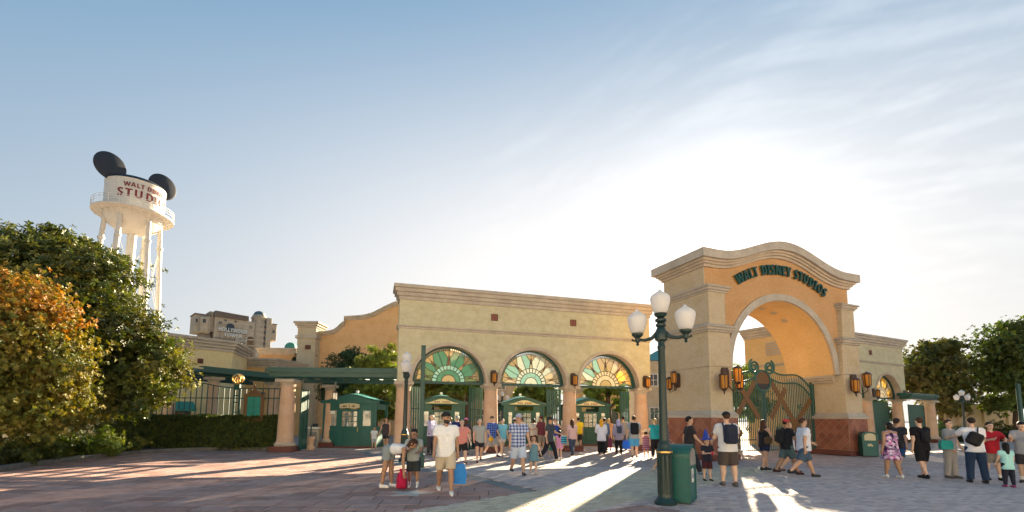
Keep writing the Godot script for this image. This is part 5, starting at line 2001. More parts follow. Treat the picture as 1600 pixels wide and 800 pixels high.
func litter_bin(at: Vector3, turn: float, label: String, flap: Material, notice: bool) -> void:
	var t := thing("litter_bin", label, "litter bin", at, turn)
	var w := 0.62
	var d := 0.58
	var arch := PackedVector2Array([Vector2(-w * 0.5, 0.03), Vector2(w * 0.5, 0.03), Vector2(w * 0.5, 0.9)])
	for k in range(1, 12):
		var an := PI * k / 12.0
		arch.append(Vector2(cos(an) * w * 0.5, 0.9 + sin(an) * 0.22))
	arch.append(Vector2(-w * 0.5, 0.9))
	var b := MB.new()
	b.prism(arch, -d * 0.5, d * 0.5)
	obj("body", b, M.green_booth, t)
	var hood := MB.new()
	var outer := PackedVector2Array()
	var r0 := w * 0.5 + 0.02
	for k in 13:
		var an := PI * k / 12.0
		outer.append(Vector2(cos(an) * r0, 0.9 + sin(an) * 0.245))
	for k in 13:
		var an := PI - PI * k / 12.0
		outer.append(Vector2(cos(an) * (w * 0.5 + 0.002), 0.9 + sin(an) * 0.222))
	hood.prism(outer, -d * 0.5 - 0.02, d * 0.5 + 0.02)
	obj("hood", hood, M.green_light, t)
	for s in [-1, 1]:
		var fl := PackedVector2Array([Vector2(-0.22, 0.74), Vector2(0.22, 0.74), Vector2(0.22, 0.93)])
		for k in range(1, 10):
			var an := PI * k / 10.0
			fl.append(Vector2(cos(an) * 0.22, 0.93 + sin(an) * 0.14))
		fl.append(Vector2(-0.22, 0.93))
		var f := MB.new()
		f.prism(fl, 0.0, 0.02, Transform3D(Basis(Vector3.UP, 0.0 if s == 1 else PI), Vector3(0, 0, s * d * 0.5)))
		obj("flap", f, flap, t)
		for e in [-1, 1]:
			box_part("edge_strip", Vector3(e * (w * 0.5 - 0.03), 0.46, s * (d * 0.5 + 0.008)), Vector3(0.04, 0.84, 0.016), 0.004, M.green_light, t)
	box_part("foot", Vector3(0, 0.015, 0), Vector3(w - 0.06, 0.03, d - 0.06), 0.0, M.iron, t)
	if notice:
		var nt := PackedVector2Array([Vector2(-0.085, 0.4), Vector2(0.085, 0.4), Vector2(0.085, 0.6)])
		for k in range(1, 8):
			var an := PI * k / 8.0
			nt.append(Vector2(cos(an) * 0.085, 0.6 + sin(an) * 0.075))
		nt.append(Vector2(-0.085, 0.6))
		var n := MB.new()
		n.prism(nt, 0.0, 0.004, Transform3D(Basis(), Vector3(0, 0, d * 0.5 + 0.002)))
		var st := obj("sticker", n, M.paper, t)
		box_part("sticker_mark", Vector3(0.0, 0.52, d * 0.5 + 0.008), Vector3(0.1, 0.09, 0.003), 0.0, cloth(L(0.13, 0.11, 0.3)), st)
		box_part("sticker_mark", Vector3(0.01, 0.60, d * 0.5 + 0.008), Vector3(0.04, 0.06, 0.003), 0.0, M.iron, st)
		box_part("sticker_mark", Vector3(0.0, 0.44, d * 0.5 + 0.008), Vector3(0.11, 0.018, 0.003), 0.0, M.trim_grey, st)
	else:
		var e := MB.new()
		e.prism(V2([-0.11, 0.5, -0.06, 0.45, 0.0, 0.5, 0.07, 0.44, 0.12, 0.55, 0.06, 0.53, 0.02, 0.61, -0.05, 0.56, -0.1, 0.6]), 0.0, 0.006, Transform3D(Basis(), Vector3(0, 0, d * 0.5 + 0.002)))
		obj("emblem", e, M.cream_sign, t)


func build_furniture() -> void:
	lamp_post(P(2.99, 9.26), atan2(0.45, 0.83) * -1.0 + 0.0, "tall green lamp post with three white globes beside the near litter bin")
	lamp_post(P(-4.15, 18.3), deg_to_rad(99), "green three-globe lamp post seen edge-on before the arcade's corner column")
	lamp_post(P(36.9, 38.3), deg_to_rad(2), "distant green three-globe lamp post under the trees beyond the far wing")
	lamp_post(P(-0.9, 44.0), deg_to_rad(20), "faraway three-globe lamp post behind the turquoise glass arch")
	lamp_post(P(6.3, 47.0), deg_to_rad(50), "faraway three-globe lamp post behind the amber glass arch")
	litter_bin(P(3.36, 9.62), deg_to_rad(58), "large green litter bin with a pale flap and a sticker beside the lamp post", M.concrete, true)
	litter_bin(P(16.75, 22.2), deg_to_rad(-18), "green litter bin with a tan flap and pale emblem against the gateway base", M.cream_sign, false)
	# plain green post with a square foot
	var t := thing("banner_post", "plain dark green square post on a boxy foot before the green glass arch", "post", P(-3.05, 15.93), 0.2)
	box_part("shaft", Vector3(0, 2.25, 0), Vector3(0.15, 3.7, 0.15), 0.015, M.green, t)
	box_part("foot", Vector3(0, 0.22, 0), Vector3(0.24, 0.44, 0.24), 0.02, M.green, t)
	box_part("cap", Vector3(0, 4.11, 0), Vector3(0.17, 0.03, 0.17), 0.01, M.green_light, t)
	var t2 := thing("banner_post", "thin dark green post rising out of the trees beside the far right group of visitors", "post", P(25.3, 23.3), 0.1)
	box_part("shaft", Vector3(0, 1.9, 0), Vector3(0.14, 3.3, 0.14), 0.015, M.green, t2)
	box_part("foot", Vector3(0, 0.15, 0), Vector3(0.22, 0.3, 0.22), 0.02, M.green, t2)
	# small potted tree tub stand beside pergola column
	var p := thing("stone_bollard", "short pinkish stone bollard beside the front pergola column", "bollard", P(-10.35, 24.3))
	var b := MB.new()
	b.lathe([Vector2(0.24, 0.0), Vector2(0.24, 0.12), Vector2(0.17, 0.2), Vector2(0.16, 0.5), Vector2(0.2, 0.58), Vector2(0.2, 0.66), Vector2(0.0, 0.68)], 18)
	obj("stone", b, M.column, p)
	var ba := MB.new()
	ba.tube([Vector3(0, 0.66, 0), Vector3(0, 1.25, 0)], [0.03, 0.03], 8)
	obj("pin", ba, M.green, p)


# ---------------------------------------------------------------- plants
func leaf_spray(kind: int) -> ArrayMesh:
	var id := "spray%d" % kind
	if shapes.has(id):
		return shapes[id]
	var b := MB.new()
	var r := RandomNumberGenerator.new()
	r.seed = 40 + kind
	var n: int = [7, 6, 9][kind]
	for k in n:
		var an := TAU * k / n + r.randf_range(-0.3, 0.3)
		var tilt := r.randf_range(-0.25, 0.9)
		var dir := Vector3(cos(an) * cos(tilt), sin(tilt), sin(an) * cos(tilt))
		var side := dir.cross(Vector3.UP).normalized()
		var nrm := side.cross(dir).normalized()
		var len_ := r.randf_range(0.75, 1.1)
		var wd: float = [0.26, 0.20, 0.30][kind]
		var base := dir * 0.08
		var tip := base + dir * len_ - nrm * 0.12
		var midp := base + dir * len_ * 0.5
		b.flat(base, midp + side * wd + nrm * 0.06, tip, nrm + side * 0.3)
		b.flat(base, tip, midp - side * wd + nrm * 0.06, nrm - side * 0.3)
	shapes[id] = b.mesh()
	return shapes[id]


func foliage(parent: Node, called: String, blobs: Array, n: int, size: float, palette: Array, m: Material, seed_: int, kind := 0, per := 34, spread := 0.34, shell := 0.45) -> void:
	# leaves gathered into sprays, sprays into clumps, clumps over the blobs
	var r := RandomNumberGenerator.new()
	r.seed = seed_
	var src := leaf_spray(kind).surface_get_arrays(0)
	var sv: PackedVector3Array = src[Mesh.ARRAY_VERTEX]
	var sn: PackedVector3Array = src[Mesh.ARRAY_NORMAL]
	var tint := PackedColorArray()
	tint.resize(sv.size())
	var mb := MB.new()
	mb.tinted = true
	var weights := []
	var total := 0.0
	for q in blobs:
		var w: float = pow(q[1].x * q[1].y * q[1].z, 0.667)
		total += w
		weights.append(total)
	var i := 0
	while i < n:
		var pick := r.randf() * total
		var bi := 0
		while weights[bi] < pick:
			bi += 1
		var c: Vector3 = blobs[bi][0]
		var rad: Vector3 = blobs[bi][1]
		var d := Vector3(r.randfn(), r.randfn(), r.randfn()).normalized()
		var f := pow(r.randf(), shell)
		var cen := c + d * rad * f
		var out := (d / rad).normalized()
		var clump_tone := r.randf_range(0.78, 1.18)
		var lead: Color = palette[r.randi() % palette.size()]
		var avg := pow(rad.x * rad.y * rad.z, 0.333)
		for k in mini(per, n - i):
			var off := Vector3(r.randfn(), r.randfn() * 0.75, r.randfn()) * avg * spread * 0.5
			var p := cen + off
			var up := (out * 0.9 + Vector3.UP * 0.5 + Vector3(r.randfn(), r.randfn(), r.randfn()) * 0.55).normalized()
			var sx := up.cross(Vector3(r.randfn(), r.randfn(), r.randfn())).normalized()
			var s := size * r.randf_range(0.65, 1.25)
			var turn := Basis(sx, up, sx.cross(up))
			mb.v.append_array(Transform3D(turn * s, p) * sv)
			mb.n.append_array(Transform3D(turn, Vector3.ZERO) * sn)
			var col := lead.lerp(palette[r.randi() % palette.size()], 0.35) * (1.3 * clump_tone * r.randf_range(0.8, 1.2))
			col.a = 1.0
			tint.fill(col)
			mb.c.append_array(tint)
			i += 1
	obj(called, mb, m, parent)


func tree(called: String, label: String, at: Vector3, blobs: Array, n: int, size: float, palette: Array, m: Material, seed_: int, trunk := 0.2, kind := 0, group := "", spread := 0.34, per := 34) -> Node3D:
	var t := thing(called, label, "tree", at, 0.0, group)
	var r := RandomNumberGenerator.new()
	r.seed = seed_ + 500
	var b := MB.new()
	var low := 99.0
	var top := Vector3.ZERO
	for q in blobs:
		low = minf(low, q[0].y)
		if q[0].y > top.y:
			top = q[0]
	var fork := Vector3(top.x * 0.25, low * 0.55, top.z * 0.25)
	b.tube([Vector3(0, -0.05, 0), Vector3(0, 0.25, 0), fork * 0.6 + Vector3(0.05, 0, 0.03), fork, fork.lerp(top, 0.6), top], [trunk * 1.5, trunk * 1.1, trunk * 0.95, trunk * 0.85, trunk * 0.5, trunk * 0.15], 10)
	for q in blobs:
		var c: Vector3 = q[0]
		var start := fork.lerp(top, clampf((c.y - fork.y) / maxf(0.1, top.y - fork.y) * 0.5, 0.0, 0.8))
		b.tube([start, start.lerp(c, 0.5) + Vector3(r.randf_range(-0.2, 0.2), r.randf_range(-0.1, 0.25), r.randf_range(-0.2, 0.2)), c], [trunk * 0.5, trunk * 0.36, trunk * 0.15], 7)
		for k in 4:
			var d := Vector3(r.randfn(), absf(r.randfn()) * 0.6, r.randfn()).normalized()
			b.tube([start.lerp(c, 0.7), c + d * q[1] * 0.45, c + d * q[1] * 0.85], [trunk * 0.22, trunk * 0.13, trunk * 0.04], 5)
	obj("trunk", b, M.bark, t)
	foliage(t, "crown", blobs, n, size, palette, m, seed_, kind, per, spread)
	return t


func shrub(label: String, at: Vector3, rad: Vector3, n: int, size: float, palette: Array, m: Material, seed_: int, kind := 0) -> void:
	var t := thing("shrub", label, "shrub", at)
	var b := MB.new()
	var r := RandomNumberGenerator.new()
	r.seed = seed_
	for k in 6:
		var d := Vector3(r.randfn() * 0.5, 1.0, r.randfn() * 0.5).normalized()
		b.tube([Vector3(r.randf_range(-0.08, 0.08), -0.05, r.randf_range(-0.08, 0.08)), d * rad * 0.6, d * rad * 1.2], [0.025, 0.016, 0.006], 5)
	obj("stems", b, M.bark, t)
	foliage(t, "foliage", [[Vector3(0, rad.y * 0.85, 0), rad], [Vector3(rad.x * 0.4, rad.y * 0.6, rad.z * 0.3), rad * 0.75], [Vector3(-rad.x * 0.45, rad.y * 0.5, rad.z * 0.2), rad * 0.7]], n, size, palette, m, seed_, kind, 20, 0.4)


func build_plants() -> void:
	var deep := [Color(0.035, 0.055, 0.012), Color(0.06, 0.085, 0.014), Color(0.10, 0.115, 0.018), Color(0.17, 0.15, 0.025), Color(0.035, 0.045, 0.012)]
	var fresh := [Color(0.10, 0.16, 0.025), Color(0.14, 0.19, 0.03), Color(0.18, 0.20, 0.035), Color(0.08, 0.125, 0.025)]
	var gold := [Color(0.17, 0.15, 0.022), Color(0.125, 0.135, 0.02), Color(0.08, 0.10, 0.018), Color(0.20, 0.15, 0.022)]
	var fire := [Color(0.30, 0.17, 0.022), Color(0.28, 0.115, 0.018), Color(0.28, 0.17, 0.022), Color(0.17, 0.145, 0.02)]
	var pine := [Color(0.022, 0.05, 0.022), Color(0.03, 0.06, 0.025), Color(0.045, 0.075, 0.03)]
	var bronze := [Color(0.17, 0.13, 0.035), Color(0.14, 0.135, 0.03), Color(0.11, 0.135, 0.028), Color(0.075, 0.10, 0.025)]
	# big glossy evergreen at the left
	tree("evergreen_tree", "tall dark glossy evergreen tree behind the orange-topped maple", P(-19.3, 20.0, 0.1), [
		[Vector3(-0.6, 7.1, 0.4), Vector3(2.6, 1.9, 2.2)], [Vector3(-1.6, 8.5, 0.2), Vector3(1.7, 1.1, 1.5)], [Vector3(1.5, 7.0, 0.3), Vector3(1.7, 1.6, 1.6)],
		[Vector3(2.3, 4.6, 0.2), Vector3(2.1, 1.7, 1.8)], [Vector3(3.6, 3.4, 0.0), Vector3(1.5, 1.5, 1.5)], [Vector3(0.4, 4.4, 1.0), Vector3(2.4, 2.2, 1.8)], [Vector3(1.9, 2.2, 0.3), Vector3(1.8, 1.3, 1.6)], [Vector3(0.6, 8.0, 0.2), Vector3(1.2, 1.0, 1.2)],
	[Vector3(-0.4, 9.0, 0.4), Vector3(0.9, 0.7, 0.9)], [Vector3(4.2, 4.3, 0.2), Vector3(0.9, 0.8, 0.9)],
	], 14500, 0.175, deep, M.gloss_leaf, 61, 0.26, 0, "", 0.40, 26)
	var mp := tree("maple_tree", "maple with orange top and yellow-green skirts at the kerb", P(-17.4, 15.9, 0.1), [
		[Vector3(0.2, 3.9, 0.2), Vector3(2.1, 1.5, 1.7)], [Vector3(1.5, 3.3, 0.1), Vector3(1.3, 1.4, 1.3)], [Vector3(0.1, 2.2, 0.3), Vector3(2.4, 1.3, 1.6)], [Vector3(1.7, 1.9, 0.2), Vector3(1.2, 1.1, 1.2)], [Vector3(-1.6, 3.2, 0.3), Vector3(1.6, 1.6, 1.4)],
		[Vector3(2.3, 2.9, 0.4), Vector3(0.8, 0.9, 0.8)], [Vector3(0.9, 4.6, 0.6), Vector3(1.0, 0.8, 0.9)],
	], 11000, 0.105, gold, M.olive_leaf, 62, 0.14, 2, "", 0.46, 22)
	foliage(mp, "orange_crown_top", [[Vector3(0.1, 5.4, 0.1), Vector3(1.7, 1.1, 1.4)], [Vector3(1.2, 4.7, 0.1), Vector3(1.0, 0.8, 1.0)], [Vector3(-1.2, 5.2, 0.2), Vector3(1.4, 1.2, 1.2)], [Vector3(0.3, 4.2, 0.8), Vector3(1.6, 0.7, 0.9)]], 5200, 0.105, [fire[0], fire[1], fire[2], fire[1], gold[1], fire[3]], M.olive_leaf, 63, 2, 16, 0.5)
	# shrubs along the kerb
	shrub("bright yellow-green shrub at the kerb below the evergreen", P(-17.1, 19.3, 0.1), Vector3(1.0, 0.55, 0.8), 1500, 0.11, fresh, M.leaf, 64)
	shrub("dark feathery shrub at the kerb under the maple", P(-16.6, 15.6, 0.1), Vector3(1.2, 0.5, 0.8), 1500, 0.10, deep, M.leaf, 65, 1)
	shrub("low dark shrub at the nearest bend of the kerb", P(-15.9, 13.3, 0.1), Vector3(1.0, 0.45, 0.9), 1200, 0.10, deep, M.leaf, 66, 1)
	shrub("spreading green shrub between maple and yellow-green shrub", P(-17.2, 17.4, 0.1), Vector3(1.1, 0.5, 0.8), 1300, 0.10, [deep[2], fresh[3], deep[1]], M.leaf, 67)
	shrub("dark low shrub where the hedge meets the evergreen", P(-17.5, 21.3, 0.1), Vector3(1.0, 0.55, 0.8), 1300, 0.11, deep, M.leaf, 68)
	# clipped hedge
	var h := thing("hedge", "clipped dark green hedge below the iron fence", "hedge", P(-16.2, 24.0, 0.08), deg_to_rad(2.0))
	var core := MB.new()
	core.box(Vector3(0, 0.72, 0), Vector3(8.4, 1.42, 0.62))
	obj("dense_twigs", core, plain(L(0.018, 0.028, 0.012), 1.0), h)
	box_foliage(h, Vector3(0, 0.8, 0.02), Vector3(8.7, 1.62, 0.95), 9500, 0.085, [deep[0], deep[1], deep[2], fresh[3]], M.leaf, 70)
	var low := thing("ground_cover", "low dark ground cover plants between the hedge and the kerb", "ground cover", P(-15.0, 23.75, 0.1))
	low.set_meta("kind", "stuff")
	foliage(low, "foliage", [[Vector3(-1.6, 0.12, -0.1), Vector3(1.6, 0.22, 0.35)], [Vector3(0.3, 0.12, 0.05), Vector3(1.6, 0.22, 0.25)], [Vector3(2.0, 0.12, 0.02), Vector3(1.4, 0.2, 0.22)]], 2000, 0.09, deep, M.leaf, 71, 1, 8, 0.4)
	# trees behind the front pergola
	tree("cypress_tree", "dense dark conifer behind the pergola before the orange stage wall", P(-12.8, 36.5), [[Vector3(0, 5.4, 0), Vector3(1.7, 1.5, 1.6)], [Vector3(0.7, 4.4, 0.2), Vector3(1.5, 1.5, 1.4)], [Vector3(-1.0, 3.9, 0.1), Vector3(1.3, 1.5, 1.2)], [Vector3(-0.1, 6.4, 0), Vector3(1.0, 0.8, 1.0)]], 5200, 0.2, pine, M.leaf, 72, 0.2, 1)
	tree("poplar_tree", "airy yellow-green tree between booth roof and arcade corner", P(-9.0, 31.0), [[Vector3(0.3, 5.6, 0), Vector3(1.0, 1.2, 1.0)], [Vector3(-0.6, 4.4, 0), Vector3(1.2, 1.3, 1.1)], [Vector3(0.9, 4.0, 0.2), Vector3(0.95, 1.4, 0.9)], [Vector3(-0.9, 3.0, 0.1), Vector3(1.2, 1.0, 1.0)], [Vector3(0.6, 2.5, 0), Vector3(1.1, 1.0, 1.0)]], 5200, 0.145, [fresh[1], fresh[2], gold[1], gold[2]], M.leaf, 73, 0.12, 0)
	shrub("bushy dark shrub on the orange annex terrace", P(-20.5, 45.3, 6.75), Vector3(0.9, 0.6, 0.5), 700, 0.2, pine, M.leaf, 74, 1)
	# trees seen under the arches and through the gate
	tree("plaza_tree", "sunlit yellow-green tree behind the booth with the turquoise canopy", P(-6.4, 38.0), [[Vector3(0, 4.0, 0), Vector3(2.0, 1.6, 1.6)], [Vector3(1.4, 3.4, 0.3), Vector3(1.3, 1.2, 1.2)], [Vector3(-1.4, 3.6, 0), Vector3(1.2, 1.2, 1.2)]], 4200, 0.2, [gold[0], gold[1], fresh[2]], M.warm_leaf, 75, 0.14, 0, "trees inside the plaza")
	tree("plaza_tree", "green tree with a thick dark trunk seen under the green glass arch", P(-3.3, 35.0), [[Vector3(0, 4.6, 0), Vector3(1.6, 1.3, 1.5)], [Vector3(0.9, 3.8, 0.2), Vector3(1.0, 0.9, 1.0)]], 2600, 0.19, [fresh[0], fresh[3], deep[2]], M.leaf, 76, 0.26, 0, "trees inside the plaza")
	tree("plaza_tree", "round dark green tree seen under the turquoise glass arch", P(2.1, 36.0), [[Vector3(0, 3.6, 0), Vector3(1.6, 1.3, 1.4)], [Vector3(-0.9, 2.9, 0.2), Vector3(0.9, 0.9, 0.9)], [Vector3(0.8, 2.7, 0), Vector3(0.9, 0.8, 0.9)]], 2900, 0.19, [fresh[0], deep[2], deep[1]], M.leaf, 77, 0.15, 0, "trees inside the plaza")
	tree("plaza_tree", "tall thick-trunked tree with hanging leaves beside the red-lettered booth", P(6.9, 33.5), [[Vector3(0, 4.4, 0), Vector3(1.2, 1.2, 1.2)], [Vector3(-0.9, 3.3, 0.2), Vector3(0.7, 0.9, 0.7)], [Vector3(0.8, 3.1, 0.1), Vector3(0.6, 0.9, 0.6)]], 2000, 0.19, [fresh[0], deep[2], fresh[3]], M.leaf, 78, 0.3, 0, "trees inside the plaza")
	tree("plaza_tree", "sunlit green tree seen through the bars of the big iron gate", P(13.3, 27.8), [[Vector3(0, 3.6, 0), Vector3(1.5, 1.2, 1.3)], [Vector3(0.9, 2.5, 0.2), Vector3(0.9, 0.9, 0.9)]], 1900, 0.16, [fresh[0], fresh[1], deep[2]], M.leaf, 79, 0.13, 0, "trees inside the plaza")
	tree("plaza_tree", "broad tree low behind the gate's hidden leaf and gateway pier", P(15.2, 38.0), [[Vector3(0, 3.4, 0), Vector3(1.8, 1.3, 1.5)], [Vector3(-1.0, 2.4, 0.2), Vector3(1.0, 1.0, 1.0)]], 2200, 0.2, [fresh[0], deep[2], gold[1]], M.leaf, 80, 0.15, 0, "trees inside the plaza")
	# the trees on the right
	var rt := [
		["shade_tree", "bronze-tinted shade tree nearest the far wing", 40.0, 44.0, bronze, [[Vector3(0, 6.2, 0), Vector3(2.6, 2.0, 2.2)], [Vector3(-1.8, 4.8, 0.2), Vector3(1.9, 1.7, 1.7)], [Vector3(1.9, 5.0, 0.3), Vector3(2.0, 1.9, 1.8)], [Vector3(0.2, 3.4, 0.3), Vector3(2.8, 1.3, 1.8)], [Vector3(0.9, 7.8, 0), Vector3(1.5, 1.0, 1.4)]], M.leaf],
		["shade_tree", "tall green shade tree standing over the far lamp post", 45.2, 42.5, [fresh[3], deep[2], fresh[0], deep[1]], [[Vector3(0, 7.2, 0), Vector3(2.8, 2.4, 2.3)], [Vector3(1.6, 9.2, 0), Vector3(2.0, 1.5, 1.8)], [Vector3(-1.5, 5.4, 0.4), Vector3(2.0, 1.7, 1.7)], [Vector3(1.6, 4.6, 0.5), Vector3(2.4, 1.8, 1.8)], [Vector3(-0.3, 3.2, 0.4), Vector3(2.2, 1.1, 1.6)]], M.leaf],
		["shade_tree", "highest feathery green tree at the photograph's far right group", 48.8, 41.0, [fresh[3], fresh[0], deep[2], fresh[1]], [[Vector3(0, 7.6, 0), Vector3(2.6, 2.4, 2.2)], [Vector3(-0.6, 9.8, 0), Vector3(1.8, 1.3, 1.6)], [Vector3(1.6, 5.0, 0.4), Vector3(2.4, 2.2, 1.9)], [Vector3(-1.2, 4.4, 0.4), Vector3(2.2, 1.8, 1.8)], [Vector3(0.0, 2.9, 0.5), Vector3(2.6, 1.2, 1.6)]], M.leaf],
	]
	rt[2][1] = "highest feathery green tree beside the thin green post"
	for k in rt.size():
		var e: Array = rt[k]
		for q in e[5]:
			q[0].y = q[0].y * 1.1
		for q in e[4].size():
			e[4][q] = e[4][q] * 0.72
		tree(e[0], e[1], P(e[2], e[3]), e[5], 6000, 0.22, e[4], e[6], 90 + k, 0.22, 2, "shade trees beyond the far wing", 0.42, 26)
	tree("shade_tree", "low dark tree seen through the gates of the far wing", P(29.5, 42.0), [[Vector3(0, 3.2, 0), Vector3(2.4, 1.6, 1.6)], [Vector3(-2.4, 2.6, 0), Vector3(1.8, 1.4, 1.4)], [Vector3(2.4, 2.6, 0), Vector3(1.8, 1.4, 1.4)]], 3000, 0.22, pine, M.leaf, 99, 0.2, 2, "shade trees beyond the far wing", 0.4)
	shrub("dark rounded shrub under the shade trees by the garden column", P(36.0, 39.5), Vector3(1.3, 0.9, 0.9), 1100, 0.17, pine, M.leaf, 96)
	shrub("low mixed shrub under the tall shade tree", P(42.0, 40.5), Vector3(1.6, 0.8, 0.9), 1100, 0.17, deep, M.leaf, 97)


func box_foliage(parent: Node, c: Vector3, s: Vector3, n: int, size: float, palette: Array, m: Material, seed_: int) -> void:
	var r := RandomNumberGenerator.new()
	r.seed = seed_
	var bumps := FastNoiseLite.new()
	bumps.seed = seed_
	bumps.frequency = 0.9
	var src := leaf_spray(0).surface_get_arrays(0)
	var sv: PackedVector3Array = src[Mesh.ARRAY_VERTEX]
	var sn: PackedVector3Array = src[Mesh.ARRAY_NORMAL]
	var tint := PackedColorArray()
	tint.resize(sv.size())
	var mb := MB.new()
	mb.tinted = true
	for i in n:
		var p := Vector3(r.randf_range(-0.5, 0.5), r.randf_range(-0.5, 0.5), r.randf_range(-0.5, 0.5))
		var face := r.randf()
		var out := Vector3.BACK
		if face < 0.55:
			p.z = 0.5 - absf(r.randfn()) * 0.08
		elif face < 0.85:
			p.y = 0.5 - absf(r.randfn()) * 0.05
			out = Vector3.UP
		elif face < 0.93:
			p.x = 0.5 * signf(p.x)
			out = Vector3.RIGHT * signf(p.x)
		else:
			p.z = -0.5
			out = Vector3.FORWARD
		var w := c + p * s
		w += out * bumps.get_noise_3d(w.x, w.y, w.z) * 0.14
		var up := (out + Vector3.UP * 0.4 + Vector3(r.randfn(), r.randfn(), r.randfn()) * 0.6).normalized()
		var sx := up.cross(Vector3(r.randfn(), r.randfn(), r.randfn())).normalized()
		var k := size * r.randf_range(0.6, 1.3)
		var turn := Basis(sx, up, sx.cross(up))
		mb.v.append_array(Transform3D(turn * k, w) * sv)
		mb.n.append_array(Transform3D(turn, Vector3.ZERO) * sn)
		var col: Color = palette[r.randi() % palette.size()] * r.randf_range(0.75, 1.2)
		col.a = 1.0
		tint.fill(col)
		mb.c.append_array(tint)
	obj("foliage", mb, m, parent)


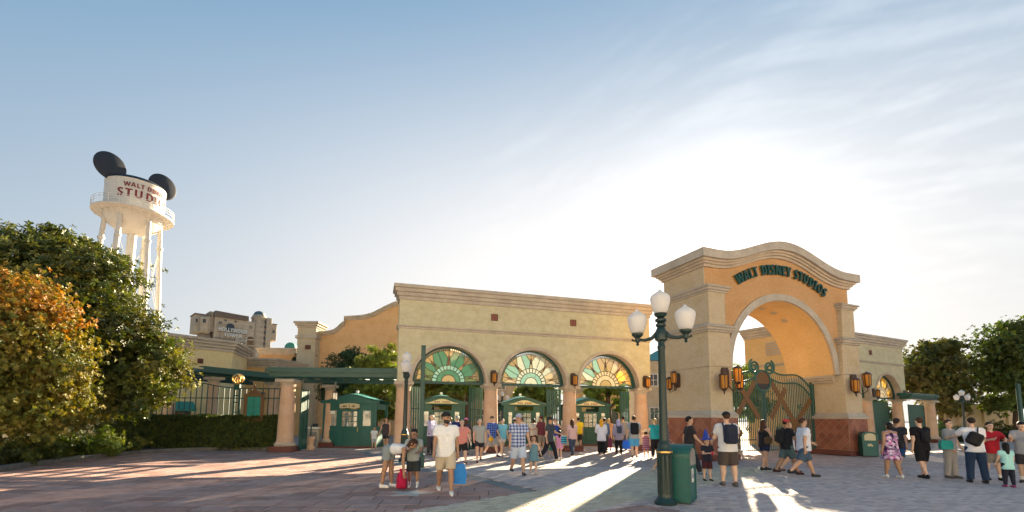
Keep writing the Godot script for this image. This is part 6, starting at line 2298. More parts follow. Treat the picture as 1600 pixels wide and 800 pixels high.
# ---------------------------------------------------------------- people
func net(caps: Array, cell: float, soft: float, cut = null) -> Array:
	# one skin over tapered capsules and ellipsoids, joined softly; returns [vertices, normals, indices]
	# cap: [a, b, ra, rb, flat] or [centre, radii, basis] for an ellipsoid
	var lo := Vector3.ONE * 1e9
	var hi := -lo
	for c in caps:
		if c.size() == 3:
			var m: float = maxf(c[1].x, maxf(c[1].y, c[1].z))
			lo = lo.min(c[0] - Vector3.ONE * m)
			hi = hi.max(c[0] + Vector3.ONE * m)
		else:
			lo = lo.min(c[0] - Vector3.ONE * c[2]).min(c[1] - Vector3.ONE * c[3])
			hi = hi.max(c[0] + Vector3.ONE * c[2]).max(c[1] + Vector3.ONE * c[3])
	var k := 1.0 / soft
	var pad := soft * 3.0 + cell * 1.5
	lo -= Vector3.ONE * (pad + cell)
	hi += Vector3.ONE * (pad + cell)
	var nx := int((hi.x - lo.x) / cell) + 2
	var ny := int((hi.y - lo.y) / cell) + 2
	var nz := int((hi.z - lo.z) / cell) + 2
	var acc := PackedFloat32Array()
	acc.resize(nx * ny * nz)
	acc.fill(0.0)
	for c in caps:
		var ell: bool = c.size() == 3
		var a: Vector3
		var b: Vector3
		var ra := 0.0
		var rb := 0.0
		var flat := false
		var inv: Basis
		var small := 0.0
		if ell:
			var m: float = maxf(c[1].x, maxf(c[1].y, c[1].z))
			small = minf(c[1].x, minf(c[1].y, c[1].z))
			a = c[0]
			b = c[0]
			ra = m
			rb = m
			inv = Basis.from_scale(Vector3.ONE / c[1]) * (c[2] as Basis).transposed()
		else:
			a = c[0]
			b = c[1]
			ra = c[2]
			rb = c[3]
			flat = c[4]
		var l0 := (a - Vector3.ONE * (ra + pad)).min(b - Vector3.ONE * (rb + pad)) - lo
		var h0 := (a + Vector3.ONE * (ra + pad)).max(b + Vector3.ONE * (rb + pad)) - lo
		var x0 := maxi(0, int(l0.x / cell))
		var x1 := mini(nx - 1, int(h0.x / cell) + 1)
		var y0 := maxi(0, int(l0.y / cell))
		var y1 := mini(ny - 1, int(h0.y / cell) + 1)
		var z0 := maxi(0, int(l0.z / cell))
		var z1 := mini(nz - 1, int(h0.z / cell) + 1)
		var ab := b - a
		var len2 := maxf(ab.length_squared(), 1e-9)
		var ln := sqrt(len2)
		for z in range(z0, z1 + 1):
			for y in range(y0, y1 + 1):
				var row := (z * ny + y) * nx
				var p := lo + Vector3(x0 * cell, y * cell, z * cell)
				for x in range(x0, x1 + 1):
					var d: float
					if ell:
						d = ((inv * (p - a)).length() - 1.0) * small
					else:
						var t := (p - a).dot(ab) / len2
						if flat:
							var tc := clampf(t, 0.0, 1.0)
							d = maxf((p - a - ab * t).length() - lerpf(ra, rb, tc), maxf(-t, t - 1.0) * ln)
						else:
							t = clampf(t, 0.0, 1.0)
							d = (p - a - ab * t).length() - lerpf(ra, rb, t)
					if d < pad:
						acc[row + x] += exp(-k * maxf(d, -0.12))
					p.x += cell
	if cut != null:
		# leave the face open: [origin, basis, z above which and y below which nothing stays]
		var org: Vector3 = cut[0]
		var tb: Basis = (cut[1] as Basis).transposed()
		for z in nz:
			for y in ny:
				for x in nx:
					var i := (z * ny + y) * nx + x
					if acc[i] > 0.0:
						var q := tb * (lo + Vector3(x, y, z) * cell - org)
						if q.z > cut[2] and q.y < cut[3]:
							acc[i] = 0.0
	var ids := PackedInt32Array()
	ids.resize(nx * ny * nz)
	ids.fill(-1)
	var verts := PackedVector3Array()
	var sy := nx
	var sz := nx * ny
	var corner := [0, 1, sy, sy + 1, sz, sz + 1, sz + sy, sz + sy + 1]
	var cp := [Vector3(0, 0, 0), Vector3(1, 0, 0), Vector3(0, 1, 0), Vector3(1, 1, 0), Vector3(0, 0, 1), Vector3(1, 0, 1), Vector3(0, 1, 1), Vector3(1, 1, 1)]
	var edges := [[0, 1], [2, 3], [4, 5], [6, 7], [0, 2], [1, 3], [4, 6], [5, 7], [0, 4], [1, 5], [2, 6], [3, 7]]
	var used := PackedInt32Array()
	for z in nz - 1:
		for y in ny - 1:
			var i := (z * ny + y) * nx
			for x in nx - 1:
				var n := 0
				if acc[i] > 1.0: n += 1
				if acc[i + 1] > 1.0: n += 1
				if acc[i + sy] > 1.0: n += 1
				if acc[i + sy + 1] > 1.0: n += 1
				if acc[i + sz] > 1.0: n += 1
				if acc[i + sz + 1] > 1.0: n += 1
				if acc[i + sz + sy] > 1.0: n += 1
				if acc[i + sz + sy + 1] > 1.0: n += 1
				if n > 0 and n < 8:
					var sum := Vector3.ZERO
					var cnt := 0
					for e in edges:
						var va := acc[i + corner[e[0]]]
						var vb := acc[i + corner[e[1]]]
						if (va > 1.0) != (vb > 1.0):
							var fa := log(maxf(va, 1e-3))
							var fb := log(maxf(vb, 1e-3))
							sum += cp[e[0]].lerp(cp[e[1]], fa / (fa - fb))
							cnt += 1
					ids[i] = verts.size()
					used.append(i)
					verts.append(lo + (Vector3(x, y, z) + sum / cnt) * cell)
				i += 1
	var tris := PackedInt32Array()
	for i in used:
		var x := i % nx
		var y := (i / nx) % ny
		var z := i / sz
		if y > 0 and z > 0 and (acc[i] > 1.0) != (acc[i + 1] > 1.0):
			quad_ids(tris, ids[i], ids[i - sy], ids[i - sy - sz], ids[i - sz], acc[i] > 1.0)
		if x > 0 and z > 0 and (acc[i] > 1.0) != (acc[i + sy] > 1.0):
			quad_ids(tris, ids[i], ids[i - sz], ids[i - sz - 1], ids[i - 1], acc[i] > 1.0)
		if x > 0 and y > 0 and (acc[i] > 1.0) != (acc[i + sz] > 1.0):
			quad_ids(tris, ids[i], ids[i - 1], ids[i - 1 - sy], ids[i - sy], acc[i] > 1.0)
	var nrm := PackedVector3Array()
	nrm.resize(verts.size())
	for j in range(0, tris.size(), 3):
		var f := (verts[tris[j + 2]] - verts[tris[j]]).cross(verts[tris[j + 1]] - verts[tris[j]])
		nrm[tris[j]] += f
		nrm[tris[j + 1]] += f
		nrm[tris[j + 2]] += f
	for j in nrm.size():
		nrm[j] = nrm[j].normalized()
	return [verts, nrm, tris]


func quad_ids(tris: PackedInt32Array, a: int, b: int, c: int, d: int, flip: bool) -> void:
	if a < 0 or b < 0 or c < 0 or d < 0:
		return
	if flip:
		tris.append_array([a, c, b, a, d, c])
	else:
		tris.append_array([a, b, c, a, c, d])


func net_mesh(parts: Array, colors = null) -> ArrayMesh:
	var arr := []
	arr.resize(Mesh.ARRAY_MAX)
	var v := PackedVector3Array()
	var n := PackedVector3Array()
	var t := PackedInt32Array()
	for p in parts:
		var base := v.size()
		v.append_array(p[0])
		n.append_array(p[1])
		for i in p[2]:
			t.append(base + i)
	arr[Mesh.ARRAY_VERTEX] = v
	arr[Mesh.ARRAY_NORMAL] = n
	arr[Mesh.ARRAY_INDEX] = t
	if colors != null:
		arr[Mesh.ARRAY_COLOR] = colors
	var am := ArrayMesh.new()
	if t.size():
		am.add_surface_from_arrays(Mesh.PRIMITIVE_TRIANGLES, arr)
	return am


func soup(b: MB) -> Array:
	var t := PackedInt32Array()
	t.resize(b.v.size())
	for i in t.size():
		t[i] = i
	return [b.v, b.n, t]


const SKINS := [[0.62, 0.40, 0.29], [0.50, 0.30, 0.20], [0.36, 0.20, 0.125], [0.22, 0.115, 0.07]]
const HAIRS := {"black": [0.012, 0.010, 0.010], "brown": [0.055, 0.028, 0.015], "dark": [0.025, 0.016, 0.012], "blond": [0.42, 0.27, 0.11], "grey": [0.33, 0.31, 0.29], "red": [0.19, 0.06, 0.02]}


func person(s: Dictionary) -> Node3D:
	# x, d: place; face: degrees, 0 looks at the camera, 90 to the right; h: height
	var h: float = s.get("h", 1.7)
	var t := thing("person", s.label, "person", P(s.x, s.d), deg_to_rad(s.get("face", 0.0)))
	var near: bool = s.d < 16.0
	var cell: float = 0.021 if s.d < 12.5 else (0.026 if near else 0.034)
	if h < 1.3:
		cell *= 0.8
	var w: float = s.get("bulk", 1.0)
	var soft := 0.010 * h / 1.7
	var lean := deg_to_rad(s.get("lean", 2.0))
	var up := Vector3(0, cos(lean), sin(lean))
	var child: bool = h < 1.35
	var hk := 1.22 if child else 1.0
	var P0 := Vector3(0, 0.53 * h, 0)
	var waist := P0 + up * 0.085 * h
	var chest := P0 + up * 0.19 * h
	var neck := P0 + up * 0.295 * h
	var sw: float = s.get("shoulder", 0.108) * h * (0.92 + 0.08 * w)
	var head_dir := Basis(Vector3.RIGHT, deg_to_rad(s.get("nod", 0.0))) * Vector3(0, cos(lean * 0.6), sin(lean * 0.6))
	var hb := Basis(Vector3.UP, deg_to_rad(s.get("look", 0.0))) * Basis(Vector3.RIGHT, deg_to_rad(s.get("nod", 0.0)) + lean * 0.6)
	var head := neck + head_dir * 0.098 * h * (0.5 + 0.5 * hk)
	# limbs
	var J := {}
	var arms: Array = s.get("arms", [[4, 8, 12], [-4, 8, 12]])
	var legs: Array = s.get("legs", [[3, 3], [-3, 3]])
	for i in 2:
		var sd := 1.0 if i == 0 else -1.0
		var sh := neck - up * 0.022 * h + Vector3(sd * sw, 0, 0)
		var f := deg_to_rad(arms[i][0])
		var o := deg_to_rad(arms[i][1])
		var bend := deg_to_rad(arms[i][2])
		var inward: float = deg_to_rad(arms[i][3]) if arms[i].size() > 3 else 0.0
		var ud := Vector3(sd * sin(o), -cos(o) * cos(f), cos(o) * sin(f))
		var el := sh + ud * 0.172 * h
		var f2 := f + bend
		var o2 := o * 0.5 - inward
		var fd := Vector3(sd * sin(o2), -cos(o2) * cos(f2), cos(o2) * sin(f2))
		var wr := el + fd * 0.148 * h
		J["sh%d" % i] = sh
		J["el%d" % i] = el
		J["wr%d" % i] = wr
		J["fd%d" % i] = fd
		var hip := P0 + Vector3(sd * 0.052 * h, -0.02 * h, 0)
		var a := deg_to_rad(legs[i][0])
		var kn := deg_to_rad(legs[i][1])
		var spread := 0.05 + (deg_to_rad(legs[i][2]) if legs[i].size() > 2 else 0.0)
		var knee := hip + Vector3(sd * spread * 0.6, -cos(a), sin(a)) * 0.245 * h
		var ank := knee + Vector3(sd * spread * 0.3, -cos(a - kn), sin(a - kn)) * 0.232 * h
		J["hip%d" % i] = hip
		J["kn%d" % i] = knee
		J["an%d" % i] = ank
	var drop: float = minf(J.an0.y, J.an1.y) - 0.042 * h
	var lift := Vector3(0, -drop, 0)
	for key in J.keys():
		if not key.begins_with("fd"):
			J[key] += lift
	P0 += lift
	waist += lift
	chest += lift
	neck += lift
	head += lift
	# --- skin
	var caps := []
	var tw := 0.058 * h * w
	caps.append([P0 + Vector3(tw * 0.75, 0, 0), P0 - Vector3(tw * 0.75, 0, 0), 0.066 * h * w, 0.066 * h * w, false])
	caps.append([P0, waist, 0.07 * h * w, 0.062 * h * w, false])
	caps.append([waist + Vector3(tw * 0.4, 0, 0), chest + Vector3(tw * 0.95, 0, 0), 0.058 * h * w, 0.058 * h * w, false])
	caps.append([waist - Vector3(tw * 0.4, 0, 0), chest - Vector3(tw * 0.95, 0, 0), 0.058 * h * w, 0.058 * h * w, false])
	caps.append([chest, neck - up * 0.02 * h, 0.06 * h * w, 0.04 * h, false])
	caps.append([J.sh0 - up * 0.005 * h, J.sh1 - up * 0.005 * h, 0.034 * h, 0.034 * h, false])
	caps.append([neck - up * 0.02 * h, head - head_dir * 0.03 * h, 0.032 * h, 0.029 * h, false])
	for i in 2:
		caps.append([J["sh%d" % i], J["el%d" % i], 0.031 * h * w, 0.024 * h * w, false])
		caps.append([J["el%d" % i], J["wr%d" % i], 0.024 * h * w, 0.0165 * h, false])
		caps.append([J["wr%d" % i], J["wr%d" % i] + J["fd%d" % i] * 0.04 * h, 0.017 * h, 0.019 * h, false])
		caps.append([J["hip%d" % i], J["kn%d" % i], 0.055 * h * w, 0.036 * h * w, false])
		caps.append([J["kn%d" % i], J["kn%d" % i].lerp(J["an%d" % i], 0.35) + Vector3(0, 0, -0.008 * h), 0.034 * h * w, 0.035 * h * w, false])
		caps.append([J["kn%d" % i].lerp(J["an%d" % i], 0.35), J["an%d" % i], 0.033 * h * w, 0.021 * h, false])
		caps.append([J["an%d" % i] + Vector3(0, -0.018 * h, -0.012 * h), J["an%d" % i] + Vector3(0, -0.026 * h, 0.085 * h), 0.021 * h, 0.016 * h, false])
	var body := net(caps, cell, soft)
	# head on a finer grid
	var hr := 0.066 * h * hk
	var hc := [
		[head + hb * Vector3(0, 0.016 * h, -0.006 * h) * hk, Vector3(0.047, 0.054, 0.057) * h * hk, hb],
		[head + hb * Vector3(0, -0.026 * h, 0.012 * h) * hk, Vector3(0.035, 0.040, 0.038) * h * hk, hb],
		[head + hb * Vector3(0, 0.006, 0.046 * h) * hk, head + hb * Vector3(0, -0.016 * h, 0.056 * h) * hk, 0.006 * h * hk, 0.0085 * h * hk, false],
		[head + hb * Vector3(0.02 * h, 0.012 * h, 0.043 * h) * hk, head + hb * Vector3(-0.02 * h, 0.012 * h, 0.043 * h) * hk, 0.0095 * h * hk, 0.0095 * h * hk, false],
		[head + hb * Vector3(0.008 * h, -0.033 * h, 0.043 * h) * hk, head + hb * Vector3(-0.008 * h, -0.033 * h, 0.043 * h) * hk, 0.008 * h * hk, 0.008 * h * hk, false],
		[head + hb * Vector3(0, -0.056 * h, 0.03 * h) * hk, Vector3(0.016, 0.012, 0.014) * h * hk, hb],
		[head - head_dir * 0.03 * h, head - head_dir * 0.075 * h, 0.029 * h, 0.029 * h, false],
	]
	for sd in [-1, 1]:
		hc.append([head + hb * Vector3(sd * 0.047 * h, -0.002 * h, -0.006 * h) * hk, Vector3(0.008, 0.018, 0.012) * h * hk, hb])
	var hcell: float = 0.0085 if s.d < 12.5 else (0.011 if near else 0.017)
	var hm := net(hc, hcell, 0.0035 * h)
	var sk: Array = SKINS[s.get("skin", 0)]
	var skin := Color(sk[0], sk[1], sk[2])
	# hands
	var hands := MB.new()
	for i in 2:
		var fd: Vector3 = J["fd%d" % i]
		var sd := 1.0 if i == 0 else -1.0
		var palm: Vector3 = J["wr%d" % i] + fd * 0.045 * h
		var thumb_dir := (Vector3(0, 0, 1) - fd * fd.z).normalized()
		if thumb_dir.length() < 0.5:
			thumb_dir = Vector3(-sd, 0, 0)
		var curl := fd.cross(thumb_dir) * sd * 1.0
		var spots := [[-0.75, 0.036], [-0.25, 0.042], [0.25, 0.045], [0.75, 0.040]]
		for q in spots:
			var b0: Vector3 = palm + thumb_dir * q[0] * 0.018 * h + fd * 0.004 * h
			var b1: Vector3 = b0 + fd * q[1] * h * 0.55 + curl * 0.006 * h
			var b2: Vector3 = b1 + fd * q[1] * h * 0.32 + curl * 0.016 * h
			hands.tube([b0, b1, b2], [0.0058 * h, 0.0054 * h, 0.004 * h], 6)
		var t0: Vector3 = palm + thumb_dir * 0.014 * h - fd * 0.018 * h
		hands.tube([t0, t0 + (thumb_dir + fd * 0.7).normalized() * 0.024 * h, t0 + (thumb_dir * 0.5 + fd).normalized() * 0.043 * h], [0.0066 * h, 0.006 * h, 0.0045 * h], 6)
	var hand_soup := soup(hands)
	var cols := PackedColorArray()
	cols.resize(body[0].size())
	cols.fill(skin)
	var inv := hb.transposed()
	var lip := skin.lerp(Color(0.42, 0.12, 0.10), 0.55)
	for v in hm[0]:
		var q: Vector3 = inv * (v - head) / (h * hk)
		var c := skin
		if q.z > 0.036:
			if absf(absf(q.x) - 0.0205) < 0.0085 and absf(q.y - 0.002) < 0.0055:
				c = Color(0.035, 0.025, 0.02)
			elif absf(absf(q.x) - 0.0205) < 0.0115 and absf(q.y - 0.016) < 0.0032:
				c = skin.lerp(Color(0.03, 0.02, 0.015), 0.7)
			elif absf(q.x) < 0.014 and absf(q.y + 0.034) < 0.0045:
				c = lip
		if s.get("beard", false) and q.y < -0.022 and q.z > -0.01:
			c = Color(0.03, 0.02, 0.016)
		cols.append(c)
	for v in hand_soup[0]:
		cols.append(skin)
	var bo := obj("body", net_mesh([body, hm, hand_soup], cols), M.skin, t)
	# --- clothes
	var th := 0.0105 * h
	var top: Array = s.get("top", [[0.5, 0.5, 0.5], 0.5])
	var tc: Array = top[0]
	var hem: float = s.get("hem", 0.455)
	var tcap := []
	var sleeves: float = top[1]
	var hem_p := P0 + up * (hem - 0.53) * h
	var tt := th * (1.25 if near else 1.5)
	tcap.append([hem_p + Vector3(tw * 0.62, 0, 0), waist + up * 0.03 * h + Vector3(tw * 0.62, 0, 0), 0.073 * h * w + tt, 0.061 * h * w + tt, true])
	tcap.append([hem_p - Vector3(tw * 0.62, 0, 0), waist + up * 0.03 * h - Vector3(tw * 0.62, 0, 0), 0.073 * h * w + tt, 0.061 * h * w + tt, true])
	tcap.append([hem_p, waist + up * 0.03 * h, 0.078 * h * w + tt, 0.066 * h * w + tt, true])
	tcap.append([waist + Vector3(tw * 0.45, 0, 0), chest + Vector3(tw * 0.95, 0, 0), 0.06 * h * w + tt, 0.06 * h * w + tt, false])
	tcap.append([waist - Vector3(tw * 0.45, 0, 0), chest - Vector3(tw * 0.95, 0, 0), 0.06 * h * w + tt, 0.06 * h * w + tt, false])
	tcap.append([chest, neck - up * 0.022 * h, 0.062 * h * w + tt, 0.036 * h + tt, true])
	if sleeves > 0.0:
		tcap.append([J.sh0 - up * 0.006 * h, J.sh1 - up * 0.006 * h, 0.036 * h + tt * 0.6, 0.036 * h + tt * 0.6, false])
		for i in 2:
			var e: float = minf(sleeves, 0.6) / 0.6
			tcap.append([J["sh%d" % i], J["sh%d" % i].lerp(J["el%d" % i], minf(1.0, 0.82 * e if sleeves <= 0.6 else 1.05)), 0.034 * h * w + tt, 0.031 * h * w + tt, sleeves <= 0.6])
			if sleeves > 0.6:
				tcap.append([J["el%d" % i], J["el%d" % i].lerp(J["wr%d" % i], (sleeves - 0.6) / 0.4), 0.03 * h * w + tt, 0.02 * h + tt, true])
	else:
		for i in 2:
			var sx := Vector3(sw * 0.55 * (1.0 if i == 0 else -1.0), 0, 0)
			tcap.append([chest + sx, neck - up * 0.004 * h + sx * 0.9, 0.032 * h + tt * 0.4, 0.022 * h + tt * 0.4, false])
	obj(s.get("top_name", "shirt"), net_mesh([net(tcap, cell * 0.95, soft * 0.7)]), garment(s.get("top_pattern", ""), Color(tc[0], tc[1], tc[2])), t)
	var bot: Array = s.get("bottom", ["shorts", [0.1, 0.1, 0.12]])
	var bc: Array = bot[1]
	var bcap := []
	var bt := th * 1.0
	match bot[0]:
		"skirt", "dress":
			var hm_y: float = bot[2] if bot.size() > 2 else 0.33
			var foot := Vector3(0, P0.y - (0.53 - hm_y) * h, 0) + Vector3(0, 0, (J.kn0.z + J.kn1.z) * 0.3)
			var wr_: float = bot[3] if bot.size() > 3 else 0.145
			bcap.append([foot, waist, wr_ * h * w, 0.068 * h * w + bt, true])
			bcap.append([P0 + Vector3(tw * 0.6, 0, 0), waist + Vector3(tw * 0.4, 0, 0), 0.066 * h * w + bt, 0.06 * h * w + bt, false])
			bcap.append([P0 - Vector3(tw * 0.6, 0, 0), waist - Vector3(tw * 0.4, 0, 0), 0.066 * h * w + bt, 0.06 * h * w + bt, false])
		_:
			var len_: float = bot[2] if bot.size() > 2 else (0.85 if bot[0] == "shorts" else 2.0)
			bcap.append([P0 + Vector3(tw * 0.75, 0, 0), P0 - Vector3(tw * 0.75, 0, 0), 0.066 * h * w + bt * 0.7, 0.066 * h * w + bt * 0.7, false])
			bcap.append([P0, waist - up * 0.01 * h, 0.069 * h * w + bt * 0.6, 0.062 * h * w + bt * 0.6, true])
			for i in 2:
				var hp: Vector3 = J["hip%d" % i]
				var kn: Vector3 = J["kn%d" % i]
				var an: Vector3 = J["an%d" % i]
				if len_ <= 1.0:
					bcap.append([hp, hp.lerp(kn, len_), 0.06 * h * w + bt, lerpf(0.06, 0.052, len_) * h * w + bt, true])
				else:
					var slim: float = bot[3] if bot.size() > 3 else 0.036
					bcap.append([hp, kn, 0.06 * h * w + bt, 0.042 * h * w + bt, false])
					bcap.append([kn, kn.lerp(an, minf(1.0, len_ - 1.0) * 0.97), 0.041 * h * w + bt, slim * h + bt * 0.5, true])
	var bname: String = {"shorts": "shorts", "trousers": "trousers", "skirt": "skirt", "dress": "skirt"}[bot[0]]
	obj(bname, net_mesh([net(bcap, cell * 0.95, soft * 0.7)]), garment(s.get("bottom_pattern", ""), Color(bc[0], bc[1], bc[2])), t)
	# shoes
	var sc: Array = s.get("shoes", [0.05, 0.05, 0.055])
	for i in 2:
		var an: Vector3 = J["an%d" % i]
		var fl := -deg_to_rad(s.get("toe", 0.0))
		var shoe := [[an + Vector3(0, -0.016 * h, -0.016 * h), an + Vector3(0, -0.022 * h, 0.09 * h), 0.026 * h, 0.0195 * h, false], [an + Vector3(0, -0.03 * h, -0.018 * h), an + Vector3(0, -0.03 * h, 0.092 * h), 0.0135 * h, 0.0135 * h, false], [an + Vector3(0, 0.004 * h, -0.012 * h), an + Vector3(0, -0.016 * h, 0.01 * h), 0.024 * h, 0.024 * h, false]]
		obj("shoe", net_mesh([net(shoe, cell * 0.62, soft * 0.4)]), cloth(L(sc[0], sc[1], sc[2]), 0.6), t)
		if s.get("socks", false):
			obj("sock", net_mesh([net([[an, an.lerp(J["kn%d" % i], 0.28), 0.0245 * h, 0.0285 * h, true]], cell * 0.6, soft * 0.3)]), cloth(L(0.7, 0.7, 0.68)), t)
	# --- hair
	var hs: String = s.get("hair", "short")
	var hcol: Array = HAIRS[s.get("hair_color", "dark")]
	var hmat := cloth(L(hcol[0], hcol[1], hcol[2]), 0.55)
	if hs != "none":
		var hair := [[head + hb * Vector3(0, 0.021 * h, -0.010 * h) * hk, Vector3(0.0505, 0.0555, 0.0585) * h * hk, hb]]
		if hs == "long":
			hair.append([head + hb * Vector3(0, 0.0, -0.03 * h) * hk, neck + up * -0.05 * h + Vector3(0, 0, -0.055 * h), 0.042 * h * hk, 0.03 * h, false])
			for sd in [-1, 1]:
				hair.append([head + hb * Vector3(sd * 0.036 * h, 0.0, -0.012 * h) * hk, neck + Vector3(sd * 0.05 * h, -0.03 * h, -0.02 * h), 0.024 * h * hk, 0.016 * h, false])
		elif hs == "bob":
			hair.append([head + hb * Vector3(0, -0.02 * h, -0.02 * h) * hk, Vector3(0.054, 0.05, 0.046) * h * hk, hb])
		elif hs == "tail":
			hair.append([head + hb * Vector3(0, 0.015 * h, -0.055 * h) * hk, head + hb * Vector3(0, -0.07 * h, -0.085 * h) * hk, 0.02 * h, 0.012 * h, false])
		elif hs == "bun":
			hair.append([head + hb * Vector3(0, 0.05 * h, -0.05 * h) * hk, Vector3(0.024, 0.022, 0.024) * h * hk, hb])
		elif hs == "fall":
			# hanging forward while bending
			hair.append([head + hb * Vector3(0, 0.02 * h, -0.01 * h), head + Vector3(0, -0.11 * h, 0.02 * h), 0.05 * h, 0.03 * h, false])
			hair.append([head + hb * Vector3(0, 0.0, -0.03 * h), neck + Vector3(0, 0.02 * h, -0.01 * h), 0.045 * h, 0.035 * h, false])
		var ho := obj("hair", net_mesh([net(hair, hcell, 0.004 * h, [head, hb, 0.020 * h * hk, 0.036 * h * hk])]), hmat, t)
	# --- headgear
	if s.has("scarf"):
		var q: Array = s.scarf
		var veil := [[head + hb * Vector3(0, 0.016 * h, -0.01 * h), Vector3(0.056, 0.061, 0.063) * h, hb], [head + hb * Vector3(0, -0.03 * h, -0.008 * h), neck - up * 0.012 * h, 0.05 * h, 0.062 * h, false], [neck - up * 0.01 * h, chest + Vector3(0, 0.02 * h, 0.02 * h), 0.066 * h, 0.09 * h, false]]
		obj("head_scarf", net_mesh([net(veil, hcell * 1.2, 0.005 * h, [head, hb, 0.034 * h, 0.034 * h])]), cloth(L(q[0], q[1], q[2])), t)
	if s.has("cap"):
		var q: Array = s.cap
		var dome := [[head + hb * Vector3(0, 0.03 * h, -0.006 * h) * hk, Vector3(0.054, 0.052, 0.061) * h * hk, hb]]
		var back := 1.0 if not s.get("cap_back", false) else -1.0
		dome.append([head + hb * Vector3(0, 0.034 * h, 0.045 * h * back) * hk, Vector3(0.042, 0.008, 0.05) * h * hk, hb])
		var crown := net(dome, hcell, 0.003 * h)
		var keep := [head + hb * Vector3(0, 0.026 * h, 0) * hk, hb]
		obj("cap", net_mesh([clip_below(crown, keep[0], hb.y)]), cloth(L(q[0], q[1], q[2])), t)
	if s.has("sun_hat"):
		var q: Array = s.sun_hat
		var b := MB.new()
		var o: Vector3 = head + hb * Vector3(0, 0.03 * h, -0.006 * h) * hk
		b.lathe([Vector2(0.056, 0.0), Vector2(0.105, -0.012), Vector2(0.107, -0.008), Vector2(0.06, 0.008), Vector2(0.056, 0.045), Vector2(0.04, 0.06), Vector2(0.0, 0.064)].map(func(e): return e * h * hk), 24, o, false, hb)
		obj("hat", b, cloth(L(q[0], q[1], q[2])), t)
	if s.has("cone_hat"):
		var q: Array = s.cone_hat
		var b := MB.new()
		var o: Vector3 = head + hb * Vector3(0, 0.034 * h, -0.006 * h) * hk
		b.lathe([Vector2(0.062, 0.0), Vector2(0.105, 0.004), Vector2(0.112, 0.014), Vector2(0.066, 0.014), Vector2(0.058, 0.06), Vector2(0.042, 0.12), Vector2(0.02, 0.185), Vector2(0.0, 0.215)].map(func(e): return e * h * hk), 24, o, false, hb * Basis(Vector3.BACK, 0.10))
		var hat := obj("pointed_hat", b, cloth(L(q[0], q[1], q[2]), 0.6), t)
		var moon := MB.new()
		var cr := PackedVector2Array()
		for k in 11:
			var an := -2.1 + 4.2 * k / 10.0 + PI
			cr.append(Vector2(cos(an), sin(an)) * 0.018 * h)
		for k in 11:
			var an := 2.1 - 4.2 * k / 10.0 + PI
			cr.append(Vector2(cos(an) * 0.013 + 0.006, sin(an) * 0.014) * h)
		moon.prism(cr, 0.0, 0.004, Transform3D(hb * Basis(Vector3.RIGHT, -0.25), o + hb * Vector3(0.005, 0.065 * h, 0.072 * h)))
		obj("moon_patch", moon, M.paper, hat)
		for e in [[-0.03, 0.10], [0.022, 0.125], [-0.01, 0.145]]:
			var st := MB.new()
			var pts := PackedVector2Array()
			for k in 10:
				var an := TAU * k / 10.0
				pts.append(Vector2(cos(an), sin(an)) * (0.008 if k % 2 else 0.0035) * h)
			st.prism(pts, 0.0, 0.003, Transform3D(hb * Basis(Vector3.RIGHT, -0.25), o + hb * Vector3(e[0] * h, e[1] * h, (0.075 - e[1] * 0.27) * h + 0.012)))
			obj("star_patch", st, M.paper, hat)
	if s.has("glasses"):
		var b := MB.new()
		for sd in [-1, 1]:
			b.cbox(head + hb * Vector3(sd * 0.02 * h, 0.003 * h, 0.056 * h), Vector3(0.03, 0.018, 0.006) * h, 0.003, hb)
			b.box(head + hb * Vector3(sd * 0.045 * h, 0.005 * h, 0.028 * h), Vector3(0.004, 0.005, 0.06) * h, hb)
		obj("sunglasses", b, M.iron, t)
	# --- things carried close to the body belong to the figure's outfit only when strapped on
	if s.has("backpack"):
		var q: Array = s.backpack
		var k: float = s.get("pack", 1.0)
		var b := MB.new()
		var tb := Basis(Vector3.RIGHT, lean)
		b.cbox(chest + tb * Vector3(0, -0.03 * h, -(0.062 * h * w + 0.06 * h * k)), Vector3(0.17 * k, 0.25 * k, 0.10 * k) * h, 0.03 * h * k, tb)
		b.cbox(chest + tb * Vector3(0, -0.075 * h, -(0.062 * h * w + 0.118 * h * k)), Vector3(0.13 * k, 0.12 * k, 0.03 * k) * h, 0.012 * h, tb)
		var pk := obj("backpack", b, cloth(L(q[0], q[1], q[2]), 0.7), t)
		for sd in [-1, 1]:
			var st := MB.new()
			var x: float = sd * sw * 0.58
			st.tube([chest + Vector3(x, 0.05 * h, -0.075 * h * w), neck + Vector3(x, 0.012 * h, -0.03 * h), neck + Vector3(x, -0.01 * h, 0.045 * h), chest + Vector3(x * 1.1, -0.02 * h, 0.088 * h * w), waist + Vector3(x * 1.25, 0.02 * h, 0.02 * h)], [0.012 * h], 6)
			obj("strap", st, cloth(L(q[0], q[1], q[2]), 0.7), pk)
	if s.has("sling"):
		var q: Array = s.sling
		var b := MB.new()
		b.cbox(waist + Vector3(0.03 * h, 0.05 * h, -(0.085 * h * w + 0.04)), Vector3(0.19, 0.2, 0.085) * h, 0.03 * h, Basis(Vector3.BACK, 0.5))
		var pk := obj("sling_bag", b, cloth(L(q[0], q[1], q[2]), 0.7), t)
		var st := MB.new()
		st.tube([waist + Vector3(0.08 * h, 0.02 * h, -0.10 * h), chest + Vector3(-0.02 * h, 0.05 * h, -0.10 * h * w), neck + Vector3(-sw * 0.6, 0.012 * h, -0.02 * h), chest + Vector3(-0.03 * h, 0.03 * h, 0.10 * h * w), waist + Vector3(0.07 * h, 0.02 * h, 0.09 * h)], [0.011 * h], 6)
		obj("strap", st, cloth(L(q[0], q[1], q[2]), 0.7), pk)
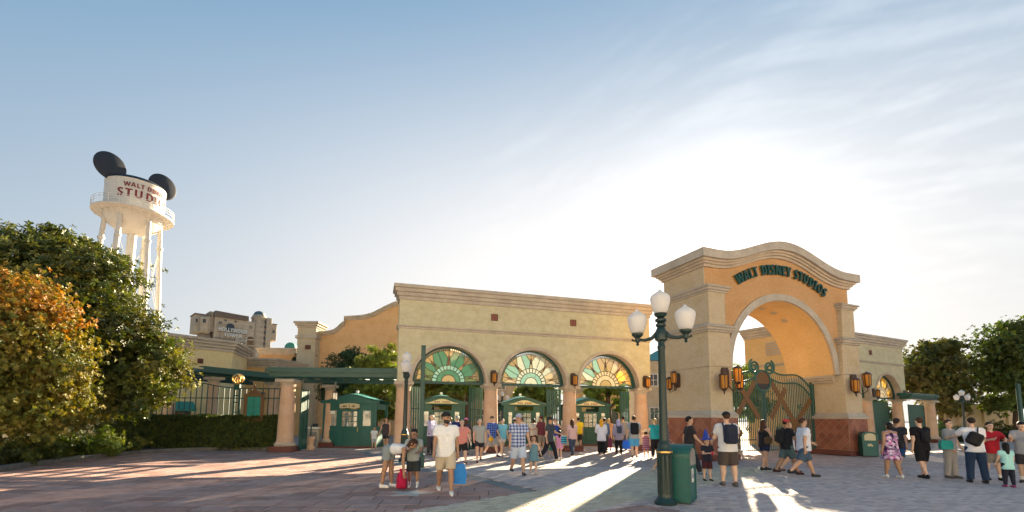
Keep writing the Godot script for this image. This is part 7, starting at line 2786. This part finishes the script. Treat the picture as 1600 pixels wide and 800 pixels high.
	if s.has("shoulder_bag"):
		var q: Array = s.shoulder_bag
		var b := MB.new()
		var o := P0 + Vector3(-0.14 * h * w, 0.06 * h, -0.02 * h)
		b.cbox(o, Vector3(0.06, 0.13, 0.16) * h, 0.02 * h)
		var pk := obj("shoulder_bag", b, cloth(L(q[0], q[1], q[2]), 0.6), t)
		var st := MB.new()
		st.tube([o + Vector3(0.02 * h, 0.05 * h, 0), J.sh1 + Vector3(0.03 * h, 0.03 * h, 0), o + Vector3(0.03 * h, 0.05 * h, 0.05 * h)], [0.008 * h], 5)
		obj("strap", st, cloth(L(q[0], q[1], q[2]), 0.6), pk)
	t.set_meta("wrist0", J.wr0 + J.fd0 * 0.06 * h)
	t.set_meta("wrist1", J.wr1 + J.fd1 * 0.06 * h)
	return t


func clip_below(m: Array, o: Vector3, n: Vector3) -> Array:
	var keep := PackedInt32Array()
	for j in range(0, m[2].size(), 3):
		var c: Vector3 = (m[0][m[2][j]] + m[0][m[2][j + 1]] + m[0][m[2][j + 2]]) / 3.0
		if (c - o).dot(n) > -0.004:
			keep.append_array([m[2][j], m[2][j + 1], m[2][j + 2]])
	return [m[0], m[1], keep]


func garment(pattern: String, c: Color) -> StandardMaterial3D:
	var base := cloth(c.linear_to_srgb())
	if pattern == "":
		return base
	var id := pattern + c.to_html()
	if M.cloths.has(id):
		return M.cloths[id]
	var s := 128
	var im := Image.create(s, s, false, Image.FORMAT_RGB8)
	var r := RandomNumberGenerator.new()
	r.seed = 9
	im.fill(Color.WHITE)
	match pattern:
		"plaid":
			for k in 4:
				im.fill_rect(Rect2i(k * 32, 0, 14, s), Color(0.55, 0.6, 0.75))
			for k in 4:
				for x in s:
					for y in 14:
						var p := im.get_pixel(x, k * 32 + y)
						im.set_pixel(x, k * 32 + y, p * Color(0.55, 0.6, 0.75))
			for k in 4:
				im.fill_rect(Rect2i(k * 32 + 22, 0, 2, s), Color(0.95, 0.95, 1))
				im.fill_rect(Rect2i(0, k * 32 + 22, s, 2), Color(0.95, 0.95, 1))
		"stripes":
			for k in 8:
				im.fill_rect(Rect2i(0, k * 16, s, 8), Color(0.45, 0.4, 0.5))
		"flowers":
			for k in 90:
				var col: Color = [Color(0.25, 0.12, 0.35), Color(0.9, 0.55, 0.75), Color(1, 0.95, 1), Color(0.12, 0.10, 0.25), Color(0.55, 0.3, 0.6)][r.randi() % 5]
				var x := r.randi() % s
				var y := r.randi() % s
				var q := 4 + r.randi() % 9
				for dx in range(-q, q + 1):
					for dy in range(-q, q + 1):
						if dx * dx + dy * dy < q * q:
							im.set_pixel(posmod(x + dx, s), posmod(y + dy, s), col)
	var m: StandardMaterial3D = base.duplicate()
	m.albedo_texture = ImageTexture.create_from_image(im)
	m.uv1_scale = Vector3.ONE * (2.6 if pattern != "stripes" else 1.6)
	M.cloths[id] = m
	return m


func carry(who: Node3D, hand: int, called: String, label: String, category: String, b: MB, m: Material, handle: MB = null) -> Node3D:
	# a thing held in a hand hangs from that hand
	var t := thing(called, label, category, Vector3.ZERO)
	t.transform = who.transform * Transform3D(Basis(), who.get_meta("wrist%d" % hand))
	obj("bag_body", b, m, t)
	if handle:
		obj("handle", handle, m, t)
	return t


func bag_shape(w: float, h: float, d: float, drop: float) -> MB:
	var b := MB.new()
	b.prism(PackedVector2Array([Vector2(-w * 0.4, -drop), Vector2(-w * 0.5, -drop - h * 0.5), Vector2(-w * 0.46, -drop - h), Vector2(w * 0.46, -drop - h * 1.02), Vector2(w * 0.52, -drop - h * 0.5), Vector2(w * 0.38, -drop)]), -d * 0.5, d * 0.5)
	return b


func bag_handle(w: float, drop: float) -> MB:
	var b := MB.new()
	b.tube([Vector3(-w * 0.3, -drop, 0), Vector3(-w * 0.12, 0.0, 0), Vector3(w * 0.12, 0.0, 0), Vector3(w * 0.3, -drop, 0)], [0.009], 5)
	return b


func build_people() -> void:
	var walk := [[22, 8], [-18, 22]]
	var walk2 := [[-16, 20], [20, 6]]
	var p: Node3D
	# --- group on the red slabs
	p = person({"x": -2.92, "d": 11.25, "face": 82, "h": 1.66, "lean": 88, "nod": -8, "skin": 2, "hair": "fall", "hair_color": "brown", "top": [[0.72, 0.72, 0.74], 0.0], "top_name": "tank_top", "hem": 0.60, "bottom": ["shorts", [0.24, 0.28, 0.29], 0.55], "shoes": [0.75, 0.75, 0.75], "arms": [[8, 4, 6], [-2, 4, 8]], "legs": [[6, 4], [-6, 3]], "bulk": 0.95, "label": "person in white tank top and grey shorts bending double over a red bag"})
	var bag := thing("red_bag", "crimson drawstring bag standing on the slabs under the bending person", "bag", P(-2.55, 11.1), 0.4)
	var bb := MB.new()
	bb.lathe([Vector2(0.0, 0.0), Vector2(0.13, 0.0), Vector2(0.165, 0.05), Vector2(0.16, 0.22), Vector2(0.13, 0.36), Vector2(0.06, 0.44), Vector2(0.09, 0.49), Vector2(0.0, 0.47)], 14, Vector3.ZERO, true, Basis.from_scale(Vector3(0.8, 0.92, 0.6)))
	obj("bag_body", bb, cloth(L(0.42, 0.012, 0.06), 0.7), bag)
	var bs := MB.new()
	bs.tube([Vector3(0.05, 0.45, 0), Vector3(0.15, 0.35, 0.06), Vector3(0.17, 0.08, 0.07)], [0.01], 5)
	obj("strap", bs, cloth(L(0.3, 0.01, 0.05)), bag)
	person({"x": -2.33, "d": 11.3, "face": 6, "h": 1.34, "nod": 12, "look": -20, "skin": 2, "hair": "bun", "hair_color": "black", "top": [[0.33, 0.36, 0.34], 0.5], "bottom": ["shorts", [0.035, 0.045, 0.05], 0.98], "shoes": [0.72, 0.72, 0.74], "socks": true, "arms": [[18, 10, 60, 25], [26, 8, 70, 30]], "legs": [[3, 2, 3], [-3, 3, 2]], "label": "child in grey-green tee and dark shorts standing beside the bending person"})
	p = person({"x": -1.44, "d": 10.35, "face": 12, "h": 1.78, "look": 42, "skin": 2, "beard": true, "hair_color": "black", "cap": [0.02, 0.02, 0.022], "cap_back": true, "top": [[0.78, 0.78, 0.78], 0.45], "bottom": ["shorts", [0.52, 0.44, 0.33], 0.88], "shoes": [0.75, 0.75, 0.75], "arms": [[-10, 10, 16], [12, 9, 14]], "legs": [[16, 6, 2], [-14, 16, 1]], "label": "bearded person in white tee and beige shorts striding across the red slabs"})
	carry(p, 0, "shopping_bag", "bright blue plastic bag in the hand of the person in beige shorts", "bag", bag_shape(0.36, 0.42, 0.1, 0.12), cloth(L(0.03, 0.22, 0.62), 0.5), bag_handle(0.3, 0.12))
	# --- father and child by the bin
	person({"x": 5.42, "d": 11.85, "face": 176, "h": 1.83, "skin": 0, "hair_color": "brown", "cap": [0.02, 0.02, 0.022], "top": [[0.62, 0.62, 0.63], 0.5], "bottom": ["shorts", [0.075, 0.062, 0.055], 0.98], "shoes": [0.12, 0.10, 0.09], "backpack": [0.018, 0.024, 0.045], "pack": 1.05, "arms": [[20, 12, 45, 10], [18, 14, 50, 12]], "legs": [[4, 3, 2], [-4, 3, 2]], "bulk": 1.08, "label": "person in black cap and pale tee with a dark backpack, seen from behind"})
	p = person({"x": 5.3, "d": 12.85, "face": 8, "h": 1.12, "look": 20, "skin": 0, "hair_color": "brown", "cone_hat": [0.03, 0.07, 0.42], "top": [[0.022, 0.025, 0.04], 0.5], "bottom": ["shorts", [0.07, 0.022, 0.028], 0.95], "shoes": [0.03, 0.03, 0.03], "arms": [[22, 8, 75, 35], [22, 8, 75, 35]], "legs": [[2, 2, 3], [-2, 2, 3]], "label": "child in a tall blue pointed hat with a moon patch beside the backpacker"})
	var cup := thing("red_cup", "small red drinking cup in the hands of the child in the pointed hat", "cup", p.transform * (p.get_meta("wrist0") * 0.5 + p.get_meta("wrist1") * 0.5))
	var cm := MB.new()
	cm.lathe([Vector2(0.0, -0.05), Vector2(0.025, -0.05), Vector2(0.036, 0.05), Vector2(0.03, 0.05), Vector2(0.022, -0.04)], 14)
	obj("cup_body", cm, cloth(L(0.5, 0.02, 0.05), 0.4), cup)
	# --- walkers behind the bin and before the gate
	person({"x": 4.75, "d": 14.6, "face": 78, "h": 1.74, "skin": 1, "hair_color": "dark", "top": [[0.34, 0.20, 0.20], 0.5], "top_pattern": "stripes", "bottom": ["shorts", [0.03, 0.032, 0.045], 0.95], "shoes": [0.3, 0.3, 0.32], "arms": [[18, 8, 20], [-18, 8, 20]], "legs": walk, "label": "walker in a reddish striped shirt and dark shorts behind the near bin"})
	person({"x": 5.35, "d": 14.2, "face": 84, "h": 1.80, "skin": 1, "hair_color": "black", "top": [[0.03, 0.028, 0.032], 0.5], "bottom": ["trousers", [0.03, 0.032, 0.04], 2.0], "shoes": [0.10, 0.16, 0.26], "arms": [[-22, 8, 20], [20, 8, 24]], "legs": [[26, 8], [-22, 26]], "label": "tall walker dressed in black with blue shoes before the gateway tiles"})
	person({"x": 8.35, "d": 15.6, "face": 100, "h": 1.66, "skin": 1, "hair": "long", "hair_color": "brown", "top": [[0.02, 0.02, 0.024], 0.0], "top_name": "tank_top", "bottom": ["shorts", [0.02, 0.03, 0.07], 0.55], "shoes": [0.03, 0.03, 0.03], "arms": [[-15, 9, 20], [20, 9, 30]], "legs": [[12, 4], [-10, 10]], "shoulder_bag": [0.12, 0.07, 0.035], "label": "long-haired walker in black top and navy shorts before the iron gate"})
	person({"x": 8.45, "d": 14.5, "face": 92, "h": 1.70, "skin": 2, "hair_color": "black", "cap": [0.42, 0.05, 0.05], "top": [[0.018, 0.02, 0.026], 0.5], "bottom": ["shorts", [0.08, 0.13, 0.14], 0.9], "shoes": [0.05, 0.02, 0.02], "arms": [[-20, 8, 22], [22, 8, 24]], "legs": walk2, "backpack": [0.015, 0.017, 0.02], "label": "walker in red cap and black tee with a black backpack before the gate"})
	person({"x": 8.5, "d": 13.75, "face": 86, "h": 1.76, "skin": 1, "hair_color": "brown", "top": [[0.66, 0.68, 0.76], 0.5], "bottom": ["shorts", [0.06, 0.10, 0.15], 0.95], "shoes": [0.03, 0.03, 0.035], "arms": [[24, 8, 40], [-20, 8, 18]], "legs": [[24, 6], [-24, 24]], "bulk": 1.1, "label": "walker in a pale white-blue shirt and denim shorts before the gate"})
	person({"x": 8.75, "d": 14.9, "face": 88, "h": 1.64, "skin": 0, "hair": "bob", "hair_color": "blond", "top": [[0.66, 0.66, 0.68], 0.5], "bottom": ["shorts", [0.10, 0.16, 0.20], 0.8], "shoes": [0.1, 0.06, 0.05], "arms": [[14, 8, 20], [-14, 8, 16]], "legs": walk, "label": "fair-haired walker in white beside the white-blue shirt"})
	# --- right-hand visitors
	person({"x": 11.0, "d": 13.7, "face": 186, "h": 1.60, "skin": 2, "hair": "bob", "hair_color": "black", "top": [[0.75, 0.62, 0.75], 0.0], "top_name": "dress_top", "top_pattern": "flowers", "bottom": ["dress", [0.75, 0.62, 0.75], 0.335, 0.15], "bottom_pattern": "flowers", "shoes": [0.6, 0.6, 0.6], "arms": [[-8, 14, 18], [6, 12, 30]], "legs": [[10, 4], [-8, 10]], "bulk": 1.08, "shoulder_bag": [0.02, 0.02, 0.022], "label": "person in a purple flowered sundress seen from behind"})
	person({"x": 12.85, "d": 15.7, "face": 120, "h": 1.76, "skin": 1, "hair_color": "dark", "cap": [0.025, 0.025, 0.03], "top": [[0.035, 0.035, 0.042], 0.5], "bottom": ["shorts", [0.03, 0.07, 0.17], 0.95], "shoes": [0.12, 0.12, 0.13], "arms": [[14, 8, 14], [-12, 8, 12]], "legs": walk, "label": "walker in charcoal tee and blue shorts beyond the flowered dress"})
	person({"x": 11.8, "d": 13.6, "face": 176, "h": 1.76, "skin": 0, "hair_color": "brown", "top": [[0.012, 0.012, 0.014], 0.5], "bottom": ["shorts", [0.014, 0.014, 0.016], 0.95], "shoes": [0.015, 0.015, 0.016], "backpack": [0.014, 0.014, 0.018], "pack": 0.72, "arms": [[-10, 9, 16], [12, 9, 16]], "legs": [[-12, 14], [14, 4]], "label": "person all in black with a small black backpack, seen from behind"})
	p = person({"x": 12.5, "d": 12.75, "face": 158, "h": 1.74, "skin": 0, "hair_color": "dark", "glasses": true, "top": [[0.72, 0.72, 0.76], 0.5], "bottom": ["trousers", [0.022, 0.042, 0.085], 2.0, 0.04], "shoes": [0.02, 0.02, 0.022], "sling": [0.014, 0.014, 0.017], "arms": [[48, 24, 30], [14, 10, 30]], "legs": [[3, 2, 4], [-4, 3, 5]], "lean": 6, "label": "person in white tee and dark jeans with a black sling bag"})
	carry(p, 0, "teal_pouch", "round teal pouch in the hand of the person in jeans", "bag", bag_shape(0.28, 0.24, 0.2, 0.06), cloth(L(0.03, 0.36, 0.32), 0.6), bag_handle(0.2, 0.06))
	person({"x": 12.75, "d": 13.75, "face": 20, "h": 1.68, "skin": 0, "hair_color": "brown", "top": [[0.30, 0.30, 0.31], 0.5], "bottom": ["trousers", [0.33, 0.32, 0.31], 2.0, 0.045], "shoes": [0.1, 0.1, 0.1], "arms": [[8, 8, 20], [8, 8, 20]], "label": "person in loose grey trousers half hidden behind the jeans"})
	person({"x": 13.55, "d": 13.35, "face": -12, "h": 1.62, "skin": 0, "hair_color": "black", "top": [[0.38, 0.018, 0.03], 0.5], "bottom": ["shorts", [0.22, 0.20, 0.18], 0.9], "shoes": [0.02, 0.02, 0.02], "socks": true, "arms": [[-14, 48, 60, 60], [40, 20, 60, 20]], "legs": [[4, 3, 5], [-5, 4, 4]], "label": "person in red tee with one hand on the hip facing the jeans"})
	person({"x": 12.5, "d": 11.95, "face": 168, "h": 1.08, "skin": 0, "hair": "long", "hair_color": "black", "top": [[0.36, 0.68, 0.66], 0.35], "hem": 0.40, "bottom": ["trousers", [0.02, 0.022, 0.04], 2.0, 0.028], "shoes": [0.30, 0.05, 0.17], "arms": [[10, 14, 20], [8, 12, 20]], "legs": [[4, 3], [-3, 3]], "label": "small child in mint top and dark leggings with long black hair"})
	person({"x": 13.85, "d": 12.75, "face": -60, "h": 1.66, "nod": 28, "skin": 0, "hair_color": "black", "top": [[0.34, 0.35, 0.37], 0.5], "bottom": ["shorts", [0.045, 0.045, 0.05], 0.9], "shoes": [0.03, 0.03, 0.032], "socks": true, "arms": [[34, 8, 80, 20], [34, 8, 80, 20]], "legs": [[4, 3, 3], [-3, 3, 3]], "label": "person in grey tee with head bowed over a phone beside the red tee"})
	# --- middle of the plaza
	person({"x": 0.2, "d": 13.95, "face": 16, "h": 1.78, "skin": 1, "hair_color": "grey", "cap": [0.40, 0.44, 0.55], "top": [[0.60, 0.66, 0.78], 0.5], "top_pattern": "plaid", "bottom": ["shorts", [0.50, 0.58, 0.72], 1.0], "shoes": [0.03, 0.04, 0.06], "arms": [[6, 16, 12], [-8, 9, 12]], "legs": [[14, 5], [-14, 22]], "bulk": 1.1, "label": "person in pale blue checked shirt and cap leading a small child"})
	person({"x": 0.66, "d": 14.2, "face": 8, "h": 1.10, "skin": 0, "hair": "bob", "hair_color": "red", "top": [[0.14, 0.27, 0.33], 0.0], "top_name": "dress_top", "bottom": ["dress", [0.14, 0.27, 0.33], 0.34, 0.15], "shoes": [0.45, 0.36, 0.28], "arms": [[10, 20, 20], [20, 70, 10]], "legs": [[8, 4], [-8, 10]], "label": "small child in a blue-grey dress held by the hand"})
	p = person({"x": 1.5, "d": 18.6, "face": 60, "h": 1.74, "skin": 1, "hair_color": "dark", "sun_hat": [0.04, 0.035, 0.035], "top": [[0.05, 0.06, 0.08], 0.5], "bottom": ["trousers", [0.016, 0.018, 0.03], 2.0], "shoes": [0.42, 0.38, 0.3], "arms": [[26, 8, 50], [-10, 8, 16]], "legs": walk, "label": "person in a dark brimmed hat, dark tee and black trousers before the arcade"})
	carry(p, 0, "blue_towel_bag", "turquoise striped bag held by the person in the brimmed hat", "bag", bag_shape(0.3, 0.28, 0.12, 0.05), garment("stripes", Color(0.08, 0.45, 0.6)), bag_handle(0.2, 0.05))
	person({"x": 1.98, "d": 19.5, "face": 170, "h": 1.14, "skin": 0, "hair": "long", "hair_color": "dark", "top": [[0.75, 0.33, 0.50], 0.3], "bottom": ["skirt", [0.72, 0.33, 0.48], 0.36, 0.14], "shoes": [0.6, 0.6, 0.6], "legs": [[6, 3], [-6, 8]], "label": "child in pink top and skirt seen from behind"})
	person({"x": 1.72, "d": 20.3, "face": 30, "h": 1.05, "skin": 0, "hair_color": "brown", "top": [[0.20, 0.42, 0.12], 0.5], "bottom": ["shorts", [0.05, 0.20, 0.13], 0.95], "shoes": [0.5, 0.5, 0.5], "legs": [[6, 3], [-6, 8]], "label": "small child in bright green tee beside the pink child"})
	person({"x": 2.15, "d": 23.4, "face": 4, "h": 1.66, "skin": 0, "hair": "tail", "hair_color": "dark", "glasses": true, "top": [[0.02, 0.05, 0.28], 0.0], "top_name": "tank_top", "bottom": ["shorts", [0.05, 0.05, 0.06], 0.6], "shoes": [0.3, 0.3, 0.3], "arms": [[20, 40, 90], [10, 30, 80]], "label": "person in royal blue tank top and sunglasses beside the column"})
	person({"x": 1.15, "d": 24.6, "face": -150, "h": 1.66, "skin": 1, "hair": "bob", "hair_color": "dark", "top": [[0.62, 0.58, 0.50], 0.4], "bottom": ["skirt", [0.05, 0.02, 0.025], 0.3, 0.12], "shoes": [0.05, 0.05, 0.05], "label": "dark-haired person in cream top and long dark skirt before the middle booth"})
	person({"x": 1.5, "d": 23.6, "face": -130, "h": 1.78, "skin": 1, "hair_color": "dark", "cap": [0.12, 0.03, 0.04], "top": [[0.16, 0.04, 0.055], 0.6], "bottom": ["shorts", [0.28, 0.24, 0.18], 0.95], "shoes": [0.05, 0.05, 0.05], "arms": [[20, 10, 60], [10, 8, 20]], "label": "person in maroon shirt and cap before the middle booth"})
	person({"x": 0.55, "d": 26.2, "face": 190, "h": 1.72, "skin": 1, "hair_color": "black", "top": [[0.50, 0.42, 0.36], 0.5], "bottom": ["trousers", [0.04, 0.04, 0.05], 2.0], "label": "person in tan tee at the window of the middle booth"})
	# --- left bay
	person({"x": -3.62, "d": 21.2, "face": 70, "h": 1.80, "skin": 0, "hair": "none", "top": [[0.42, 0.40, 0.60], 0.9], "bottom": ["trousers", [0.05, 0.05, 0.06], 2.0], "arms": [[20, 10, 60], [14, 8, 40]], "label": "bald person in lavender shirt behind the green post"})
	person({"x": -3.05, "d": 23.2, "face": -70, "h": 1.70, "skin": 0, "hair": "tail", "hair_color": "brown", "top": [[0.40, 0.36, 0.44], 0.5], "bottom": ["trousers", [0.03, 0.03, 0.04], 2.0], "arms": [[30, 10, 70], [20, 8, 60]], "label": "person in mauve top facing the lavender shirt"})
	person({"x": -2.55, "d": 22.0, "face": 165, "h": 1.76, "skin": 0, "hair_color": "grey", "top": [[0.02, 0.035, 0.13], 0.5], "bottom": ["shorts", [0.10, 0.10, 0.11], 0.95], "label": "grey-haired person in navy tee queueing under the green glass arch"})
	person({"x": -2.1, "d": 21.6, "face": 150, "h": 1.66, "skin": 0, "hair": "long", "hair_color": "brown", "cap": [0.72, 0.20, 0.42], "top": [[0.05, 0.05, 0.08], 0.5], "bottom": ["shorts", [0.12, 0.14, 0.2], 0.7], "label": "long-haired person in a pink cap under the green glass arch"})
	person({"x": -2.0, "d": 25.8, "face": 10, "h": 1.70, "skin": 1, "hair_color": "dark", "top": [[0.55, 0.32, 0.14], 0.5], "bottom": ["trousers", [0.05, 0.04, 0.04], 2.0], "label": "person in an orange-brown tee coming out past the turquoise canopy booth"})
	person({"x": -1.84, "d": 17.4, "face": 22, "h": 1.62, "skin": 0, "hair_color": "grey", "top": [[0.68, 0.26, 0.22], 0.5], "bottom": ["shorts", [0.02, 0.022, 0.026], 0.95], "shoes": [0.1, 0.09, 0.09], "arms": [[16, 10, 24], [-12, 9, 20]], "legs": walk, "bulk": 1.15, "label": "heavy person in salmon tee and black shorts walking out of the arcade"})
	person({"x": -1.22, "d": 17.9, "face": 12, "h": 1.66, "skin": 0, "hair_color": "grey", "top": [[0.34, 0.36, 0.34], 0.4], "bottom": ["shorts", [0.025, 0.028, 0.04], 0.65], "shoes": [0.04, 0.05, 0.08], "arms": [[-14, 9, 18], [16, 9, 24]], "legs": walk2, "label": "person in sage grey tee and short dark shorts beside the salmon tee"})
	p = person({"x": -0.86, "d": 20.6, "face": 40, "h": 1.78, "skin": 0, "hair_color": "dark", "cap": [0.10, 0.06, 0.05], "top": [[0.16, 0.26, 0.62], 0.6], "top_pattern": "plaid", "bottom": ["shorts", [0.36, 0.36, 0.35], 0.95], "shoes": [0.04, 0.05, 0.09], "socks": true, "arms": [[10, 9, 20], [8, 9, 30]], "legs": walk, "label": "person in blue checked shirt and grey shorts before the arcade column"})
	var ball := thing("yellow_ball", "yellow toy ball held by the person in the blue checked shirt", "ball", p.transform * p.get_meta("wrist1") + Vector3(0, -0.04, 0))
	var bm := MB.new()
	bm.lathe([Vector2(0.0, -0.11), Vector2(0.06, -0.095), Vector2(0.1, -0.045), Vector2(0.11, 0.0), Vector2(0.1, 0.045), Vector2(0.06, 0.095), Vector2(0.0, 0.11)], 18, Vector3.ZERO, true)
	obj("ball_skin", bm, cloth(L(0.75, 0.42, 0.03), 0.5), ball)
	person({"x": -0.42, "d": 21.1, "face": 30, "h": 1.68, "skin": 0, "hair": "tail", "hair_color": "dark", "top": [[0.20, 0.55, 0.66], 0.3], "bottom": ["shorts", [0.68, 0.68, 0.68], 0.55], "shoes": [0.6, 0.6, 0.6], "legs": walk2, "shoulder_bag": [0.08, 0.04, 0.03], "label": "person in turquoise top and white shorts behind the blue checked shirt"})
	person({"x": -6.55, "d": 24.6, "face": -12, "h": 1.68, "nod": 10, "skin": 1, "hair": "bun", "hair_color": "brown", "top": [[0.06, 0.05, 0.065], 0.0], "top_name": "tank_top", "bottom": ["shorts", [0.035, 0.045, 0.06], 0.7], "shoes": [0.05, 0.05, 0.05], "arms": [[8, 10, 14], [12, 14, 10]], "legs": [[6, 4], [-6, 8]], "bulk": 1.05, "label": "person in dark patterned tank top beside the pergola booth"})
	person({"x": -7.4, "d": 25.4, "face": 20, "h": 1.14, "skin": 1, "hair_color": "black", "top": [[0.62, 0.66, 0.74], 0.5], "bottom": ["shorts", [0.34, 0.38, 0.46], 0.9], "shoes": [0.03, 0.03, 0.04], "label": "child in white-blue tee and pale shorts at the booth corner"})
	# --- right bay
	person({"x": 3.75, "d": 26.4, "face": 178, "h": 1.74, "skin": 1, "hair_color": "dark", "top": [[0.72, 0.55, 0.03], 0.5], "bottom": ["shorts", [0.03, 0.03, 0.035], 0.95], "label": "person in bright yellow tee at the red-lettered booth"})
	person({"x": 4.25, "d": 22.3, "face": 172, "h": 1.64, "skin": 1, "hair": "none", "scarf": [0.62, 0.33, 0.03], "top": [[0.62, 0.66, 0.78], 0.9], "hem": 0.37, "bottom": ["trousers", [0.015, 0.016, 0.02], 2.0, 0.05], "bulk": 1.08, "arms": [[20, 10, 60], [14, 8, 50]], "label": "person in mustard head scarf, long white blouse and black trousers"})
	person({"x": 5.15, "d": 25.0, "face": 150, "h": 1.68, "skin": 0, "hair": "long", "hair_color": "blond", "top": [[0.60, 0.30, 0.12], 0.5], "bottom": ["skirt", [0.12, 0.03, 0.07], 0.1, 0.12], "label": "fair long-haired person in orange top and long dark skirt at the ticket booth"})
	person({"x": 5.08, "d": 22.4, "face": 184, "h": 1.64, "skin": 1, "hair": "none", "scarf": [0.36, 0.36, 0.62], "top": [[0.26, 0.25, 0.36], 0.95], "hem": 0.40, "bottom": ["trousers", [0.015, 0.015, 0.018], 2.0, 0.032], "backpack": [0.04, 0.06, 0.10], "pack": 0.8, "label": "person in lavender head scarf with a slate backpack"})
	p = person({"x": 6.0, "d": 25.3, "face": 186, "h": 1.80, "skin": 1, "hair_color": "black", "top": [[0.27, 0.25, 0.23], 0.5], "bottom": ["trousers", [0.10, 0.10, 0.10], 2.0], "label": "person in taupe tee behind the lavender head scarf"})
	p = person({"x": 5.25, "d": 20.2, "face": 172, "h": 1.80, "skin": 0, "hair_color": "brown", "top": [[0.36, 0.38, 0.42], 0.5], "bottom": ["shorts", [0.09, 0.36, 0.66], 0.95], "shoes": [0.2, 0.14, 0.1], "backpack": [0.014, 0.015, 0.02], "pack": 1.1, "arms": [[10, 12, 20], [-8, 10, 16]], "legs": [[-10, 12], [12, 4]], "label": "person in sky blue shorts with a big black backpack walking to the gates"})
	carry(p, 0, "shopping_bag", "royal blue carrier bag beside the sky blue shorts", "bag", bag_shape(0.36, 0.36, 0.12, 0.1), cloth(L(0.02, 0.12, 0.55), 0.5), bag_handle(0.28, 0.1))
	person({"x": 5.78, "d": 20.3, "face": 168, "h": 1.16, "skin": 0, "hair": "bob", "hair_color": "brown", "sun_hat": [0.62, 0.50, 0.34], "top": [[0.48, 0.22, 0.28], 0.0], "top_name": "dress_top", "top_pattern": "stripes", "bottom": ["dress", [0.48, 0.22, 0.28], 0.3, 0.15], "bottom_pattern": "stripes", "shoes": [0.3, 0.2, 0.15], "arms": [[10, 60, 10], [8, 10, 20]], "legs": [[8, 4], [-8, 8]], "label": "child in a pink striped dress and straw hat"})
	person({"x": 6.35, "d": 20.9, "face": -160, "h": 1.68, "skin": 0, "hair": "tail", "hair_color": "blond", "top": [[0.02, 0.28, 0.32], 0.3], "bottom": ["trousers", [0.015, 0.016, 0.02], 2.0, 0.045], "arms": [[10, 24, 20], [12, 10, 20]], "bulk": 1.08, "label": "fair-haired person in teal top and black trousers behind the near lamp post"})
	# --- a few more in the queues
	person({"x": 0.15, "d": 22.0, "face": 160, "h": 1.72, "skin": 1, "hair_color": "dark", "cap": [0.7, 0.7, 0.7], "top": [[0.02, 0.02, 0.024], 0.5], "bottom": ["shorts", [0.22, 0.2, 0.17], 0.95], "legs": walk, "label": "person in a white cap and black tee behind the pale checked shirt"})
	person({"x": 2.75, "d": 21.4, "face": -165, "h": 1.66, "skin": 0, "hair": "long", "hair_color": "brown", "top": [[0.62, 0.42, 0.42], 0.4], "bottom": ["trousers", [0.05, 0.07, 0.12], 2.0], "legs": walk2, "label": "long-haired person in a dusty pink shirt and jeans before the stone column"})
	person({"x": -0.95, "d": 24.6, "face": 20, "h": 1.74, "skin": 1, "hair_color": "dark", "sun_hat": [0.52, 0.42, 0.28], "top": [[0.14, 0.16, 0.07], 0.5], "bottom": ["shorts", [0.25, 0.23, 0.19], 0.95], "label": "person in a straw hat and olive tee between the arcade columns"})
	person({"x": 4.7, "d": 23.8, "face": 140, "h": 1.70, "skin": 2, "hair": "bun", "hair_color": "black", "top": [[0.08, 0.13, 0.22], 0.95], "bottom": ["trousers", [0.03, 0.03, 0.035], 2.0], "label": "person in a denim jacket between the mustard and lavender scarves"})
	person({"x": 3.0, "d": 26.3, "face": 200, "h": 1.84, "skin": 0, "hair_color": "blond", "top": [[0.68, 0.68, 0.66], 0.5], "bottom": ["shorts", [0.06, 0.09, 0.16], 0.95], "label": "tall fair person in a white polo shirt beside the yellow tee"})
	person({"x": -5.0, "d": 24.2, "face": -30, "h": 1.64, "skin": 1, "hair": "long", "hair_color": "dark", "top": [[0.55, 0.16, 0.12], 0.0], "top_name": "dress_top", "bottom": ["dress", [0.55, 0.16, 0.12], 0.3, 0.13], "label": "person in a coral dress behind the edge-on lamp post"})
